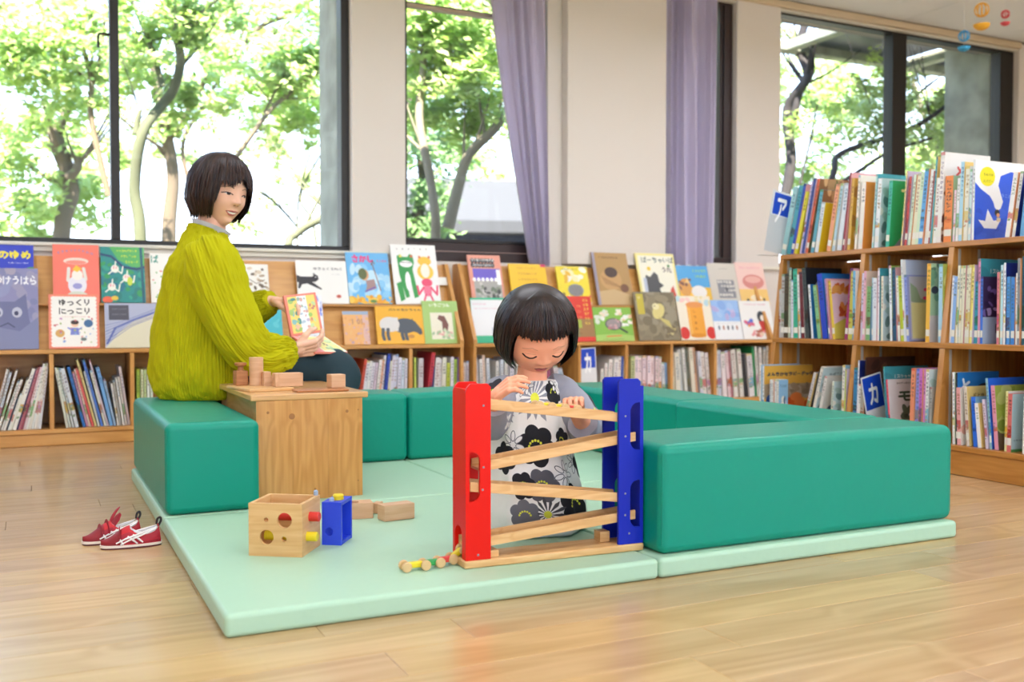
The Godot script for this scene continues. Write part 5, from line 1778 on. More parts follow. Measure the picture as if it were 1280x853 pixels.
# [level, z, thickness, height, depth, lean, colour, front picture, words]
const SLANTED_ROWS := [
	[2, -3.4065, 0.0281, 0.296, 0.218, 15.0, "9fcbd0", 51, "pale aqua"],
	[2, -3.3749, 0.0259, 0.300, 0.225, 15.0, "4a9fae", -1, "teal"],
	[2, -3.3508, 0.0168, 0.306, 0.205, 15.0, "1d47b4", -1, "royal blue"],
	[2, -3.3305, 0.0184, 0.270, 0.216, 15.0, "e2d622", 39, "lemon yellow"],
	[2, -3.3021, 0.0138, 0.311, 0.235, 13.0, "cfc0dc", -1, "lilac white"],
	[2, -3.2843, 0.0163, 0.320, 0.235, 13.0, "2a4290", -1, "navy"],
	[2, -3.2663, 0.0144, 0.318, 0.196, 13.0, "d8623a", 48, "rust orange, with a leafy brown cover"],
	[2, -3.2331, 0.0193, 0.267, 0.200, 12.0, "5fa6b8", 48, "dusty blue"],
	[2, -3.2037, 0.0207, 0.210, 0.193, 11.0, "dfe8ec", 39, "short white, yellow fronted"],
	[2, -3.1339, 0.0217, 0.278, 0.212, 11.0, "f0a377", -1, "salmon orange"],
	[2, -3.1098, 0.0150, 0.278, 0.191, 10.0, "b4d4e2", -1, "sky blue"],
	[2, -3.0780, 0.0243, 0.275, 0.213, 9.0, "e4eaf0", 47, "white and navy"],
	[2, -3.0486, 0.0091, 0.315, 0.222, 7.0, "96182c", -1, "dark red, standing tallest at the back"],
	[2, -3.0249, 0.0144, 0.289, 0.204, 5.0, "ddb04a", 46, "golden"],
	[2, -2.9837, 0.0111, 0.297, 0.224, 4.0, "f4e6d6", 52, "tall cream"],
	[2, -2.9604, 0.0215, 0.267, 0.220, 4.0, "f6ece2", 38, "white, with an orange lettered front"],
	[2, -2.8969, 0.0092, 0.292, 0.191, 4.0, "b4dcd8", 55, "tall pale teal"],
	[2, -2.8723, 0.0206, 0.270, 0.218, 4.0, "e9edef", 51, "white, with grey green picture"],
	[2, -2.8184, 0.0172, 0.255, 0.230, 4.0, "3fb59a", 31, "green, lettered in cream, with a grey rock"],
	[2, -2.7520, 0.0060, 0.283, 0.211, 5.0, "f0d88e", -1, "wide straw yellow"],
	[2, -2.7304, 0.0111, 0.259, 0.204, 5.0, "c8403a", -1, "thin red, with blue top"],
	[2, -2.7124, 0.0123, 0.264, 0.225, 6.0, "cfe0c6", -1, "pale green"],
	[2, -2.6958, 0.0162, 0.266, 0.212, 6.0, "ece6c4", -1, "cream"],
	[2, -2.6780, 0.0147, 0.269, 0.198, 6.0, "d6e6c4", -1, "pale lime"],
	[2, -2.6578, 0.0185, 0.278, 0.217, 6.0, "5aa2da", -1, "bright blue"],
	[2, -2.6358, 0.0183, 0.273, 0.229, 6.0, "eef0ee", -1, "plain white"],
	[2, -2.6198, 0.0066, 0.266, 0.205, 5.0, "a64836", -1, "thin brick red"],
	[2, -2.6103, 0.0079, 0.316, 0.201, 4.4, "4fa4ac", -1, "tall teal"],
	[2, -2.5951, 0.0154, 0.238, 0.209, 4.0, "f0efe8", -1, "white"],
	[2, -2.5751, 0.0177, 0.328, 0.237, 3.0, "efe8e2", 37, "tall white, with red title"],
	[2, -2.5412, 0.0333, 0.239, 0.239, 2.0, "f08c3c", -1, "thick orange"],
	[2, -2.5119, 0.0087, 0.185, 0.224, 2.0, "f0d0dc", -1, "short pink"],
	[2, -2.4987, 0.0110, 0.226, 0.235, 2.0, "f2eef0", -1, "white pink"],
	[2, -2.4825, 0.0145, 0.281, 0.232, 2.0, "aad4e6", -1, "light blue"],
	[2, -2.4636, 0.0167, 0.263, 0.209, 2.0, "eae7d6", -1, "ivory"],
	[2, -2.4466, 0.0107, 0.251, 0.195, 1.5, "d0e3e1", -1, "pale mint"],
	[2, -2.4338, 0.0083, 0.283, 0.260, 1.0, "f0f2f4", 32, "white, with a paper boat on deep blue sea"],
	[2, -2.2924, 0.0173, 0.218, 0.218, 8.0, "eeece8", -1, "leaning white"],
	[2, -2.2715, 0.0118, 0.219, 0.208, 8.0, "d8d4d0", 50, "leaning grey, with navy front"],
	[2, -2.2399, 0.0137, 0.180, 0.201, 6.0, "6aa8d8", -1, "sky blue at the frame edge"],
	[1, -3.3813, 0.0094, 0.213, 0.210, 0.0, "cac6ca", -1, "short grey"],
	[1, -3.3661, 0.0197, 0.277, 0.213, 1.0, "bdbdb8", -1, "grey"],
	[1, -3.3416, 0.0282, 0.278, 0.203, 1.0, "4c3c26", -1, "dark brown"],
	[1, -3.3195, 0.0149, 0.303, 0.205, 0.8, "b4c4ae", 54, "grey green, with a dark brown front"],
	[1, -3.3021, 0.0144, 0.250, 0.213, 0.0, "e4e4ec", -1, "white"],
	[1, -3.2763, 0.0268, 0.297, 0.233, -1.5, "36b291", -1, "emerald green"],
	[1, -3.2521, 0.0114, 0.273, 0.219, -2.9, "ecebe4", -1, "thin white"],
	[1, -3.2323, 0.0208, 0.283, 0.204, -4.0, "6e2128", -1, "wine red"],
	[1, -3.2058, 0.0219, 0.299, 0.204, -5.4, "394646", 49, "charcoal, lettered in white"],
	[1, -3.1797, 0.0123, 0.228, 0.213, -6.0, "eceef2", 57, "short white, with blue front"],
	[1, -3.1388, 0.0199, 0.225, 0.200, -8.0, "8ac48e", -1, "soft green"],
	[1, -3.1031, 0.0286, 0.271, 0.200, -8.0, "1d44c4", 57, "cobalt blue"],
	[1, -3.0749, 0.0079, 0.250, 0.216, -7.0, "9a82c2", -1, "violet"],
	[1, -3.0578, 0.0141, 0.241, 0.230, -7.0, "e8c640", 33, "yellow, with an autumn tree front"],
	[1, -2.9888, 0.0149, 0.286, 0.214, 6.0, "a02268", -1, "crimson and purple"],
	[1, -2.9633, 0.0220, 0.274, 0.208, 3.1, "c8c04e", -1, "olive yellow"],
	[1, -2.9439, 0.0122, 0.275, 0.225, 0.1, "6ab5dc", -1, "sky blue"],
	[1, -2.9062, 0.0121, 0.264, 0.227, 2.0, "d4cae4", -1, "pale lavender"],
	[1, -2.8935, 0.0120, 0.272, 0.225, 1.8, "eab0c4", 53, "pink, with beige front"],
	[1, -2.8764, 0.0211, 0.211, 0.224, 1.7, "7cb274", -1, "short green and yellow"],
	[1, -2.8518, 0.0060, 0.245, 0.209, 0.0, "aacada", -1, "thin pale blue"],
	[1, -2.8364, 0.0184, 0.243, 0.223, 0.0, "e6eaee", -1, "white and navy"],
	[1, -2.8182, 0.0092, 0.280, 0.207, 0.0, "eee4ea", 55, "white, with teal top"],
	[1, -2.8008, 0.0102, 0.249, 0.219, 0.0, "e8e6d0", 51, "cream, with a sea green front"],
	[1, -2.7547, 0.0111, 0.288, 0.206, -2.0, "e6eef0", 56, "white and leaf green"],
	[1, -2.7403, 0.0164, 0.280, 0.212, -2.0, "2d5c7c", -1, "deep blue green"],
	[1, -2.7202, 0.0109, 0.249, 0.193, -3.0, "f0f0e8", -1, "white"],
	[1, -2.7009, 0.0172, 0.248, 0.202, -4.0, "c2d034", -1, "lime yellow"],
	[1, -2.6862, 0.0060, 0.308, 0.239, -4.0, "e6ebf2", 58, "tall white, with pale blue front"],
	[1, -2.6759, 0.0117, 0.250, 0.230, -4.0, "8d9bdc", 34, "lavender, lettered in pink"],
	[1, -2.5880, 0.0172, 0.287, 0.225, 1.0, "f2ba40", 43, "amber yellow, with a flowering tree front"],
	[1, -2.5271, 0.0166, 0.283, 0.223, 0.1, "abd2e8", 56, "light blue"],
	[1, -2.4884, 0.0096, 0.240, 0.226, 3.0, "f0f0f4", -1, "white"],
	[1, -2.4758, 0.0143, 0.237, 0.214, 3.0, "8fb5ea", -1, "baby blue"],
	[1, -2.4602, 0.0094, 0.274, 0.220, 2.0, "e9e5ca", -1, "cream, first of a matching set"],
	[1, -2.4479, 0.0094, 0.273, 0.193, 2.0, "e9e5ca", -1, "cream, second of a matching set"],
	[1, -2.4357, 0.0093, 0.273, 0.194, 2.0, "e9e5ca", -1, "cream, third of a matching set"],
	[1, -2.4236, 0.0092, 0.273, 0.200, 2.0, "e6e2c6", -1, "cream, fourth of a matching set"],
	[1, -2.4115, 0.0092, 0.274, 0.198, 2.0, "e6e2c6", -1, "cream, last of a matching set"],
	[1, -2.3986, 0.0091, 0.274, 0.195, 2.0, "f0e07c", -1, "pale yellow"],
	[1, -2.3835, 0.0136, 0.216, 0.196, 1.0, "3f9fb8", -1, "short teal"],
	[1, -2.3676, 0.0089, 0.294, 0.218, 0.0, "da90b4", 55, "tall pink, with teal front"],
	[1, -2.3550, 0.0089, 0.232, 0.199, 0.0, "3d70d2", 44, "blue, with a dark purple picture"],
	[1, -2.2954, 0.0094, 0.245, 0.238, 0.0, "e0808a", -1, "coral pink"],
	[1, -2.2820, 0.0102, 0.268, 0.224, 0.0, "bfe0ea", -1, "ice blue"],
	[1, -2.2686, 0.0076, 0.275, 0.217, 0.0, "f0f0f4", 50, "white, with navy front"],
	[1, -2.2554, 0.0118, 0.228, 0.225, 0.0, "4f96dc", -1, "azure"],
	[1, -2.2401, 0.0133, 0.226, 0.203, 0.0, "4088d4", -1, "plain blue"],
	[1, -2.2242, 0.0065, 0.239, 0.236, 0.0, "f0eeec", -1, "white"],
	[1, -2.2137, 0.0090, 0.287, 0.232, 0.0, "8a8c90", -1, "grey"],
	[1, -2.1997, 0.0106, 0.293, 0.226, 0.0, "2f606c", -1, "dark teal at the frame edge"],
	[0, -3.3548, 0.0115, 0.239, 0.214, 0.0, "f0ece0", -1, "wide cream", -0.085],
	[0, -3.3397, 0.0114, 0.235, 0.270, 0.0, "e6eef4", 36, "white, with a long title over an orange picture", -0.085],
	[0, -3.2927, 0.0125, 0.179, 0.050, 0.0, "e8eaea", -1, "small white", -0.085],
	[0, -3.2759, 0.0110, 0.177, 0.050, 0.0, "f0f0ec", -1, "small ivory", -0.085],
	[0, -3.2599, 0.0110, 0.181, 0.050, 0.0, "eaecea", -1, "small pale grey", -0.085],
	[0, -3.2440, 0.0109, 0.181, 0.050, 0.0, "f2eee6", -1, "small cream", -0.085],
	[0, -3.1806, 0.0155, 0.222, 0.208, 17.0, "d8cfc8", -1, "leaning beige"],
	[0, -3.1598, 0.0141, 0.235, 0.218, 17.0, "2a2424", -1, "leaning black"],
	[0, -3.1379, 0.0152, 0.247, 0.200, 15.0, "e9e2d4", 51, "leaning ivory"],
	[0, -3.1036, 0.0143, 0.207, 0.200, 13.0, "e4ded6", 45, "leaning pale, with a round black picture"],
	[0, -3.0273, 0.0097, 0.185, 0.226, 4.0, "d3dccb", 51, "small pale green"],
	[0, -2.9688, 0.0140, 0.253, 0.229, 2.0, "eceade", -1, "white and lime"],
	[0, -2.9544, 0.0060, 0.239, 0.239, 2.0, "c2d44a", -1, "thin lime"],
	[0, -2.9013, 0.0217, 0.246, 0.233, 2.0, "3b88b6", 55, "steel blue"],
	[0, -2.8864, 0.0069, 0.276, 0.217, 1.8, "f0f0f4", 50, "white, with purple front"],
	[0, -2.8759, 0.0129, 0.183, 0.194, 1.7, "eeece6", -1, "leaning white"],
	[0, -2.8600, 0.0177, 0.197, 0.214, 1.5, "b4ac9e", -1, "leaning taupe"],
	[0, -2.8468, 0.0060, 0.290, 0.260, 1.1, "352019", 54, "tall dark brown"],
	[0, -2.7281, 0.0060, 0.258, 0.229, -5.0, "55a4b2", 55, "tall blue green"],
	[0, -2.7162, 0.0082, 0.210, 0.230, -6.0, "ea5468", 35, "red spined, with a dark green title"],
	[0, -2.6186, 0.0166, 0.258, 0.213, 2.0, "ea926e", -1, "coral"],
	[0, -2.5989, 0.0150, 0.258, 0.201, 2.0, "8f92da", -1, "periwinkle"],
	[0, -2.5808, 0.0134, 0.258, 0.199, 1.0, "cc72c4", -1, "magenta"],
	[0, -2.5672, 0.0090, 0.258, 0.194, 1.0, "d88ac8", -1, "orchid"],
	[0, -2.5508, 0.0132, 0.257, 0.235, 1.0, "e9e9e6", 51, "pale grey"],
	[0, -2.5324, 0.0102, 0.194, 0.222, 0.0, "aaa69e", 40, "grey, with a rainbow on a blue disc"],
	[0, -2.4338, 0.0097, 0.252, 0.197, -1.0, "eeeeec", -1, "white"],
	[0, -2.4218, 0.0070, 0.252, 0.211, -1.0, "2e3038", 57, "dark, with a bright blue front"],
	[0, -2.4067, 0.0161, 0.200, 0.192, -2.0, "e8a8a8", 52, "pink"],
	[0, -2.3721, 0.0119, 0.206, 0.200, -4.0, "e0d2c4", -1, "beige"],
	[0, -2.3464, 0.0169, 0.172, 0.227, -4.0, "2f70e2", -1, "vivid blue"],
	[0, -2.3236, 0.0141, 0.152, 0.223, -6.1, "f0ecec", -1, "white, flecked with red"],
	[0, -2.2967, 0.0102, 0.167, 0.214, -6.0, "dccbdc", -1, "pale mauve"],
	[0, -2.2824, 0.0089, 0.240, 0.204, -5.0, "8fb8c8", 42, "blue, with a white oval"],
	[0, -2.2622, 0.0148, 0.216, 0.223, -5.0, "e49ab0", 56, "pink and teal, with olive front"],
	[0, -2.2302, 0.0086, 0.200, 0.238, 1.0, "eee9a0", -1, "pale lemon"],
	[0, -2.2135, 0.0156, 0.193, 0.212, 1.0, "d8706a", 41, "red striped, with a frog on grey blue"],
	[0, -2.1631, 0.0082, 0.194, 0.194, 1.0, "eeeae2", -1, "white at the frame edge"],
]

# [x, thickness, height, lean, colour, shelf, words]
const WINDOW_ROWS := [
	[-0.1647, 0.0090, 0.265, 14.0, "d8d4cc", "far left compartment"],
	[-0.1508, 0.0101, 0.251, 14.0, "c8d0d8", "far left compartment"],
	[-0.1386, 0.0079, 0.260, 16.0, "e6e2d8", "far left compartment"],
	[-0.1269, 0.0068, 0.216, 18.0, "e9e6de", "far left compartment"],
	[-0.1169, 0.0091, 0.222, 18.0, "e6e2da", "far left compartment"],
	[-0.1072, 0.0060, 0.143, 18.0, "2f3a4a", "far left compartment"],
	[-0.1003, 0.0060, 0.162, 17.8, "e2e4dc", "far left compartment"],
	[-0.0924, 0.0080, 0.221, 17.6, "e4e2d2", "far left compartment"],
	[-0.0793, 0.0125, 0.269, 16.8, "e9e6dc", "far left compartment"],
	[-0.0679, 0.0060, 0.268, 16.2, "3a2a58", "far left compartment"],
	[-0.0606, 0.0069, 0.272, 16.0, "c07078", "far left compartment"],
	[-0.0516, 0.0069, 0.275, 15.5, "a85060", "far left compartment"],
	[-0.0408, 0.0081, 0.272, 14.5, "e4ccd0", "far left compartment"],
	[-0.0306, 0.0081, 0.286, 13.9, "e6e6e0", "far left compartment"],
	[-0.0204, 0.0081, 0.285, 13.2, "e9e6d8", "far left compartment"],
	[-0.0101, 0.0081, 0.284, 12.2, "e2e6e2", "far left compartment"],
	[0.0002, 0.0082, 0.284, 10.1, "e8e4da", "far left compartment"],
	[0.0094, 0.0060, 0.282, 8.5, "e4e4de", "far left compartment"],
	[0.0186, 0.0082, 0.258, 7.0, "dfe2e4", "far left compartment"],
	[0.1255, 0.0084, 0.264, -9.4, "dcdccc", "compartment left of the woman"],
	[0.1373, 0.0084, 0.263, -10.5, "d8dcd0", "compartment left of the woman"],
	[0.1491, 0.0084, 0.263, -11.0, "cfd6d8", "compartment left of the woman"],
	[0.1638, 0.0144, 0.262, -12.0, "d4d8dc", "compartment left of the woman"],
	[0.1930, 0.0109, 0.268, -13.0, "2f70b8", "compartment left of the woman"],
	[0.2061, 0.0086, 0.247, -13.0, "e6a8c0", "compartment left of the woman"],
	[0.2162, 0.0074, 0.259, -13.0, "e0c8b8", "compartment left of the woman"],
	[0.2276, 0.0086, 0.263, -14.0, "d85a58", "compartment left of the woman"],
	[0.2396, 0.0086, 0.300, -14.0, "dccb88", "compartment left of the woman"],
	[0.2517, 0.0086, 0.248, -13.0, "c8ccc4", "compartment left of the woman"],
	[0.2644, 0.0099, 0.300, -14.0, "4f78c8", "compartment left of the woman"],
	[0.2777, 0.0099, 0.251, -13.0, "d4d4c8", "compartment left of the woman"],
	[0.2892, 0.0063, 0.300, -14.0, "dcc8d4", "compartment left of the woman"],
	[0.3026, 0.0136, 0.263, -12.0, "74a8dc", "compartment left of the woman"],
	[0.3173, 0.0088, 0.210, -12.0, "9ab4d0", "compartment left of the woman"],
	[0.3301, 0.0076, 0.187, -8.0, "e0dcd4", "compartment left of the woman"],
	[0.3411, 0.0076, 0.200, -8.0, "d8d4cc", "compartment left of the woman"],
	[0.3522, 0.0076, 0.213, -8.0, "e4e0d8", "compartment left of the woman"],
	[0.3633, 0.0076, 0.216, -8.0, "ddd4cc", "compartment left of the woman"],
	[0.3756, 0.0101, 0.261, -8.0, "d8c8c8", "compartment left of the woman"],
	[0.4151, 0.0133, 0.246, 0.0, "a9c850", "compartment behind the woman"],
	[0.4304, 0.0103, 0.245, 0.0, "d8e0b8", "compartment behind the woman"],
	[0.4435, 0.0090, 0.244, 0.0, "c8dca0", "compartment behind the woman"],
	[0.4567, 0.0103, 0.244, 0.0, "dfe4d8", "compartment behind the woman"],
	[0.4705, 0.0103, 0.244, 0.0, "d8e4d0", "compartment behind the woman"],
	[1.3099, 0.0092, 0.255, 0.0, "e0dce0", "compartment under the open book"],
	[1.3224, 0.0101, 0.251, 0.0, "dcd8e4", "compartment under the open book"],
	[1.3345, 0.0083, 0.255, 0.0, "e6e2e6", "compartment under the open book"],
	[1.3456, 0.0083, 0.255, 0.0, "d8d4dc", "compartment under the open book"],
	[1.3774, 0.0158, 0.219, 0.0, "a8c070", "compartment under the tapir book"],
	[1.4178, 0.0141, 0.273, 9.0, "c84a30", "compartment under the tapir book"],
	[1.4386, 0.0179, 0.264, 8.0, "dfe0e4", "compartment under the tapir book"],
	[1.4566, 0.0123, 0.263, 7.1, "e4e4e0", "compartment under the tapir book"],
	[1.4747, 0.0142, 0.254, 7.0, "e8e2ea", "compartment under the tapir book"],
	[1.4899, 0.0105, 0.253, 7.0, "d8c4d4", "compartment under the tapir book"],
	[1.5052, 0.0143, 0.268, 7.0, "e4dcd8", "compartment under the tapir book"],
	[1.5206, 0.0105, 0.271, 7.0, "e0a888", "compartment under the tapir book"],
	[1.5340, 0.0106, 0.289, 6.1, "dcdce0", "compartment under the tapir book"],
	[1.5514, 0.0145, 0.296, 6.0, "2f4fb8", "compartment under the tapir book"],
	[1.5698, 0.0126, 0.260, 5.0, "d8d4b8", "compartment under the tapir book"],
	[1.5873, 0.0165, 0.287, 5.0, "dcd8e4", "compartment under the tapir book"],
	[1.6058, 0.0146, 0.291, 4.1, "d4d4e4", "compartment under the tapir book"],
	[1.6253, 0.0147, 0.275, 3.0, "e4e0ec", "compartment under the tapir book"],
	[1.6449, 0.0147, 0.271, 3.0, "d8e0ec", "compartment under the tapir book"],
	[1.6626, 0.0108, 0.270, 1.5, "e2dce4", "compartment under the tapir book"],
	[1.7012, 0.0129, 0.275, 0.0, "3a4440", "compartment under the green bear book"],
	[1.7201, 0.0109, 0.273, 0.0, "c8d860", "compartment under the green bear book"],
	[1.7450, 0.0250, 0.269, 1.0, "c4c0c4", "compartment under the green bear book"],
	[1.7801, 0.0191, 0.300, 7.0, "c83a48", "compartment under the green bear book"],
	[1.8013, 0.0131, 0.227, 5.4, "3a4a8a", "compartment under the green bear book"],
	[1.8246, 0.0233, 0.271, 3.8, "dcd8d4", "compartment under the green bear book"],
	[1.8480, 0.0133, 0.263, 2.2, "d8d4d8", "compartment under the green bear book"],
	[1.8684, 0.0215, 0.270, 2.0, "e0dccc", "compartment under the green bear book"],
	[1.8929, 0.0175, 0.243, 1.0, "b8c048", "compartment under the green bear book"],
	[1.9125, 0.0155, 0.273, 1.0, "e0dce0", "compartment under the green bear book"],
	[1.9331, 0.0155, 0.261, 1.0, "98b848", "compartment under the green bear book"],
	[1.9486, 0.0094, 0.270, 1.0, "7a5aa8", "compartment under the green bear book"],
	[1.9652, 0.0135, 0.300, 0.0, "2f9a58", "compartment under the green bear book"],
	[1.9840, 0.0178, 0.241, 0.0, "dcd4d0", "compartment under the green bear book"],
	[2.0028, 0.0136, 0.250, 0.0, "c8c0c4", "compartment under the green bear book"],
	[2.0542, 0.0117, 0.279, -2.1, "dcd8dc", "first compartment right of the double upright"],
	[2.0711, 0.0117, 0.267, -3.8, "d4d0d4", "first compartment right of the double upright"],
	[2.0902, 0.0160, 0.258, -3.0, "e4e0dc", "first compartment right of the double upright"],
	[2.1104, 0.0139, 0.277, -3.0, "e0c8b8", "first compartment right of the double upright"],
	[2.1307, 0.0161, 0.261, -3.0, "d8dce0", "first compartment right of the double upright"],
	[2.1736, 0.0174, 0.246, 0.0, "d8d4cc", "first compartment right of the double upright"],
	[2.2012, 0.0175, 0.253, 0.0, "c8d0dc", "first compartment right of the double upright"],
	[2.2290, 0.0175, 0.244, 0.0, "e0d8d4", "first compartment right of the double upright"],
	[2.2592, 0.0223, 0.261, 0.0, "dcd8e0", "first compartment right of the double upright"],
	[2.2943, 0.0178, 0.243, 0.0, "e4e0d8", "first compartment right of the double upright"],
	[2.5042, 0.0184, 0.242, -10.0, "b8688a", "compartment beside the toddler's left cheek"],
	[2.5456, 0.0234, 0.215, -10.0, "d8ccd0", "compartment beside the toddler's left cheek"],
	[2.5923, 0.0286, 0.200, -14.0, "b8c4d0", "compartment beside the toddler's left cheek"],
	[2.8028, 0.0157, 0.190, 2.0, "e8e4dc", "compartment with the blue letter sign"],
	[2.8267, 0.0158, 0.220, 2.0, "eae4dc", "compartment with the blue letter sign"],
	[2.8520, 0.0231, 0.241, 3.0, "ece8e0", "compartment with the blue letter sign"],
	[2.8822, 0.0256, 0.250, 3.0, "ece6e0", "compartment with the blue letter sign"],
	[2.9101, 0.0185, 0.258, 3.0, "e6dcd4", "compartment with the blue letter sign"],
	[2.9296, 0.0088, 0.257, 1.3, "2f5ab8", "compartment with the blue letter sign"],
	[2.9455, 0.0112, 0.238, 0.0, "d8dcd0", "compartment with the blue letter sign"],
	[2.9995, 0.0261, 0.256, 0.0, "c8cc90", "compartment with the pale pink set"],
	[3.0292, 0.0213, 0.258, 0.0, "ecd8dc", "compartment with the pale pink set"],
	[3.0565, 0.0214, 0.257, 0.0, "eed8da", "compartment with the pale pink set"],
	[3.0840, 0.0215, 0.257, 0.0, "ecd6da", "compartment with the pale pink set"],
	[3.1116, 0.0216, 0.256, 0.0, "eed8dc", "compartment with the pale pink set"],
	[3.1392, 0.0217, 0.256, 0.0, "ecd8da", "compartment with the pale pink set"],
	[3.1671, 0.0218, 0.253, 0.0, "e8d0d4", "compartment with the pale pink set"],
	[3.1924, 0.0168, 0.249, 0.0, "e8d4d4", "compartment with the pale pink set"],
	[3.2218, 0.0194, 0.217, -3.0, "d8dce0", "compartment with the pale pink set"],
	[3.2410, 0.0118, 0.214, -3.0, "88b0d8", "compartment with the pale pink set"],
	[3.2666, 0.0170, 0.215, 0.0, "e0d8c8", "compartment under the owl and mug books"],
	[3.2847, 0.0119, 0.274, -1.1, "dcd4b8", "compartment under the owl and mug books"],
	[3.3118, 0.0301, 0.272, -3.0, "e0dccc", "compartment under the owl and mug books"],
	[3.3443, 0.0224, 0.290, -5.0, "c8ccc8", "compartment under the owl and mug books"],
	[3.3704, 0.0173, 0.300, -6.0, "d8d8d0", "compartment under the owl and mug books"],
	[3.3940, 0.0174, 0.300, -6.0, "6a7064", "compartment under the owl and mug books"],
	[3.4216, 0.0254, 0.300, -6.0, "e0d8c4", "compartment under the owl and mug books"],
	[3.4520, 0.0228, 0.300, -6.0, "c89878", "compartment under the owl and mug books"],
	[3.4799, 0.0203, 0.277, -6.0, "d4d4dc", "compartment under the owl and mug books"],
	[3.5092, 0.0257, 0.272, -6.0, "e0dcd4", "compartment under the owl and mug books"],
	[3.5400, 0.0232, 0.267, -6.0, "dcd0cc", "compartment under the owl and mug books"],
	[3.5844, 0.0206, 0.284, -0.8, "d8d4cc", "compartment under the dog and penguin books"],
	[3.6129, 0.0234, 0.280, -2.8, "c4ccd8", "compartment under the dog and penguin books"],
	[3.6455, 0.0290, 0.269, -4.9, "e4d8d8", "compartment under the dog and penguin books"],
	[3.6770, 0.0209, 0.278, -6.0, "dcc4c8", "compartment under the dog and penguin books"],
	[3.7030, 0.0183, 0.278, -6.0, "b87880", "compartment under the dog and penguin books"],
	[3.7348, 0.0322, 0.282, -6.0, "dcd8d0", "compartment under the dog and penguin books"],
	[3.7708, 0.0268, 0.285, -6.0, "d8d4cc", "compartment under the dog and penguin books"],
	[3.8042, 0.0269, 0.254, -6.0, "2c2c30", "compartment under the dog and penguin books"],
	[3.8435, 0.0383, 0.255, -6.0, "dcd8d8", "compartment under the dog and penguin books"],
	[3.8744, 0.0103, 0.300, -5.0, "2f9a60", "compartment under the dog and penguin books"],
	[3.8928, 0.0132, 0.300, -5.0, "dcdcd8", "compartment under the dog and penguin books"],
	[3.9169, 0.0217, 0.292, -3.0, "d0ccc4", "compartment under the dog and penguin books"],
	[3.9425, 0.0161, 0.291, -2.0, "c0bcb4", "compartment under the dog and penguin books"],
	[3.9654, 0.0162, 0.300, -1.0, "d4d0c8", "compartment under the dog and penguin books"],
]


func shade_word(c: Color) -> String:
	if c.v < 0.3:
		return "dark"
	if c.s < 0.13:
		return "white" if c.v > 0.84 else "grey"
	var h := c.h * 360.0
	var tone := "pale " if c.s < 0.35 else "bright " if c.s > 0.65 else ""
	return tone + ("red" if h < 14 or h > 345 else "orange" if h < 38 else "yellow" if h < 66 else "green" if h < 165 else "blue" if h < 255 else "purple")


const NTH := ["first", "second", "third", "fourth", "fifth", "sixth", "seventh", "eighth", "ninth", "tenth", "eleventh", "twelfth", "thirteenth", "fourteenth", "fifteenth", "sixteenth", "seventeenth", "eighteenth", "nineteenth", "twentieth", "twenty-first"]


func shelved_books() -> void:
	var rng := RandomNumberGenerator.new()
	rng.seed = 9
	var where := ["on the slanted bookcase's bottom shelf", "on the slanted bookcase's middle shelf", "on top of the slanted bookcase"]
	var used := {}
	var last := ""
	for d: Array in SLANTED_ROWS:
		var lv: int = d[0]
		var label := "%s book %s" % [d[8], where[lv]]
		if used.has(label):
			label = "%s book next to the %s one %s" % [d[8], last, where[lv]]
		used[label] = true
		last = d[8].split(",")[0]
		var t := book(label, d[4], d[3], d[2], hx(d[6]), d[7] if d[7] >= 0 else 63 + rng.randi() % 7, rng.randi() % SPINES, "books " + where[lv], rng.randf() < 0.7)
		var lean := deg_to_rad(d[5])
		var y: float = SHELF_Y[lv] + 0.0004
		var half: float = d[2] / 2
		t.rotation = Vector3(lean, 0, 0)
		# stands on the lower of its two bottom edges
		t.position = Vector3(CASE_X + LEAN * y + 0.01 + 0.008 * rng.randf() + d[4] / 2 + (d[9] if d.size() > 9 else 0.0), y + half * absf(sin(lean)), d[1])
	var seen := {}
	for d: Array in WINDOW_ROWS:
		var c := hx(d[4])
		var k: int = seen.get(d[5], 0)
		seen[d[5]] = k + 1
		var t := book("%s-spined book standing %s in the %s" % [shade_word(c), NTH[k], d[5]], 0.20 + 0.03 * rng.randf(), d[2], d[1], c, -1, rng.randi() % SPINES, "books in the " + d[5])
		var lean := deg_to_rad(d[3])
		t.basis = Basis(Vector3.BACK, -lean) * Basis(Vector3.UP, PI / 2)
		t.position = Vector3(d[0], 0.0716 + d[1] / 2 * absf(sin(lean)), -4.645 - 0.115 - 0.01 * rng.randf())


# ---------------------------------------------------------------- toys
func block(called: String, label: String, c: Vector3, size: Vector3, turn: float, mat: Material, group := "wooden building blocks") -> Node3D:
	var t := thing(called, label, "block", c, turn, group)
	var b := MB.new()
	b.rbox(Vector3(-size.x / 2, 0, -size.z / 2), Vector3(size.x / 2, size.y, size.z / 2), 0.0025, 2)
	part("block", b.mesh(mat), t)
	return t


func side_panel(poly: PackedVector2Array, holes: Array, th: float, mat: Material, mid: float) -> Mesh:
	# outline in (z, y), thickness along x
	var b := MB.new()
	b.panel(poly, holes, th)
	var m := MB.new()
	var vv := turned(b.v)
	var nn := turned(b.n)
	for k in b.ix.size() / 3:
		for q in 3:
			m.vert(vv[b.ix[k * 3 + q]] + Vector3(mid, 0, 0), nn[b.ix[k * 3 + q]])
		m.tri(k * 3, k * 3 + 1, k * 3 + 2)
	return m.mesh(mat)


func front_panel(poly: PackedVector2Array, holes: Array, th: float, mat: Material, z: float) -> Mesh:
	var b := MB.new()
	b.xf = Transform3D(Basis(), Vector3(0, 0, z))
	b.panel(poly, holes, th)
	return b.mesh(mat)


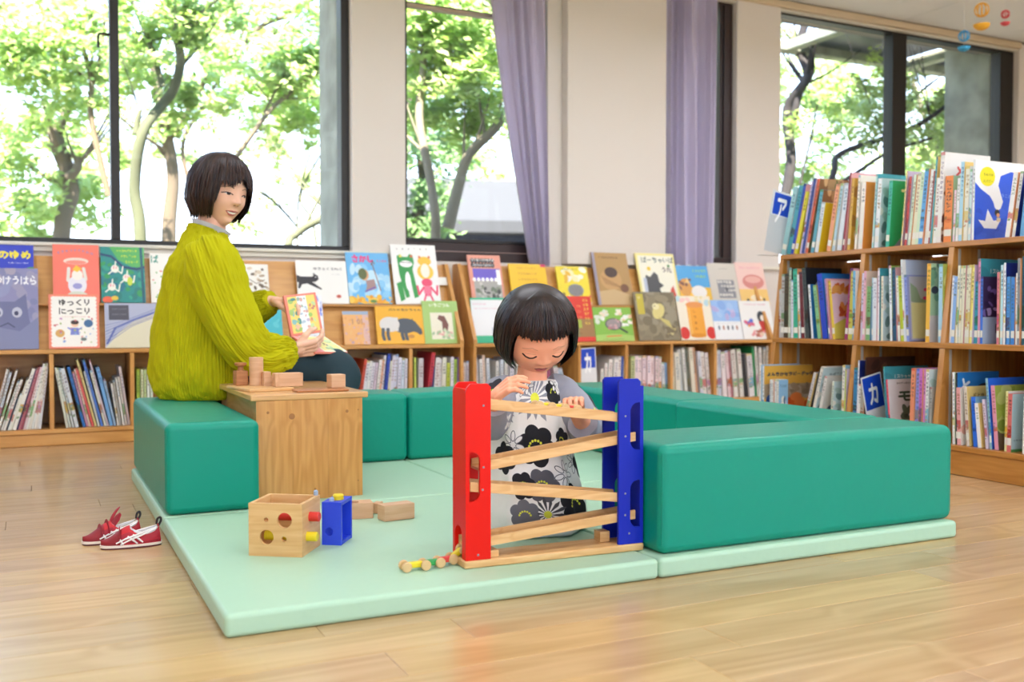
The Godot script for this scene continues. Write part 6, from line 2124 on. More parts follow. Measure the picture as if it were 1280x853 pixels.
func d_slot(x0: float, x1: float, y0: float, y1: float) -> PackedVector2Array:
	# straight on the x0 side, rounded on the x1 side
	var r := absf(x1 - x0) * 0.8
	var s := signf(x1 - x0)
	var o := PackedVector2Array([Vector2(x0, y0)])
	for k in 7:
		var a := -PI / 2 + PI / 2 * k / 6
		o.append(Vector2(x1 - s * r + s * cos(a) * r, y0 + r + sin(a) * r))
	for k in 7:
		var a := PI / 2 * k / 6
		o.append(Vector2(x1 - s * r + s * cos(a) * r, y1 - r + sin(a) * r))
	o.append(Vector2(x0, y1))
	return o


func train(label: String, at: Vector3, axles: Array, cols: Array, skip_last := false) -> void:
	var t := thing("toy_train", label, "toy train", at, 0.0, "small caterpillar trains")
	var pale := flat("toy_wheel", "d8b27c", 0.5)
	for k in axles.size():
		var p: Vector3 = axles[k]
		for s: float in [-1.0, 1.0]:
			var w := MB.new()
			w.xf = Transform3D(Basis(Vector3.RIGHT, PI / 2), p + Vector3(0, 0.0105, s * 0.0105))
			w.lathe(PackedVector2Array([Vector2(0, 0.0035), Vector2(0.0085, 0.0035), Vector2(0.0105, 0.002), Vector2(0.0105, -0.002), Vector2(0.0085, -0.0035), Vector2(0, -0.0035)].map(func(q: Vector2) -> Vector2: return Vector2(q.x, -q.y))), 20)
			part("wheel", w.mesh(pale), t)
		if k < axles.size() - 1:
			var q: Vector3 = axles[k + 1]
			var d := q - p
			var b := MB.new()
			b.xf = Transform3D(Basis(Vector3.BACK, atan2(d.y, Vector2(d.x, d.z).length())) , (p + q) / 2 + Vector3(0, 0.0115, 0))
			b.rbox(Vector3(-d.length() * 0.42, -0.0055, -0.0065), Vector3(d.length() * 0.42, 0.0065, 0.0065), 0.003, 2)
			part("link", b.mesh(flat("toy_" + cols[k], {"yellow": "e8cf1c", "green": "2f9a48", "red": "d8342a"}[cols[k]], 0.4)), t)


func toys() -> void:
	var pale := wood("toy_wood", toy_tex, 4.0, 0.45, Color(1.0, 0.95, 0.86))
	var beech := wood("toy_beech", wood_image("cfa582", "e0bd9c", 2.0, 0.3, 33), 4.0, 0.5, Color(1, 0.96, 0.92))
	var brown := wood("toy_brown", wood_image("a86f42", "c08a5a", 3.0, 0.4, 34), 4.0, 0.45, Color(1, 0.95, 0.9))
	var red := flat("toy_paint_red", "e01404", 0.4, 0.35)
	var blue := flat("toy_paint_blue", "1428ae", 0.4, 0.35)
	var O := Vector3(0.990, 0.0425, -1.862)
	var t := thing("slope_toy", "rolling slope toy with red tower, blue tower and four wooden rails", "toy", O, -0.042)
	box_part("base", Vector3(-0.208, 0, -0.043), Vector3(0.2125, 0.0165, 0.040), pale, t, 0.004, 2)
	var tower := thing_part("red_tower", t)
	var outline := rect2(-0.205, 0.0168, -0.150, 0.377, 0.0)
	outline = PackedVector2Array([Vector2(-0.205, 0.0168), Vector2(-0.150, 0.0168), Vector2(-0.150, 0.370), Vector2(-0.157, 0.377), Vector2(-0.194, 0.377), Vector2(-0.201, 0.370), Vector2(-0.205, 0.360)])
	var slot := d_slot(-0.1965, -0.1735, 0.1366, 0.2376)
	part("front_board", front_panel(outline, [slot], 0.0075, red, 0.0343), tower)
	part("rear_board", front_panel(outline, [slot], 0.0075, red, -0.0343), tower)
	var arch := PackedVector2Array([Vector2(-0.0303, 0.0168), Vector2(-0.026, 0.0168), Vector2(-0.026, 0.062)])
	for k in 9:
		arch.append(Vector2(-0.005 - 0.021 * cos(PI * k / 8), 0.062 + 0.021 * sin(PI * k / 8)))
	arch.append_array(PackedVector2Array([Vector2(0.016, 0.0168), Vector2(0.0303, 0.0168), Vector2(0.0303, 0.366), Vector2(-0.0303, 0.366)]))
	part("end_board", side_panel(arch, [], 0.008, red, -0.2008), tower)
	var bt := thing_part("blue_tower", t)
	var bo := PackedVector2Array([Vector2(0.150, 0.0168), Vector2(0.211, 0.0168), Vector2(0.211, 0.362), Vector2(0.203, 0.362), Vector2(0.203, 0.372), Vector2(0.197, 0.378), Vector2(0.156, 0.378), Vector2(0.150, 0.372)])
	var slots := [d_slot(0.2025, 0.1785, 0.222, 0.326), d_slot(0.2025, 0.1785, 0.053, 0.156)]
	part("front_board", front_panel(bo, slots, 0.0075, blue, 0.0343), bt)
	part("rear_board", front_panel(bo, slots, 0.0075, blue, -0.0343), bt)
	part("end_board", side_panel(rect2(-0.0303, 0.0168, 0.0303, 0.362), [], 0.0072, blue, 0.2073), bt)
	# rails: at x -0.15 and 0.15, ends
	for r: Array in [[0.3426, 0.3046, -0.192, 0.172], [0.2176, 0.2546, -0.168, 0.197], [0.1706, 0.1296, -0.192, 0.172], [0.0606, 0.0846, -0.196, 0.197]]:
		var g: float = (r[1] - r[0]) / 0.3
		var mid: float = (r[0] + r[1]) / 2
		var x0: float = r[2]
		var x1: float = r[3]
		var b := MB.new()
		for w: Array in [[-0.0297, -0.0235, 0.020], [0.0235, 0.0297, 0.020], [-0.0235, 0.0235, 0.006]]:
			var lo := mid - 0.020
			b.xf = Transform3D(Basis(Vector3(1, g, 0), Vector3.UP, Vector3.BACK), Vector3.ZERO)
			b.rbox(Vector3(x0, lo, w[0]), Vector3(x1, lo + w[2], w[1]), 0.001)
		part("rail", b.mesh(pale), t)
	box_part("stop_block", Vector3(-0.149, 0.0168, -0.02), Vector3(-0.128, 0.031, 0.029), pale, t, 0.001)
	box_part("stop_block", Vector3(0.125, 0.0168, -0.029), Vector3(0.149, 0.04, 0.0), pale, t, 0.001)
	var steel := flat("screw_steel", "8d8f96", 0.3)
	for p: Array in [[-0.166, 0.332], [-0.166, 0.206], [-0.168, 0.160], [-0.178, 0.027], [0.166, 0.297], [0.166, 0.253], [0.166, 0.128], [0.166, 0.081], [0.176, 0.04]]:
		var s := MB.new()
		s.xf = Transform3D(Basis(Vector3.RIGHT, PI / 2), Vector3(p[0], p[1], 0.0381))
		s.lathe(PackedVector2Array([Vector2(0.0026, -0.001), Vector2(0.0022, 0.0006), Vector2(0, 0.0008)]), 12)
		part("screw", s.mesh(steel), t)
	# caterpillar trains
	train("caterpillar train of wooden wheels on the mat before the red tower", Vector3(0.735, 0.0426, -1.876), [Vector3(-0.067, 0, 0.004), Vector3(-0.027, 0, 0.006), Vector3(0.007, 0, 0.0), Vector3(0.039, 0.002, -0.008), Vector3(0.062, 0.019, -0.006)], ["yellow", "green", "red", "yellow"])
	train("caterpillar train of wooden wheels on the top rail under the toddler's hands", Vector3(1.005, 0.3505, -1.862), [Vector3(-0.043, 0.0058, 0), Vector3(-0.013, 0.002, 0), Vector3(0.019, -0.0021, 0), Vector3(0.049, -0.0059, 0)], ["yellow", "yellow", "red"])
	# wooden shape box
	var sb := thing("shape_box", "open wooden cube with round holes and coloured pegs", "toy box", Vector3(0.4915, 0.0426, -2.156), deg_to_rad(-34.0))
	var holes := [circle(-0.0205, 0.078, 0.0052, 16), circle(0.0205, 0.078, 0.0166), circle(-0.0195, 0.041, 0.0160), circle(0.0195, 0.038, 0.0058, 16)]
	part("front_board", front_panel(rect2(-0.0597, 0, 0.0597, 0.1135), holes, 0.008, pale, 0.0535), sb)
	part("rear_board", front_panel(rect2(-0.0597, 0, 0.0597, 0.1135), [], 0.008, pale, -0.0535), sb)
	part("side_board", side_panel(rect2(-0.0493, 0, 0.0493, 0.1135), [], 0.008, pale, -0.0557), sb)
	part("side_board", side_panel(rect2(-0.0493, 0, 0.0493, 0.1135), [circle(0.008, 0.078, 0.0112), circle(0.024, 0.038, 0.0112)], 0.008, pale, 0.0557), sb)
	box_part("floor_board", Vector3(-0.0515, 0.0002, -0.0493), Vector3(0.0515, 0.006, 0.0493), pale, sb, 0.001)
	for p: Array in [["toy_red", "d8342a", 0.078, 0.008], ["toy_yellow", "e8cf1c", 0.038, 0.024]]:
		var c := MB.new()
		c.xf = Transform3D(Basis(Vector3.BACK, -PI / 2), Vector3(-0.035, p[2], p[3]))
		c.lathe(PackedVector2Array([Vector2(0, 0), Vector2(0.0105, 0), Vector2(0.0105, 0.115), Vector2(0.009, 0.117), Vector2(0, 0.117)]), 24)
		part("peg", c.mesh(flat(p[0], p[1], 0.4)), sb)
	var lb := MB.new()
	lb.xf = Transform3D(Basis(), Vector3(0.052, 0.1137, -0.052))
	lb.lathe(PackedVector2Array([Vector2(0.005, 0), Vector2(0.005, 0.009), Vector2(0.003, 0.011), Vector2(0, 0.011)]), 16)
	part("peg", lb.mesh(flat("toy_sky", "9fb4d0", 0.4)), sb)
	# blue block frame
	var bb := thing("blue_shape_box", "small blue open-sided toy box with a round hole", "toy box", Vector3(0.6185, 0.0426, -2.192), deg_to_rad(-34.0))
	var royal := flat("toy_paint_royal", "2747d8", 0.4)
	part("front_board", front_panel(rect2(-0.0225, 0, 0.0225, 0.0965), [circle(-0.006, 0.030, 0.0095)], 0.008, royal, 0.0365), bb)
	part("rear_board", front_panel(rect2(-0.0225, 0, 0.0225, 0.0965), [], 0.008, royal, -0.0365), bb)
	box_part("top_board", Vector3(-0.0225, 0.0885, -0.0324), Vector3(0.0225, 0.0965, 0.0324), royal, bb, 0.001)
	box_part("floor_board", Vector3(-0.0225, 0, -0.0324), Vector3(0.0225, 0.008, 0.0324), royal, bb, 0.001)
	box_part("side_board", Vector3(-0.0225, 0.0082, -0.0324), Vector3(-0.0145, 0.0883, 0.0324), royal, bb, 0.001)
	for p: Array in [["toy_yellow", "e8cf1c", 0.004, 0.004, 0.0125, 0.012], ["toy_sky", "9fb4d0", -0.004, 0.027, 0.0055, 0.008]]:
		var c := MB.new()
		c.xf = Transform3D(Basis(), Vector3(p[2], 0.0967, p[3]))
		c.lathe(PackedVector2Array([Vector2(p[4], 0), Vector2(p[4], p[5] * 0.8), Vector2(p[4] * 0.85, p[5]), Vector2(0, p[5])]), 24)
		part("knob", c.mesh(flat(p[0], p[1], 0.4)), bb)
	# loose blocks on the mat
	var ab := thing("building_block", "wooden block with a round hollow on the mat behind the blue box", "block", Vector3(0.738, 0.0426, -2.432), -0.15, "wooden building blocks")
	var hollow := MB.new()
	hollow.xf = Transform3D(Basis(Vector3.RIGHT, -PI / 2), Vector3(0, 0.0195, 0))
	hollow.panel(rect2(-0.038, -0.026, 0.038, 0.026, 0.002, 2), [circle(-0.012, 0.0, 0.017)], 0.039)
	part("block", hollow.mesh(beech), ab)
	block("building_block", "small wooden block wedged between the two larger blocks on the mat", Vector3(0.803, 0.0426, -2.462), Vector3(0.03, 0.028, 0.02), 0.9, beech)
	block("building_block", "oblong wooden block lying nearest the slope toy on the mat", Vector3(0.821, 0.0426, -2.368), Vector3(0.085, 0.040, 0.042), 0.12, beech)
	# blocks on the table
	var y := 0.3398
	block("building_board", "flat wooden board under the round upright block on the table", Vector3(0.599, y, -2.945), Vector3(0.135, 0.0085, 0.20), 0.16, pale)
	block("building_board", "thin brown board at the right edge of the table top", Vector3(0.742, y, -2.80), Vector3(0.15, 0.006, 0.075), -0.03, brown)
	var cy := thing("building_block", "upright round wooden block, tallest on the table", "block", Vector3(0.597, y + 0.0087, -2.985), 0.0, "wooden building blocks")
	var cm := MB.new()
	cm.lathe(PackedVector2Array([Vector2(0, 0), Vector2(0.0205, 0), Vector2(0.0205, 0.083), Vector2(0.0195, 0.084), Vector2(0, 0.084)]), 32)
	part("block", cm.mesh(beech), cy)
	var br := block("building_block", "brown wooden block with a round cap at the table's left", Vector3(0.556, y + 0.0087, -3.012), Vector3(0.036, 0.044, 0.036), 0.1, brown)
	var bc := MB.new()
	bc.lathe(PackedVector2Array([Vector2(0, 0.0442), Vector2(0.009, 0.0442), Vector2(0.008, 0.056), Vector2(0.017, 0.06), Vector2(0.018, 0.066), Vector2(0.016, 0.068), Vector2(0, 0.068)]), 24)
	part("cap", bc.mesh(brown), br)
	var ar := thing("building_block", "wooden block with a scooped arch beside the round block", "block", Vector3(0.632, y + 0.0087, -2.955), 0.0, "wooden building blocks")
	var am := MB.new()
	var prof := PackedVector2Array([Vector2(-0.022, 0), Vector2(0.022, 0), Vector2(0.022, 0.014)])
	for k in 9:
		prof.append(Vector2(0.022 - 0.024 * sin(PI / 2 * k / 8), 0.042 - 0.026 * cos(PI / 2 * k / 8)))
	prof.append(Vector2(-0.022, 0.042))
	am.panel(prof, [], 0.038)
	part("block", am.mesh(beech), ar)
	block("building_block", "oblong wooden block in the middle of the table", Vector3(0.672, y + 0.0088, -2.905), Vector3(0.083, 0.040, 0.038), 0.05, beech)
	block("building_block", "square wooden block at the right of the table", Vector3(0.795, y + 0.0062, -2.822), Vector3(0.044, 0.040, 0.040), 0.1, beech)


func thing_part(called: String, parent: Node3D) -> Node3D:
	var o := Node3D.new()
	o.name = called
	parent.add_child(o, true)
	return o


# ---------------------------------------------------------------- shoes
func shoes() -> void:
	shoe("red toddler sneaker nearest the mat, white stripes on its side", Vector3(0.206, 0.0, -2.535), deg_to_rad(176.0), false)
	shoe("red toddler sneaker standing behind its pair, with open straps", Vector3(0.168, 0.0, -2.612), deg_to_rad(190.0), true)


func shoe(label: String, at: Vector3, turn: float, straps: bool) -> void:
	# heel at -x, toe at +x in its own axes
	var t := thing("toddler_shoe", label, "shoe", at, turn, "pair of red sneakers")
	var L := 0.136
	var n := 40
	var m := 44
	var up := MB.new()
	var cols := [hx("8f1626").srgb_to_linear(), hx("a81c2c").srgb_to_linear(), hx("c8202a").srgb_to_linear(), hx("e6e4e2").srgb_to_linear()]
	var base := 0
	var pts := []
	for i in n + 1:
		var s := float(i) / n
		var x := (s - 0.5) * L
		# half width of the sole, and the ridge line of the upper
		var hw := 0.0245 * pow(sin(PI * clampf(0.06 + s * 0.90, 0, 1)), 0.45) * (0.88 + 0.16 * s)
		if s > 0.86:
			hw *= sqrt(maxf(0.0, 1.0 - pow((s - 0.86) / 0.145, 2.0)))
		var ridge := 0.052 - 0.004 * s
		if s > 0.50:
			ridge = lerpf(0.052, 0.021, smoothstep(0.5, 0.98, s))
		var collar := 0.050 - 0.016 * sin(PI * clampf((s - 0.02) / 0.5, 0, 1))
		if s < 0.06:
			collar = 0.056
		var open := smoothstep(0.03, 0.10, s) * (1.0 - smoothstep(0.44, 0.52, s))
		for j in m + 1:
			var a := PI * j / m
			var c := cos(a)
			var q := sin(a)
			var h := lerpf(ridge, collar, open)
			var pp := Vector3(x, 0.008 + (h - 0.008) * pow(q, 0.75), -c * hw * (1.0 + 0.10 * q * (1.0 - q)))
			var hole := open * smoothstep(0.80, 0.93, q)
			if hole > 0.0:
				pp.y = lerpf(pp.y, 0.014, hole)
			if s < 0.05:
				pp.x += 0.006 * q
			pts.append([pp, hole, q, s, c])
	for i in n + 1:
		for j in m + 1:
			var e: Array = pts[i * (m + 1) + j]
			var du: Vector3 = pts[mini(i + 1, n) * (m + 1) + j][0] - pts[maxi(i - 1, 0) * (m + 1) + j][0]
			var dv: Vector3 = pts[i * (m + 1) + mini(j + 1, m)][0] - pts[i * (m + 1) + maxi(j - 1, 0)][0]
			var nn := du.cross(dv)
			if nn.length() < 1e-9:
				nn = Vector3(signf(e[3] - 0.5), 0.2, 0)
			nn = nn.normalized()
			if nn.y < 0.0 and e[1] < 0.02:
				nn = -nn
			if e[1] >= 0.02 and nn.y < 0.0:
				nn = -nn
			up.col = cols[3] if e[1] > 0.03 or (e[2] > 0.765 and e[3] < 0.46 and e[3] > 0.04) else (cols[0] if e[3] > 0.66 else cols[2] if (e[2] > 0.6 and e[3] > 0.4) else cols[1])
			up.vert(e[0], nn)
	for i in n:
		for j in m:
			var k := i * (m + 1) + j
			up.quad(k, k + 1, k + m + 2, k + m + 1)
	part("upper", up.mesh(tinted("shoe_leather", 0.6)), t)
	# sole: pale welt over a dark tread
	for lay in 2:
		var poly := PackedVector2Array()
		for k in 40:
			var a := TAU * k / 40
			var s := 0.5 + 0.5 * cos(a)
			var hw := 0.0262 * (0.9 + 0.14 * s)
			poly.append(Vector2((L * 0.5 + 0.002 - 0.0015 * lay) * signf(cos(a)) * pow(absf(cos(a)), 0.75), hw * signf(sin(a)) * pow(absf(sin(a)), 0.7)))
		var so := MB.new()
		var th := 0.0055 if lay == 0 else 0.0034
		so.xf = Transform3D(Basis(Vector3.RIGHT, -PI / 2), Vector3(0, (0.0065 if lay == 0 else 0.0018), 0))
		so.panel(poly, [], th)
		part("welt" if lay == 0 else "tread", so.mesh(flat("shoe_welt", "ece0d4", 0.6) if lay == 0 else flat("shoe_tread", "5a1c26", 0.7)), t)
	# crossed side stripes
	var white := flat("shoe_stripe", "f0eeec", 0.5)
	for side: float in [-1.0, 1.0]:
		for st: Array in [[[0.034, 0.014], [0.012, 0.024], [-0.02, 0.034], [-0.058, 0.045]], [[0.024, 0.011], [0.0, 0.022], [-0.026, 0.031], [-0.056, 0.042]], [[0.026, 0.024], [0.018, 0.011]], [[0.008, 0.03], [-0.014, 0.011]], [[-0.004, 0.033], [-0.026, 0.013]]]:
			var path := []
			for p: Array in st:
				var s: float = p[0] / L + 0.5
				var hw := 0.0245 * pow(sin(PI * clampf(0.06 + s * 0.90, 0, 1)), 0.45) * (0.88 + 0.16 * s)
				var q := clampf(pow((p[1] - 0.008) / 0.044, 1.333), 0, 1)
				path.append(Vector3(p[0], p[1], side * (hw * sqrt(maxf(0.0, 1.0 - q * q)) * 1.03 + 0.0008)))
			var b := MB.new()
			var c := curve(path, 5)
			b.tube(c, ramp([0.0018, 0.0024, 0.0018], c.size()), 8)
			part("stripe", b.mesh(white), t)
	# heel tab
	var hb := MB.new()
	hb.tube(curve([Vector3(-0.062, 0.046, 0), Vector3(-0.068, 0.058, 0), Vector3(-0.066, 0.066, 0), Vector3(-0.060, 0.062, 0), Vector3(-0.058, 0.050, 0)], 4), ramp([0.0028, 0.0028], 17), 8)
	part("heel_loop", hb.mesh(flat("shoe_loop", "2a2226", 0.7)), t)
	var dark := flat("shoe_strap", "9c1a2a", 0.6)
	var strap_rows := [[0.012, 0.047, 0.0], [0.028, 0.037, 0.0]] if straps else [[0.026, 0.0405, 0.0]]
	for p: Array in strap_rows:
		var b := MB.new()
		var ring := []
		for k in 9:
			var a := PI * (0.12 + 0.76 * k / 8)
			ring.append(Vector3(p[0], 0.010 + (p[1] - 0.006) * sin(a), -cos(a) * 0.0265))
		var c := curve(ring, 2)
		b.tube(c, ramp([0.0062, 0.0062], c.size()), 8, true, 0.25)
		part("strap", b.mesh(dark), t)
	if straps:
		# loose tongue and strap end standing up
		var b := MB.new()
		b.tube(curve([Vector3(0.004, 0.042, 0.006), Vector3(-0.004, 0.060, 0.008), Vector3(-0.014, 0.074, 0.010), Vector3(-0.022, 0.082, 0.010)], 4), ramp([0.009, 0.010, 0.008, 0.003], 13), 8, true, 0.3)
		part("tongue", b.mesh(flat("shoe_tongue", "a81c2c", 0.6)), t)
		var f := MB.new()
		f.tube(curve([Vector3(-0.006, 0.034, 0.020), Vector3(-0.018, 0.050, 0.024), Vector3(-0.026, 0.062, 0.020)], 4), ramp([0.011, 0.013, 0.006], 9), 8, true, 0.22)
		part("flap", f.mesh(flat("shoe_tongue", "a81c2c", 0.6)), t)


# ---------------------------------------------------------------- signs and mobile
func signs_and_mobile() -> void:
	# L-shaped index boards; the print faces +z
	index_board("grey index board with a blue letter at the far end of the bookcase top", 61, Vector3(2.942, 0.8225, -3.422), Vector2(0.115, 0.272), 0.0, -0.19)
	index_board("white index board with a blue letter in the shelf right of the toddler", 70, Vector3(2.722, 0.0718, -4.642), Vector2(0.10, 0.305), 0.0, 0.06)
	index_board("white index board with a blue letter on the bookcase's bottom shelf", 62, Vector3(2.962, 0.1053, -2.8325), Vector2(0.105, 0.215), 0.0, 0.22)
	# paper mobile at the ceiling
	var k := 0
	for d: Array in [["blue paper balloon ornament hanging lowest near the right window", "3c9ccc", Vector3(4.695, 2.03, -3.9), 0.034], ["yellow paper balloon ornament hanging between the blue and the red one", "eeb030", Vector3(4.835, 2.165, -3.9), 0.045], ["red paper ornament hanging at the right edge below the ceiling", "d8525a", Vector3(5.03, 2.215, -3.9), 0.026]]:
		var t := thing("paper_ornament", d[0], "ornament", d[2], 0.0, "paper ornaments of a hanging mobile")
		var m := flat("ornament_%d" % k, d[1], 0.7)
		var r: float = d[3]
		k += 1
		var bowl := MB.new()
		var pr := PackedVector2Array()
		for q in 9:
			pr.append(Vector2(r * sin(PI / 2 * q / 8), -r * 0.75 * cos(PI / 2 * q / 8)))
		pr.append(Vector2(r * 0.9, 0.001))
		pr.append(Vector2(0, -r * 0.6))
		bowl.lathe(pr, 18)
		part("basket", bowl.mesh(m), t, Vector3(0, r * 0.75, 0))
		for q in 5:
			var ring := MB.new()
			var pts := PackedVector3Array()
			var rr := PackedFloat32Array()
			for s in 25:
				var a := TAU * s / 24
				pts.append(Vector3(cos(a) * r * 0.85, sin(a) * r * 0.85, 0).rotated(Vector3.UP, PI * q / 5))
				rr.append(0.0028)
			ring.tube(pts, rr, 6, false)
			part("hoop", ring.mesh(m), t, Vector3(0, r * 2.55, 0))
		var cord := MB.new()
		var top: float = 2.5395 - d[2].y
		cord.tube(PackedVector3Array([Vector3(0, r * 0.2, 0), Vector3(0, top, 0)]), PackedFloat32Array([0.0008, 0.0008]), 6)
		part("thread", cord.mesh(flat("thread_white", "d8d8d4", 0.8)), t)


func index_board(label: String, cell: int, at: Vector3, size: Vector2, turn: float, roll: float) -> void:
	var t := thing("index_board", label, "sign", at, turn, "kana index boards")
	var b := MB.new()
	b.rbox(Vector3(-size.x / 2, 0, -0.0015), Vector3(size.x / 2, size.y, 0.0015), 0.0007)
	var m := b.mesh(flat("index_acrylic", "d4d7d8", 0.3))
	var f := MB.new()
	f.face(Vector3(-size.x / 2, 0, 0.0017), Vector3(size.x / 2, 0, 0.0017), Vector3(size.x / 2, size.y, 0.0017), Vector3(-size.x / 2, size.y, 0.0017), Vector3.BACK, cell_uv(cell))
	f.surface(m, cover_mat)
	var p := part("plate", m, t)
	p.rotation.z = roll
	p.position.y = absf(sin(roll)) * size.x / 2
	box_part("foot", Vector3(-size.x / 2, 0, -0.05), Vector3(size.x / 2, 0.0015, -0.002), flat("index_acrylic", "d4d7d8", 0.3), t, 0.0006)


# ---------------------------------------------------------------- people
# joins tapered capsules [a, b, ra, rb] into one smooth skin (surface nets over a summed field)
func blob(out: MB, caps: Array, cell: float, k: float) -> void:
	var lo := Vector3.INF
	var hi := -Vector3.INF
	var pad := cell * 3.0 + 3.0 / k
	for c: Array in caps:
		for e in 2:
			var r: float = c[2 + e] + pad
			lo = lo.min(c[e] - Vector3(r, r, r))
			hi = hi.max(c[e] + Vector3(r, r, r))
	var d := Vector3i(((hi - lo) / cell).ceil()) + Vector3i.ONE
	var f := PackedFloat32Array()
	f.resize(d.x * d.y * d.z)
	for c: Array in caps:
		var a: Vector3 = c[0]
		var b: Vector3 = c[1]
		var ra: float = c[2]
		var rb: float = c[3]
		var m := maxf(ra, rb) + pad
		var g0 := Vector3i(((a.min(b) - Vector3(m, m, m) - lo) / cell).floor()).max(Vector3i.ZERO)
		var g1 := Vector3i(((a.max(b) + Vector3(m, m, m) - lo) / cell).ceil()).min(d - Vector3i.ONE)
		var ab := b - a
		var l2 := maxf(ab.length_squared(), 1e-9)
		for z in range(g0.z, g1.z + 1):
			for y in range(g0.y, g1.y + 1):
				var row := (z * d.y + y) * d.x
				for x in range(g0.x, g1.x + 1):
					var p := lo + Vector3(x, y, z) * cell
					var t := clampf((p - a).dot(ab) / l2, 0.0, 1.0)
					var q := (p - a - ab * t).length() - lerpf(ra, rb, t)
					if q < pad:
						f[row + x] += exp(-k * q)
	# the skin is where the sum is 1
	var at := {}
	var sx := 1
	var sy := d.x
	var sz := d.x * d.y
	var corner := [0, sx, sy, sx + sy, sz, sx + sz, sy + sz, sx + sy + sz]
	var edges := [[0, 1], [2, 3], [4, 5], [6, 7], [0, 2], [1, 3], [4, 6], [5, 7], [0, 4], [1, 5], [2, 6], [3, 7]]
	var offs := [Vector3(0, 0, 0), Vector3(1, 0, 0), Vector3(0, 1, 0), Vector3(1, 1, 0), Vector3(0, 0, 1), Vector3(1, 0, 1), Vector3(0, 1, 1), Vector3(1, 1, 1)]
	for z in d.z - 1:
		for y in d.y - 1:
			var i := (z * d.y + y) * d.x - 1
			for x in d.x - 1:
				i += 1
				var c0 := f[i]
				var inside := c0 >= 1.0
				if (f[i + sx] >= 1.0) == inside and (f[i + sy] >= 1.0) == inside and (f[i + sz] >= 1.0) == inside and (f[i + sx + sy] >= 1.0) == inside and (f[i + sx + sz] >= 1.0) == inside and (f[i + sy + sz] >= 1.0) == inside and (f[i + sx + sy + sz] >= 1.0) == inside:
					continue
				var s := Vector3.ZERO
				var n := 0
				var grad := Vector3.ZERO
				var val := []
				for q in 8:
					val.append(-log(maxf(f[i + corner[q]], 1e-6)) / k)
				for e: Array in edges:
					var va: float = val[e[0]]
					var vb: float = val[e[1]]
					if (va <= 0.0) != (vb <= 0.0):
						s += offs[e[0]].lerp(offs[e[1]], va / (va - vb))
						n += 1
				grad.x = val[1] + val[3] + val[5] + val[7] - val[0] - val[2] - val[4] - val[6]
				grad.y = val[2] + val[3] + val[6] + val[7] - val[0] - val[1] - val[4] - val[5]
				grad.z = val[4] + val[5] + val[6] + val[7] - val[0] - val[1] - val[2] - val[3]
				at[i] = out.vert(lo + (Vector3(x, y, z) + s / n) * cell, grad.normalized())
	for i: int in at:
		var here := f[i] >= 1.0
		for e: Array in [[sx, sy, sz], [sy, sz, sx], [sz, sx, sy]]:
			if (f[i + e[0]] >= 1.0) != here:
				var b: int = i - e[1]
				var c: int = i - e[2]
				var g: int = i - e[1] - e[2]
				if at.has(b) and at.has(c) and at.has(g):
					out.quad(at[i], at[b], at[g], at[c])


# capsules of a hand: fingers along +y from the wrist, thumb at +x, palm towards +z; side -1 mirrors it
func hand(xf: Transform3D, s: float, fat: float, side: float, curl: Array, thumb: float) -> Array:
	var o := []
	var base := [0.0285, 0.0098, -0.0095, -0.0280]
	var lens := [0.068, 0.076, 0.070, 0.054]
	var put := func(a: Vector3, b: Vector3, ra: float, rb: float) -> void:
		o.append([xf * (Vector3(a.x * side, a.y, a.z) * s), xf * (Vector3(b.x * side, b.y, b.z) * s), ra * s * fat, rb * s * fat])
	put.call(Vector3(0, -0.02, 0), Vector3(0.004, 0.02, 0), 0.021, 0.019)
	put.call(Vector3(0, -0.02, 0), Vector3(-0.006, 0.02, 0), 0.021, 0.018)
	for k in 4:
		var root := Vector3(base[k] * 0.75, 0.012, 0.0)
		var knuckle := Vector3(base[k], 0.080 - 0.004 * absf(k - 1.2), -0.003)
		put.call(root, knuckle, 0.0125, 0.0108)
		var p := knuckle
		var a := 0.12
		var splay: float = base[k] * 2.2
		for j in 3:
			a += curl[k] * [0.75, 0.95, 0.6][j]
			var ln: float = lens[k] * [0.46, 0.30, 0.24][j]
			var q := p + Vector3(sin(splay) * ln, cos(a) * ln, sin(a) * ln)
			put.call(p, q, [0.0084, 0.0078, 0.0070][j], [0.0078, 0.0070, 0.0060][j])
			p = q
	var t0 := Vector3(0.020, 0.022, 0.008)
	var t1 := Vector3(0.040, 0.046, 0.016 + 0.012 * thumb)
	var t2 := t1 + Vector3(0.012 - 0.012 * thumb, 0.026, 0.010 + 0.014 * thumb)
	var t3 := t2 + Vector3(0.002 - 0.014 * thumb, 0.022, 0.004 + 0.012 * thumb)
	put.call(t0, t1, 0.0145, 0.0112)
	put.call(t1, t2, 0.0110, 0.0095)
	put.call(t2, t3, 0.0095, 0.0075)
	return o


func frame(origin: Vector3, along: Vector3, palm: Vector3) -> Transform3D:
	var y := along.normalized()
	var z := (palm - y * palm.dot(y)).normalized()
	return Transform3D(Basis(y.cross(z), y, z), origin)


func facing(origin: Vector3, fwd: Vector3, roll := 0.0, s := 1.0) -> Transform3D:
	var z := fwd.normalized()
	var x := Vector3.UP.cross(z).normalized()
	var b := Basis(x, z.cross(x), z)
	b = Basis(z, roll) * b
	return Transform3D(b.scaled(Vector3.ONE * s), origin)


static func bump(dx: float, dy: float) -> float:
	return exp(-dx * dx - dy * dy)


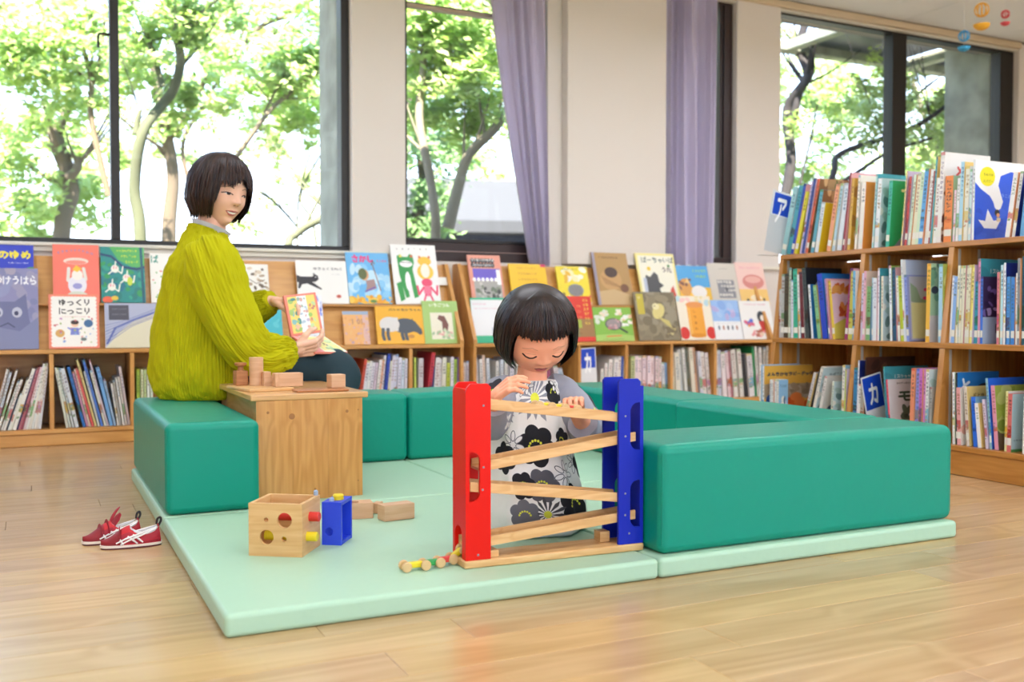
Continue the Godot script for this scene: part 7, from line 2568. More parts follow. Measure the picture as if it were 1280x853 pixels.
# a head in its own axes: +z out of the face
func head_point(d: Vector3, q: Dictionary) -> Vector3:
	var p := Vector3(d.x * q.w, d.y * q.h, d.z * q.d)
	var t := clampf(-d.y, 0.0, 1.0)
	p.x *= 1.0 - q.jaw * smoothstep(0.2, 1.0, t)
	if d.z < 0.0:
		p.z *= 1.0 - 0.42 * smoothstep(0.15, 0.9, t)
	else:
		p.z *= 1.0 - 0.05 * smoothstep(0.0, 0.7, absf(d.y)) + 0.16 * smoothstep(0.55, 1.0, t)
	var w := smoothstep(0.05, 0.45, d.z)
	if w <= 0.0:
		return p
	var x := p.x
	var ax := absf(x)
	var y := p.y
	var z := 0.0
	var ny := clampf((q.nose_top - y) / (q.nose_top - q.nose_tip), 0.0, 1.0)
	var fall := 1.0 - smoothstep(0.0, 0.011, q.nose_tip - y)
	z += lerpf(0.0, q.nose, pow(ny, 1.4)) * fall * exp(-pow(x / lerpf(0.0065, 0.0095, ny), 2.0))
	z += 0.36 * q.nose * bump((ax - 0.0105) / 0.0055, (y - q.nose_tip - 0.001) / 0.0055)
	z -= 0.0055 * bump((ax - q.eye_x) / 0.017, (y - q.eye_y - 0.002) / 0.012)
	z += 0.0050 * bump((ax - q.eye_x) / 0.0125, (y - q.eye_y) / 0.0075)
	z += 0.0026 * bump((ax - q.eye_x) / 0.018, (y - q.eye_y - 0.021) / 0.007)
	z += q.cheek * bump((ax - 0.037) / 0.019, (y - q.lip_y - 0.026) / 0.021)
	z += 0.0052 * bump(x / 0.019, (y - q.lip_y - 0.004) / 0.0052)
	z += 0.0050 * bump(x / 0.016, (y - q.lip_y + 0.0055) / 0.0050)
	z -= 0.0026 * bump(x / 0.020, (y - q.lip_y) / 0.0020)
	z -= 0.0030 * bump(x / 0.020, (y - q.lip_y + 0.0165) / 0.006)
	z += q.chin * bump(x / 0.018, (y - q.lip_y + 0.034) / 0.013)
	p.z += z * w
	return p


func head(out: MB, q: Dictionary) -> void:
	var nu := 120
	var nv := 110
	var grid := PackedVector3Array()
	for j in nv + 1:
		# rows crowd together over the face
		var v := float(j) / nv
		var th := PI * (v - 0.07 * sin(TAU * v))
		for i in nu + 1:
			var u := TAU * i / nu
			u -= 0.45 * sin(u)
			grid.append(head_point(Vector3(sin(u) * sin(th), cos(th), cos(u) * sin(th)), q))
	var base := out.v.size()
	var m := nu + 1
	for j in nv + 1:
		for i in m:
			var il := i - 1 if i > 0 else nu - 1
			var ir := i + 1 if i < nu else 1
			var du := grid[j * m + ir] - grid[j * m + il]
			var dv := grid[mini(j + 1, nv) * m + i] - grid[maxi(j - 1, 0) * m + i]
			var nn := dv.cross(du)
			var p := grid[j * m + i]
			if nn.length() < 1e-10:
				nn = p
			nn = nn.normalized()
			if nn.dot(p) < 0.0:
				nn = -nn
			out.vert(p, nn, Vector2(0.5 + p.x / 0.2, 0.5 - p.y / 0.28))
	for j in nv:
		for i in nu:
			var k := base + j * m + i
			out.quad(k, k + 1, k + m + 1, k + m)


# hair as a thick cap with strands; hem(angle) gives how far down it hangs
func hair(out: MB, rx: float, rzf: float, rzb: float, top: float, hem: Callable, tone: Array, seed_: int, tuck: float, rough: float) -> void:
	var noise := FastNoiseLite.new()
	noise.seed = seed_
	noise.frequency = 1.0
	noise.fractal_octaves = 2
	var na := 420
	var ns := 34
	var lo := hx(tone[0]).srgb_to_linear()
	var hi := hx(tone[1]).srgb_to_linear()
	var skin := func(a: float, s: float, inset: float) -> Vector3:
		var ca := cos(a)
		var bottom: float = hem.call(a) + rough * 0.010 * noise.get_noise_2d(a * 14.0, 5.0) + rough * 0.004 * noise.get_noise_2d(a * 60.0, 9.0)
		var y := lerpf(top, bottom, pow(s, 0.85))
		var r := 1.0
		if y > 0.0:
			r = pow(maxf(0.0, 1.0 - pow(y / top, 2.4)), 0.5)
		else:
			r = 1.0 - tuck * smoothstep(0.02, 0.11, -y)
		var amp := minf(1.0, s * 3.0)
		r += amp * (0.016 * noise.get_noise_2d(a * 22.0, s * 0.8) + 0.012 * noise.get_noise_2d(a * 75.0, s * 1.1 + 4.0)) * rough
		var rz := rzf if ca > 0.0 else rzb
		return Vector3(sin(a) * (rx - inset) * r, y - inset * 0.6 * (1.0 - s), ca * (rz - inset) * r)
	for layer in 2:
		var base := out.v.size()
		var inset := 0.0 if layer == 0 else 0.011
		var pts := PackedVector3Array()
		for j in ns + 1:
			for i in na + 1:
				pts.append(skin.call(TAU * (i % na) / na, float(j) / ns, inset))
		var m := na + 1
		for j in ns + 1:
			for i in m:
				var du := pts[j * m + (i + 1 if i < na else 1)] - pts[j * m + (i - 1 if i > 0 else na - 1)]
				var dv := pts[mini(j + 1, ns) * m + i] - pts[maxi(j - 1, 0) * m + i]
				var nn := du.cross(dv)
				var p := pts[j * m + i]
				if nn.length() < 1e-11:
					nn = Vector3.UP
				nn = nn.normalized()
				if nn.dot(Vector3(p.x, maxf(p.y, 0), p.z)) < 0.0:
					nn = -nn
				var a := TAU * i / na
				out.col = lo.lerp(hi, clampf(0.35 + 0.9 * noise.get_noise_2d(a * 30.0 if i < na else 0.0, 20.0) + 0.4 * noise.get_noise_2d(a * 90.0 if i < na else 0.0, 30.0), 0, 1))
				out.vert(p, nn if layer == 0 else -nn)
		for j in ns:
			for i in na:
				var k := base + j * m + i
				out.quad(k, k + 1, k + m + 1, k + m)
	# loose locks lying on the cap
	var rng := RandomNumberGenerator.new()
	rng.seed = seed_
	for q in 150:
		var a := rng.randf() * TAU
		var path := PackedVector3Array()
		var s0 := 0.08 + 0.2 * rng.randf()
		var s1 := 1.0 + 0.05 * rng.randf() * rough
		for k in 10:
			var s := lerpf(s0, s1, k / 9.0)
			path.append(skin.call(a + 0.05 * (rng.randf() - 0.5), minf(s, 1.0), -0.0004) - Vector3(0, maxf(0, s - 1.0) * 0.12, 0))
		out.col = lo.lerp(hi, rng.randf())
		out.tube(path, ramp([0.0006, 0.0017, 0.0018, 0.0005], 10), 5, false)


func ellipse_ring(c: Vector3, fw: Vector3, sd: Vector3, hf: float, hs: float, count: int, power: float, start := 0.0) -> PackedVector3Array:
	var o := PackedVector3Array()
	for j in count:
		var a := start + TAU * j / count
		var ca := cos(a)
		var sa := sin(a)
		o.append(c + fw * hf * signf(ca) * pow(absf(ca), power) + sd * hs * signf(sa) * pow(absf(sa), power))
	return o


# knitted tube: rings smoothed along a path, ribs running lengthways, soft folds
func knit(out: MB, keys: Array, steps_: int, ribs: int, depth: float, fold: float, seed_: int, fw: Vector3, sd: Vector3, tube_like := false, tilt := 0.0) -> void:
	var noise := FastNoiseLite.new()
	noise.seed = seed_
	noise.frequency = 1.0
	var m := ribs * 6
	var rings := []
	var cen := []
	for k: Array in keys:
		cen.append(k[0])
	var path := curve(cen, steps_)
	var ra := []
	var rb := []
	for k: Array in keys:
		ra.append(Vector3(k[1], k[2], 0))
	var rad := curve(ra, steps_)
	var side := Vector3.ZERO
	for i in path.size():
		var s := float(i) / (path.size() - 1)
		var f := fw
		var d := sd
		if tube_like:
			var t := (path[mini(i + 1, path.size() - 1)] - path[maxi(i - 1, 0)]).normalized()
			side = sd - t * sd.dot(t) if i == 0 else side - t * side.dot(t)
			side = side.normalized()
			d = side
			f = t.cross(side)
		var ring := PackedVector3Array()
		var fade := smoothstep(0.0, 0.06, s) * 0.5 + 0.5
		for j in m:
			var a := TAU * j / m
			var ca := cos(a)
			var sa := sin(a)
			var e := 0.88
			var r := f * rad[i].x * signf(ca) * pow(absf(ca), e) + d * rad[i].y * signf(sa) * pow(absf(sa), e)
			var rr := depth * (0.5 + 0.5 * cos(TAU * ribs * j / float(m))) * fade
			rr += fold * noise.get_noise_3d(ca * 1.6 + s * 1.1, sa * 1.6, s * 3.4)
			rr += fold * 0.55 * noise.get_noise_3d(ca * 3.5, sa * 3.5 + s * 2.5, s * 8.5 + 7.0)
			ring.append(path[i] + r + r.normalized() * rr - Vector3(0, tilt * smoothstep(0.66, 1.0, s) * r.x, 0))
		rings.append(ring)
	out.loft(rings, true)


func face_texture(q: Dictionary, skin: Color, child: bool) -> Texture2D:
	var im := Image.create(768, 1075, false, Image.FORMAT_RGB8)
	im.fill(skin)
	var i := Ink.new()
	i.im = im
	i.r = Rect2i(0, 0, 768, 1075)
	i.asp = 0.2 / 0.28
	var X := func(x: float) -> float: return 0.5 + x / 0.2
	var Y := func(y: float) -> float: return 0.5 - y / 0.28
	var at := func(a: Array) -> Array:
		var o := []
		for k in a.size() / 2:
			o.append(X.call(a[k * 2]))
			o.append(Y.call(a[k * 2 + 1]))
		return o
	var brow := skin.lerp(hx("3a2420"), 0.75 if not child else 0.18)
	var lash := hx("2a1a18")
	var lip := hx("c4686a") if not child else hx("cf6f6c")
	for s: float in [-1.0, 1.0]:
		var ex: float = q.eye_x * s
		var ey: float = q.eye_y
		var b := 0.020
		i.line(at.call([ex - s * 0.014, ey + b - 0.002, ex - s * 0.002, ey + b + 0.003, ex + s * 0.017, ey + b - 0.003]), 0.013 if not child else 0.009, brow)
		if child:
			# lids lowered: one dark lash line bowed downwards
			i.line(at.call([ex - s * 0.0125, ey + 0.001, ex - s * 0.006, ey - 0.0022, ex + s * 0.002, ey - 0.0032, ex + s * 0.010, ey - 0.0014, ex + s * 0.0150, ey + 0.0028]), 0.019, lash)
			i.line(at.call([ex - s * 0.011, ey + 0.0065, ex, ey + 0.0065, ex + s * 0.011, ey + 0.006]), 0.004, skin.lerp(hx("a06a50"), 0.5))
		else:
			i.pl(at.call([ex - s * 0.0125, ey - 0.001, ex - s * 0.005, ey + 0.0026, ex + s * 0.004, ey + 0.0030, ex + s * 0.0125, ey + 0.0004, ex + s * 0.005, ey - 0.0022, ex - s * 0.005, ey - 0.0024]), hx("d8ccc6"))
			i.oval(X.call(ex + 0.0012), Y.call(ey + 0.0000), 0.027, 0.0150, hx("1e1412"))
			i.line(at.call([ex - s * 0.0135, ey - 0.0012, ex - s * 0.005, ey + 0.0034, ex + s * 0.004, ey + 0.0038, ex + s * 0.0150, ey + 0.0002]), 0.016, lash)
			i.line(at.call([ex - s * 0.010, ey + 0.0085, ex + s * 0.002, ey + 0.0098, ex + s * 0.013, ey + 0.0062]), 0.004, skin.lerp(hx("7a4a38"), 0.45))
		i.oval(X.call(s * 0.0062), Y.call(q.nose_tip - 0.0068), 0.014, 0.0058, hx("8a4c3e"))
	var ly: float = q.lip_y
	if child:
		i.pl(at.call([-0.016, ly, -0.008, ly + 0.0062, 0, ly + 0.0045, 0.008, ly + 0.0062, 0.016, ly, 0.008, ly - 0.009, 0, ly - 0.0102, -0.008, ly - 0.009]), lip)
		i.line(at.call([-0.0145, ly, -0.005, ly + 0.0008, 0, ly - 0.0005, 0.005, ly + 0.0008, 0.0145, ly]), 0.011, hx("7a2c30"))
	else:
		i.pl(at.call([-0.0235, ly + 0.003, -0.008, ly + 0.0062, 0, ly + 0.0048, 0.008, ly + 0.0062, 0.0235, ly + 0.003, 0.010, ly - 0.0095, 0, ly - 0.0115, -0.010, ly - 0.0095]), lip)
		i.pl(at.call([-0.019, ly + 0.0018, 0, ly + 0.0012, 0.019, ly + 0.0018, 0.010, ly - 0.0042, 0, ly - 0.0054, -0.010, ly - 0.0042]), hx("f2ece6"))
		i.line(at.call([-0.0225, ly + 0.0030, -0.008, ly + 0.0016, 0, ly + 0.0012, 0.008, ly + 0.0016, 0.0225, ly + 0.0030]), 0.006, hx("9a4a48"))
	return ImageTexture.create_from_image(im)


func skin_mat(key: String, colour: Color, tex: Texture2D) -> StandardMaterial3D:
	var m := flat(key, "ffffff", 0.5, 0.4)
	if tex:
		m.albedo_texture = tex
		m.texture_repeat = false
	else:
		m.albedo_color = colour
	m.subsurf_scatter_enabled = true
	m.subsurf_scatter_strength = 0.06
	return m


func hair_mat() -> StandardMaterial3D:
	var m := tinted("hair_strands", 0.36)
	m.metallic_specular = 0.45
	return m


func woman() -> void:
	var O := Vector3(0.52, 0.281, -3.41)
	var t := thing("person", "woman in a yellow-green knitted sweater seated with an open picture book", "person", O)
	var skin := hx("ecbaa0")
	var q := {"w": 0.0735, "h": 0.112, "d": 0.094, "jaw": 0.34, "nose": 0.0165, "nose_top": 0.014, "nose_tip": -0.027, "eye_x": 0.0305, "eye_y": -0.001, "lip_y": -0.056, "cheek": 0.0055, "chin": 0.0065}
	var hxf := facing(Vector3(0.562, 0.968, -3.40), Vector3(0.46, -0.16, 0.88), -0.07, 1.07)
	hxf.origin -= O
	# skin: hidden trunk and limbs, neck, hands; all one mesh with the head
	var b := MB.new()
	var arm := [[Vector3(0.51, 0.73, -3.26), Vector3(0.60, 0.455, -3.17), 0.042, 0.036], [Vector3(0.60, 0.455, -3.17), Vector3(0.752, 0.441, -3.199), 0.034, 0.024], [Vector3(0.51, 0.73, -3.57), Vector3(0.64, 0.53, -3.58), 0.042, 0.036], [Vector3(0.64, 0.53, -3.58), Vector3(0.738, 0.603, -3.445), 0.034, 0.023]]
	var caps := [[Vector3(0.522, 0.78, -3.412), Vector3(0.545, 0.90, -3.405), 0.052, 0.046], [Vector3(0.515, 0.74, -3.36), Vector3(0.515, 0.74, -3.47), 0.075, 0.075], [Vector3(0.52, 0.42, -3.41), Vector3(0.515, 0.70, -3.41), 0.105, 0.095], [Vector3(0.52, 0.38, -3.36), Vector3(0.52, 0.38, -3.46), 0.09, 0.09]]
	caps.append_array(arm)
	b.xf = Transform3D(Basis(), -O)
	blob(b, caps, 0.012, 70.0)
	var hr := frame(Vector3(0.762, 0.443, -3.203), Vector3(0.93, 0.16, -0.12), Vector3(0.10, 0.55, -0.62))
	blob(b, hand(hr, 0.92, 1.0, 1.0, [0.46, 0.54, 0.60, 0.66], 0.4), 0.0030, 620.0)
	var hl := frame(Vector3(0.742, 0.606, -3.438), Vector3(0.82, -0.08, 0.42), Vector3(-0.1, -0.85, 0.15))
	blob(b, hand(hl, 0.92, 1.0, -1.0, [0.55, 0.65, 0.7, 0.8], 0.5), 0.0030, 620.0)
	var m := b.mesh(skin_mat("skin_woman", skin, null))
	var hd := MB.new()
	hd.xf = hxf
	head(hd, q)
	hd.surface(m, skin_mat("face_woman", skin, face_texture(q, skin, false)))
	part("body", m, t)
	# bob with parted fringe
	var h := MB.new()
	h.xf = hxf
	var hem := func(a: float) -> float:
		var s := absf(wrapf(a, -PI, PI))
		var y := lerpf(0.030, -0.078, smoothstep(0.62, 0.92, s))
		if s < 0.62:
			y = 0.030 + 0.016 * exp(-pow((wrapf(a, -PI, PI) - 0.12) / 0.2, 2.0)) - 0.010 * smoothstep(0.3, 0.62, s)
		return y - 0.006 * smoothstep(1.6, 2.6, s)
	hair(h, 0.0935, 0.1045, 0.114, 0.128, hem, ["130c0d", "40271e"], 3, 0.34, 1.7)
	part("hair", h.mesh(hair_mat()), t)
	# sweater
	var wool := flat("yellow_wool", "b4b014", 0.9, 0.2)
	wool.rim_enabled = true
	wool.rim = 0.2
	wool.rim_tint = 0.7
	var k := MB.new()
	k.xf = Transform3D(Basis(), -O)
	knit(k, [[Vector3(0.512, 0.287, -3.415), 0.142, 0.172], [Vector3(0.506, 0.315, -3.415), 0.156, 0.186], [Vector3(0.504, 0.37, -3.415), 0.160, 0.190], [Vector3(0.504, 0.46, -3.415), 0.156, 0.186], [Vector3(0.508, 0.56, -3.413), 0.148, 0.184], [Vector3(0.512, 0.65, -3.413), 0.136, 0.186], [Vector3(0.516, 0.72, -3.413), 0.120, 0.186], [Vector3(0.520, 0.765, -3.413), 0.100, 0.160], [Vector3(0.524, 0.80, -3.412), 0.082, 0.112], [Vector3(0.528, 0.826, -3.410), 0.068, 0.078], [Vector3(0.530, 0.842, -3.409), 0.061, 0.066]], 8, 112, 0.0025, 0.014, 2, Vector3.RIGHT, Vector3.BACK, false, 0.34)
	var torso := part("sweater", k.mesh(wool), t)
	var sl := MB.new()
	sl.xf = Transform3D(Basis(), -O)
	knit(sl, [[Vector3(0.505, 0.755, -3.285), 0.060, 0.070], [Vector3(0.512, 0.715, -3.246), 0.084, 0.086], [Vector3(0.545, 0.60, -3.208), 0.083, 0.080], [Vector3(0.588, 0.490, -3.176), 0.080, 0.076], [Vector3(0.640, 0.436, -3.170), 0.072, 0.066], [Vector3(0.700, 0.436, -3.182), 0.060, 0.056], [Vector3(0.738, 0.440, -3.193), 0.048, 0.046], [Vector3(0.758, 0.443, -3.199), 0.035, 0.034]], 8, 54, 0.0023, 0.014, 5, Vector3.RIGHT, Vector3.BACK, true)
	part("sleeve", sl.mesh(wool), torso)
	var sr := MB.new()
	sr.xf = Transform3D(Basis(), -O)
	knit(sr, [[Vector3(0.505, 0.755, -3.54), 0.060, 0.070], [Vector3(0.515, 0.71, -3.578), 0.080, 0.080], [Vector3(0.58, 0.60, -3.605), 0.076, 0.076], [Vector3(0.645, 0.545, -3.575), 0.068, 0.066], [Vector3(0.695, 0.578, -3.503), 0.056, 0.054], [Vector3(0.728, 0.600, -3.455), 0.044, 0.044], [Vector3(0.742, 0.607, -3.436), 0.032, 0.032]], 8, 50, 0.0022, 0.010, 6, Vector3.RIGHT, Vector3.BACK, true)
	part("sleeve", sr.mesh(wool), torso)
	# shirt collar standing out of the neck hole
	var co := MB.new()
	co.xf = Transform3D(Basis(), -O)
	var rings := []
	for r: Array in [[0.832, 0.057, 0.061], [0.845, 0.0585, 0.062], [0.854, 0.063, 0.066], [0.854, 0.0605, 0.0635], [0.838, 0.055, 0.058]]:
		var ring := PackedVector3Array()
		for j in 64:
			var a := TAU * j / 64
			var wave := 1.0 + 0.03 * sin(a * 9.0) * smoothstep(0.84, 0.87, r[0])
			ring.append(Vector3(0.534 + (r[0] - 0.84) * 0.25 + cos(a) * r[1] * wave, r[0] - 0.024 * cos(a) + 0.004 * sin(a * 7.0) * smoothstep(0.85, 0.87, r[0]), -3.409 + sin(a) * r[2] * wave))
		rings.append(ring)
	co.loft(rings, false)
	part("collar", co.mesh(flat("shirt_grey", "b4b4bc", 0.8)), t)
	# trousers
	var tr := MB.new()
	tr.xf = Transform3D(Basis(), -O)
	blob(tr, [[Vector3(0.50, 0.368, -3.35), Vector3(0.915, 0.375, -3.285), 0.078, 0.064], [Vector3(0.50, 0.368, -3.47), Vector3(0.94, 0.372, -3.405), 0.078, 0.062], [Vector3(0.915, 0.375, -3.265), Vector3(0.906, 0.11, -3.15), 0.058, 0.035], [Vector3(0.94, 0.372, -3.40), Vector3(0.945, 0.345, -3.27), 0.06, 0.05], [Vector3(0.945, 0.345, -3.27), Vector3(0.915, 0.11, -3.24), 0.05, 0.035]], 0.011, 75.0)
	part("trousers", tr.mesh(flat("dark_denim", "17323c", 0.8)), t)
	var so := MB.new()
	so.xf = Transform3D(Basis(), -O)
	blob(so, [[Vector3(0.906, 0.10, -3.15), Vector3(0.905, 0.075, -3.14), 0.031, 0.031], [Vector3(0.905, 0.075, -3.14), Vector3(0.905, 0.068, -3.06), 0.028, 0.022], [Vector3(0.915, 0.10, -3.24), Vector3(0.915, 0.075, -3.235), 0.031, 0.031], [Vector3(0.915, 0.075, -3.235), Vector3(0.93, 0.068, -3.18), 0.028, 0.022]], 0.008, 120.0)
	part("socks", so.mesh(flat("sock_grey", "4a4c50", 0.9)), t)
	# the open board book in her hands
	var ob := thing("open_board_book", "small open picture book with pink edges in the woman's hands", "book", Vector3(0.845, 0.486, -3.355))
	var hinge := (Vector3(0.912, 0.487, -3.385) - Vector3(0.785, 0.490, -3.335))
	var c := Vector3(0.8485, 0.4885, -3.36) - ob.position
	for lf: Array in [["upper_leaf", Vector3(-0.034, 0.138, -0.01), 59, 0.0], ["lower_leaf", Vector3(0.03, -0.05, 0.13), 60, 0.0]]:
		var hx_ := hinge.normalized()
		var up: Vector3 = lf[1]
		up = (up - hx_ * up.dot(hx_)).normalized() if lf[0] == "upper_leaf" else (-(up - hx_ * up.dot(hx_))).normalized()
		var nn := hx_.cross(up)
		if lf[0] == "upper_leaf":
			hx_ = hx_.rotated(nn, 0.13)
			up = up.rotated(nn, 0.13)
		var lm := MB.new()
		lm.xf = Transform3D(Basis(hx_, up, nn), c)
		var y0 := 0.004 if lf[0] == "upper_leaf" else -0.146
		lm.col = hx("f08a78").srgb_to_linear()
		lm.rbox(Vector3(-0.068, y0, -0.010), Vector3(0.068, y0 + 0.142, -0.001), 0.003, 2)
		var mm := lm.mesh(tinted("book_board", 0.4))
		var pf := MB.new()
		pf.xf = lm.xf
		pf.face(Vector3(-0.066, y0 + 0.001, -0.0008), Vector3(0.066, y0 + 0.001, -0.0008), Vector3(0.066, y0 + 0.141, -0.0008), Vector3(-0.066, y0 + 0.141, -0.0008), Vector3(0, 0, 1), cell_uv(lf[2]))
		pf.surface(mm, cover_mat)
		part(lf[0], mm, ob)


# ---------------------------------------------------------------- toddler
func dress_print() -> Texture2D:
	var im := Image.create(1536, 768, false, Image.FORMAT_RGB8)
	im.fill(hx("e9e6e2"))
	var i := Ink.new()
	i.im = im
	i.r = Rect2i(0, 0, 1536, 768)
	i.asp = 2.0
	var rng := RandomNumberGenerator.new()
	rng.seed = 12
	# front of the dress is u = 0.5; wide flowers in black and greys, thin daisies, outlined blooms
	var spots := [
		["daisy", 0.475, 0.11, 0.085, "8f9099"], ["black", 0.565, 0.08, 0.046, "29282c"], ["line", 0.42, 0.03, 0.038, "6a6a70"], ["line", 0.60, 0.03, 0.036, "6a6a70"],
		["black", 0.462, 0.42, 0.072, "29282c"], ["black", 0.575, 0.40, 0.044, "29282c"], ["line", 0.375, 0.41, 0.046, "5a5a60"], ["line", 0.55, 0.61, 0.046, "55555c"],
		["grey", 0.465, 0.67, 0.056, "5c5a60"], ["black", 0.40, 0.67, 0.046, "29282c"], ["black", 0.575, 0.81, 0.070, "29282c"], ["dark", 0.47, 0.85, 0.058, "4a484c"],
		["grey", 0.40, 0.85, 0.05, "6c6a70"], ["line", 0.63, 0.55, 0.04, "5a5a60"], ["daisy", 0.34, 0.20, 0.055, "8f9099"], ["black", 0.33, 0.50, 0.055, "29282c"],
		["daisy", 0.66, 0.20, 0.055, "8f9099"], ["black", 0.68, 0.57, 0.055, "29282c"], ["grey", 0.36, 0.05, 0.04, "8a8a92"],
		["black", 0.10, 0.25, 0.06, "29282c"], ["grey", 0.20, 0.55, 0.06, "6c6a70"], ["line", 0.1, 0.70, 0.05, "5a5a60"], ["daisy", 0.85, 0.35, 0.06, "8f9099"], ["black", 0.92, 0.65, 0.06, "29282c"], ["line", 0.8, 0.75, 0.05, "5a5a60"], ["grey", 0.78, 0.10, 0.05, "8a8a92"], ["daisy", 0.22, 0.07, 0.05, "8f9099"]]
	for s: Array in spots:
		flower(i, s[0], s[1], s[2], s[3], hx(s[4]), rng.randf() * TAU)
	return ImageTexture.create_from_image(im)


func flower(i: Ink, kind: String, x: float, y: float, r: float, c: Color, turn: float) -> void:
	var yellow := hx("dfe04a")
	if kind == "daisy" or kind == "dark":
		for k in 14:
			var a := turn + TAU * k / 14
			var far := r * (0.85 + 0.25 * float((k * 7) % 5) / 5.0)
			i.pl([x + cos(a - 0.08) * r * 0.2, y + sin(a - 0.08) * r * 0.2 * i.asp, x + cos(a - 0.13) * far * 0.75, y + sin(a - 0.13) * far * 0.75 * i.asp, x + cos(a) * far, y + sin(a) * far * i.asp, x + cos(a + 0.13) * far * 0.75, y + sin(a + 0.13) * far * 0.75 * i.asp, x + cos(a + 0.08) * r * 0.2, y + sin(a + 0.08) * r * 0.2 * i.asp], c)
		i.disc(x, y, r * 0.2, yellow)
	elif kind == "line":
		for k in 7:
			var a := turn + TAU * k / 7
			i.oval(x + cos(a) * r * 0.6, y + sin(a) * r * 0.6 * i.asp, r * 0.40, r * 0.2 * i.asp, c, atan2(sin(a), cos(a)))
			i.oval(x + cos(a) * r * 0.6, y + sin(a) * r * 0.6 * i.asp, r * 0.34, r * 0.145 * i.asp, hx("e9e6e2"), atan2(sin(a), cos(a)))
	else:
		for k in 6:
			var a := turn + TAU * k / 6
			i.disc(x + cos(a) * r * 0.58, y + sin(a) * r * 0.58 * i.asp, r * 0.40, c)
		i.disc(x, y, r * 0.55, c)
		for k in 7:
			var a := PI + 0.3 + (PI - 0.6) * k / 6
			i.disc(x + cos(a) * r * 0.36, y + (0.12 + sin(a) * 0.36) * r * i.asp, r * 0.062, yellow)


func sleeve_print() -> Texture2D:
	var im := Image.create(512, 256, false, Image.FORMAT_RGB8)
	im.fill(hx("9a9ba6"))
	var i := Ink.new()
	i.im = im
	i.r = Rect2i(0, 0, 512, 256)
	i.asp = 2.0
	for s: Array in [["black", 0.2, 0.3, 0.10], ["line", 0.45, 0.65, 0.10], ["black", 0.7, 0.35, 0.11], ["daisy", 0.93, 0.7, 0.10], ["daisy", 0.07, 0.8, 0.1]]:
		flower(i, s[0], s[1], s[2], s[3], hx("3a3a40") if s[0] == "black" else hx("e4e4e6"), 0.4)
	for k in 9:
		var a := 0.6 + 0.5 * k
		i.disc(0.34 + cos(a) * 0.06, 0.34 + sin(a) * 0.12, 0.014, hx("dfe04a"))
		i.disc(0.82 + cos(a) * 0.05, 0.62 + sin(a) * 0.10, 0.013, hx("dfe04a"))
	return ImageTexture.create_from_image(im)


func cloth_loft(out: MB, keys: Array, count: int, fold: float, waves: int, seed_: int, v0: float, v1: float) -> void:
	# keys: y, cx, half x, cz, half z; seam at the back
	var noise := FastNoiseLite.new()
	noise.seed = seed_
	noise.frequency = 1.0
	var pa := []
	var pb := []
	for k: Array in keys:
		pa.append(Vector3(k[1], k[0], k[3]))
		pb.append(Vector3(k[2], 0, k[4]))
	var path := curve(pa, 7)
	var rad := curve(pb, 7)
	var rings := []
	for i in path.size():
		var s := float(i) / (path.size() - 1)
		var ring := PackedVector3Array()
		for j in count:
			var a := -PI + TAU * j / count
			var e := 0.92
			var r := Vector3(rad[i].x * signf(sin(a)) * pow(absf(sin(a)), e), 0, rad[i].z * signf(cos(a)) * pow(absf(cos(a)), e))
			var w := fold * (1.0 - s) * sin(a * waves + 1.3 * noise.get_noise_2d(a, 3.0) + 2.0 * s) + fold * 0.9 * noise.get_noise_3d(sin(a) * 2.2, cos(a) * 2.2, s * 4.0)
			ring.append(path[i] + r + r.normalized() * w)
		rings.append(ring)
	var base := out.v.size()
	out.loft(rings, true)
	for i in path.size():
		for j in count + 1:
			out.uv[base + i * (count + 1) + j] = Vector2(float(j) / count, lerpf(v1, v0, (path[i].y - path[0].y) / (path[path.size() - 1].y - path[0].y)))


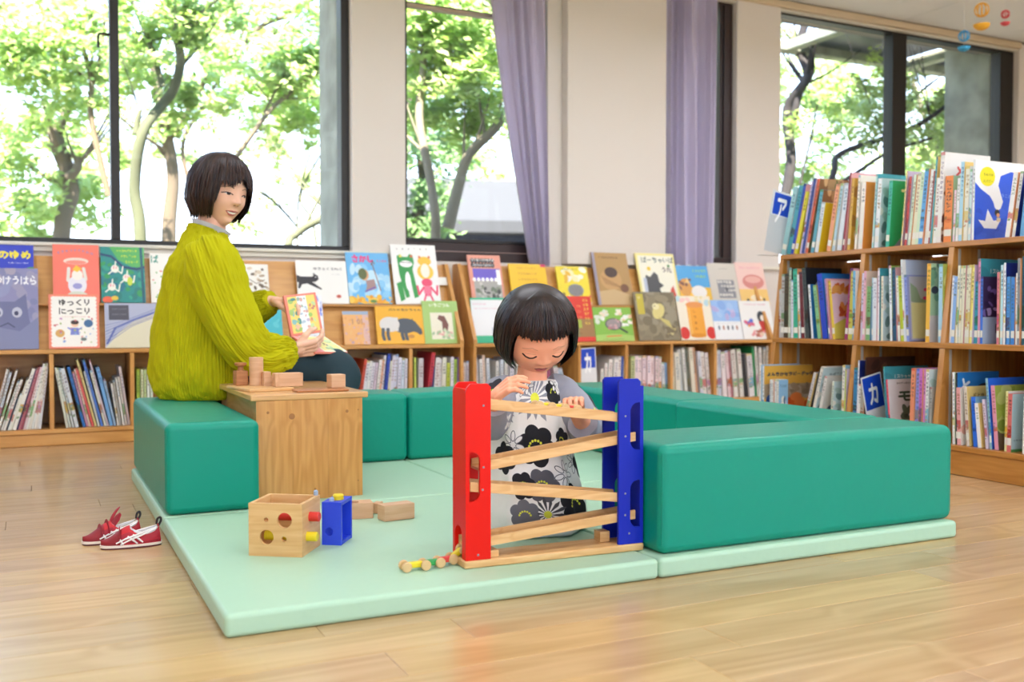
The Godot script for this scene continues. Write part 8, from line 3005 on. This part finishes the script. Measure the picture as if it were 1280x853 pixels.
func toddler() -> void:
	var O := Vector3(1.085, 0.0426, -2.13)
	var t := thing("person", "toddler in a grey and white flowered dress kneeling behind the slope toy", "person", O)
	var skin := hx("fcb08c")
	var q := {"w": 0.080, "h": 0.099, "d": 0.089, "jaw": 0.22, "nose": 0.0105, "nose_top": -0.006, "nose_tip": -0.034, "eye_x": 0.0320, "eye_y": -0.015, "lip_y": -0.056, "cheek": 0.0085, "chin": 0.0045}
	var hxf := facing(Vector3(1.087, 0.518, -2.112), Vector3(-0.17, -0.48, 0.86), 0.05, 1.04)
	hxf.origin -= O
	var b := MB.new()
	b.xf = Transform3D(Basis(), -O)
	var caps := [[Vector3(1.087, 0.37, -2.14), Vector3(1.087, 0.46, -2.125), 0.036, 0.036], [Vector3(1.05, 0.345, -2.145), Vector3(1.12, 0.345, -2.145), 0.034, 0.034], [Vector3(1.085, 0.17, -2.14), Vector3(1.085, 0.31, -2.14), 0.066, 0.052],
		[Vector3(1.005, 0.365, -2.13), Vector3(0.942, 0.305, -2.06), 0.028, 0.024], [Vector3(0.942, 0.305, -2.06), Vector3(0.919, 0.374, -1.985), 0.024, 0.018],
		[Vector3(1.165, 0.365, -2.13), Vector3(1.188, 0.285, -2.035), 0.028, 0.024], [Vector3(1.188, 0.285, -2.035), Vector3(1.116, 0.334, -1.965), 0.024, 0.018],
		[Vector3(1.045, 0.13, -2.16), Vector3(1.04, 0.098, -2.075), 0.050, 0.038], [Vector3(1.125, 0.13, -2.16), Vector3(1.13, 0.098, -2.075), 0.050, 0.038],
		[Vector3(1.04, 0.085, -2.075), Vector3(1.045, 0.078, -2.20), 0.036, 0.028], [Vector3(1.13, 0.085, -2.075), Vector3(1.125, 0.078, -2.20), 0.036, 0.028]]
	blob(b, caps, 0.010, 90.0)
	var hr := frame(Vector3(0.9165, 0.380, -1.979), Vector3(0.42, 0.50, 0.62), Vector3(0.70, -0.45, -0.1))
	blob(b, hand(hr, 0.60, 1.05, 1.0, [0.45, 0.5, 0.55, 0.6], 0.45), 0.0021, 900.0)
	var hl := frame(Vector3(1.112, 0.338, -1.958), Vector3(-0.50, 0.66, 0.60), Vector3(-0.30, -0.62, 0.60))
	blob(b, hand(hl, 0.60, 1.05, -1.0, [0.62, 0.66, 0.7, 0.72], 0.4), 0.0021, 900.0)
	var m := b.mesh(skin_mat("skin_toddler", skin, null))
	var hd := MB.new()
	hd.xf = hxf
	head(hd, q)
	hd.surface(m, skin_mat("face_toddler", skin, face_texture(q, skin, true)))
	part("body", m, t)
	var h := MB.new()
	h.xf = hxf
	var hem := func(a: float) -> float:
		var s := absf(wrapf(a, -PI, PI))
		var y := 0.034 if s < 0.6 else lerpf(0.034, -0.072, smoothstep(0.78, 0.98, s))
		return y - 0.016 * smoothstep(1.2, 2.2, s)
	hair(h, 0.0955, 0.1000, 0.1060, 0.113, hem, ["120c0e", "33201c"], 8, 0.5, 0.7)
	part("hair", h.mesh(hair_mat()), t)
	var cloth := flat("flowered_cotton", "ffffff", 0.85, 0.3)
	cloth.albedo_texture = dress_print()
	var d := MB.new()
	d.xf = Transform3D(Basis(), -O)
	cloth_loft(d, [[0.0455, 1.088, 0.112, -2.13, 0.128], [0.060, 1.088, 0.121, -2.13, 0.138], [0.10, 1.087, 0.122, -2.13, 0.134], [0.16, 1.085, 0.112, -2.13, 0.112], [0.23, 1.083, 0.104, -2.135, 0.092], [0.30, 1.083, 0.100, -2.138, 0.078], [0.345, 1.083, 0.098, -2.14, 0.068], [0.370, 1.084, 0.088, -2.14, 0.058], [0.388, 1.086, 0.070, -2.136, 0.054], [0.402, 1.087, 0.055, -2.132, 0.051]], 120, 0.006, 7, 3, 0.0, 1.0)
	var dress := part("dress", d.mesh(cloth), t)
	var sc := flat("sleeve_cotton", "ffffff", 0.85, 0.3)
	sc.albedo_texture = sleeve_print()
	for s: Array in [[[Vector3(1.035, 0.378, -2.14), Vector3(1.0, 0.366, -2.13), Vector3(0.968, 0.335, -2.096), Vector3(0.944, 0.312, -2.062), Vector3(0.932, 0.330, -2.028), Vector3(0.924, 0.356, -2.002)], [0.038, 0.046, 0.046, 0.042, 0.036, 0.030]], [[Vector3(1.135, 0.378, -2.14), Vector3(1.168, 0.364, -2.13), Vector3(1.186, 0.325, -2.09), Vector3(1.190, 0.288, -2.048), Vector3(1.172, 0.290, -2.015), Vector3(1.150, 0.306, -1.996)], [0.038, 0.046, 0.047, 0.044, 0.040, 0.036]]]:
		var e := MB.new()
		e.xf = Transform3D(Basis(), -O)
		var path := curve(s[0], 6)
		var base := e.v.size()
		var rings := e.tube_rings(path, ramp(s[1], path.size()), 40)
		var noise := FastNoiseLite.new()
		noise.seed = 4
		noise.frequency = 1.0
		for i in rings.size():
			for j in 40:
				var r: Vector3 = rings[i][j] - path[i]
				rings[i][j] = path[i] + r * (1.0 + 0.10 * noise.get_noise_3d(cos(TAU * j / 40) * 1.5, sin(TAU * j / 40) * 1.5, i * 0.22))
		e.loft(rings, true, 1.0, 4.0)
		part("sleeve", e.mesh(sc), dress)


const LAMP := 0.85
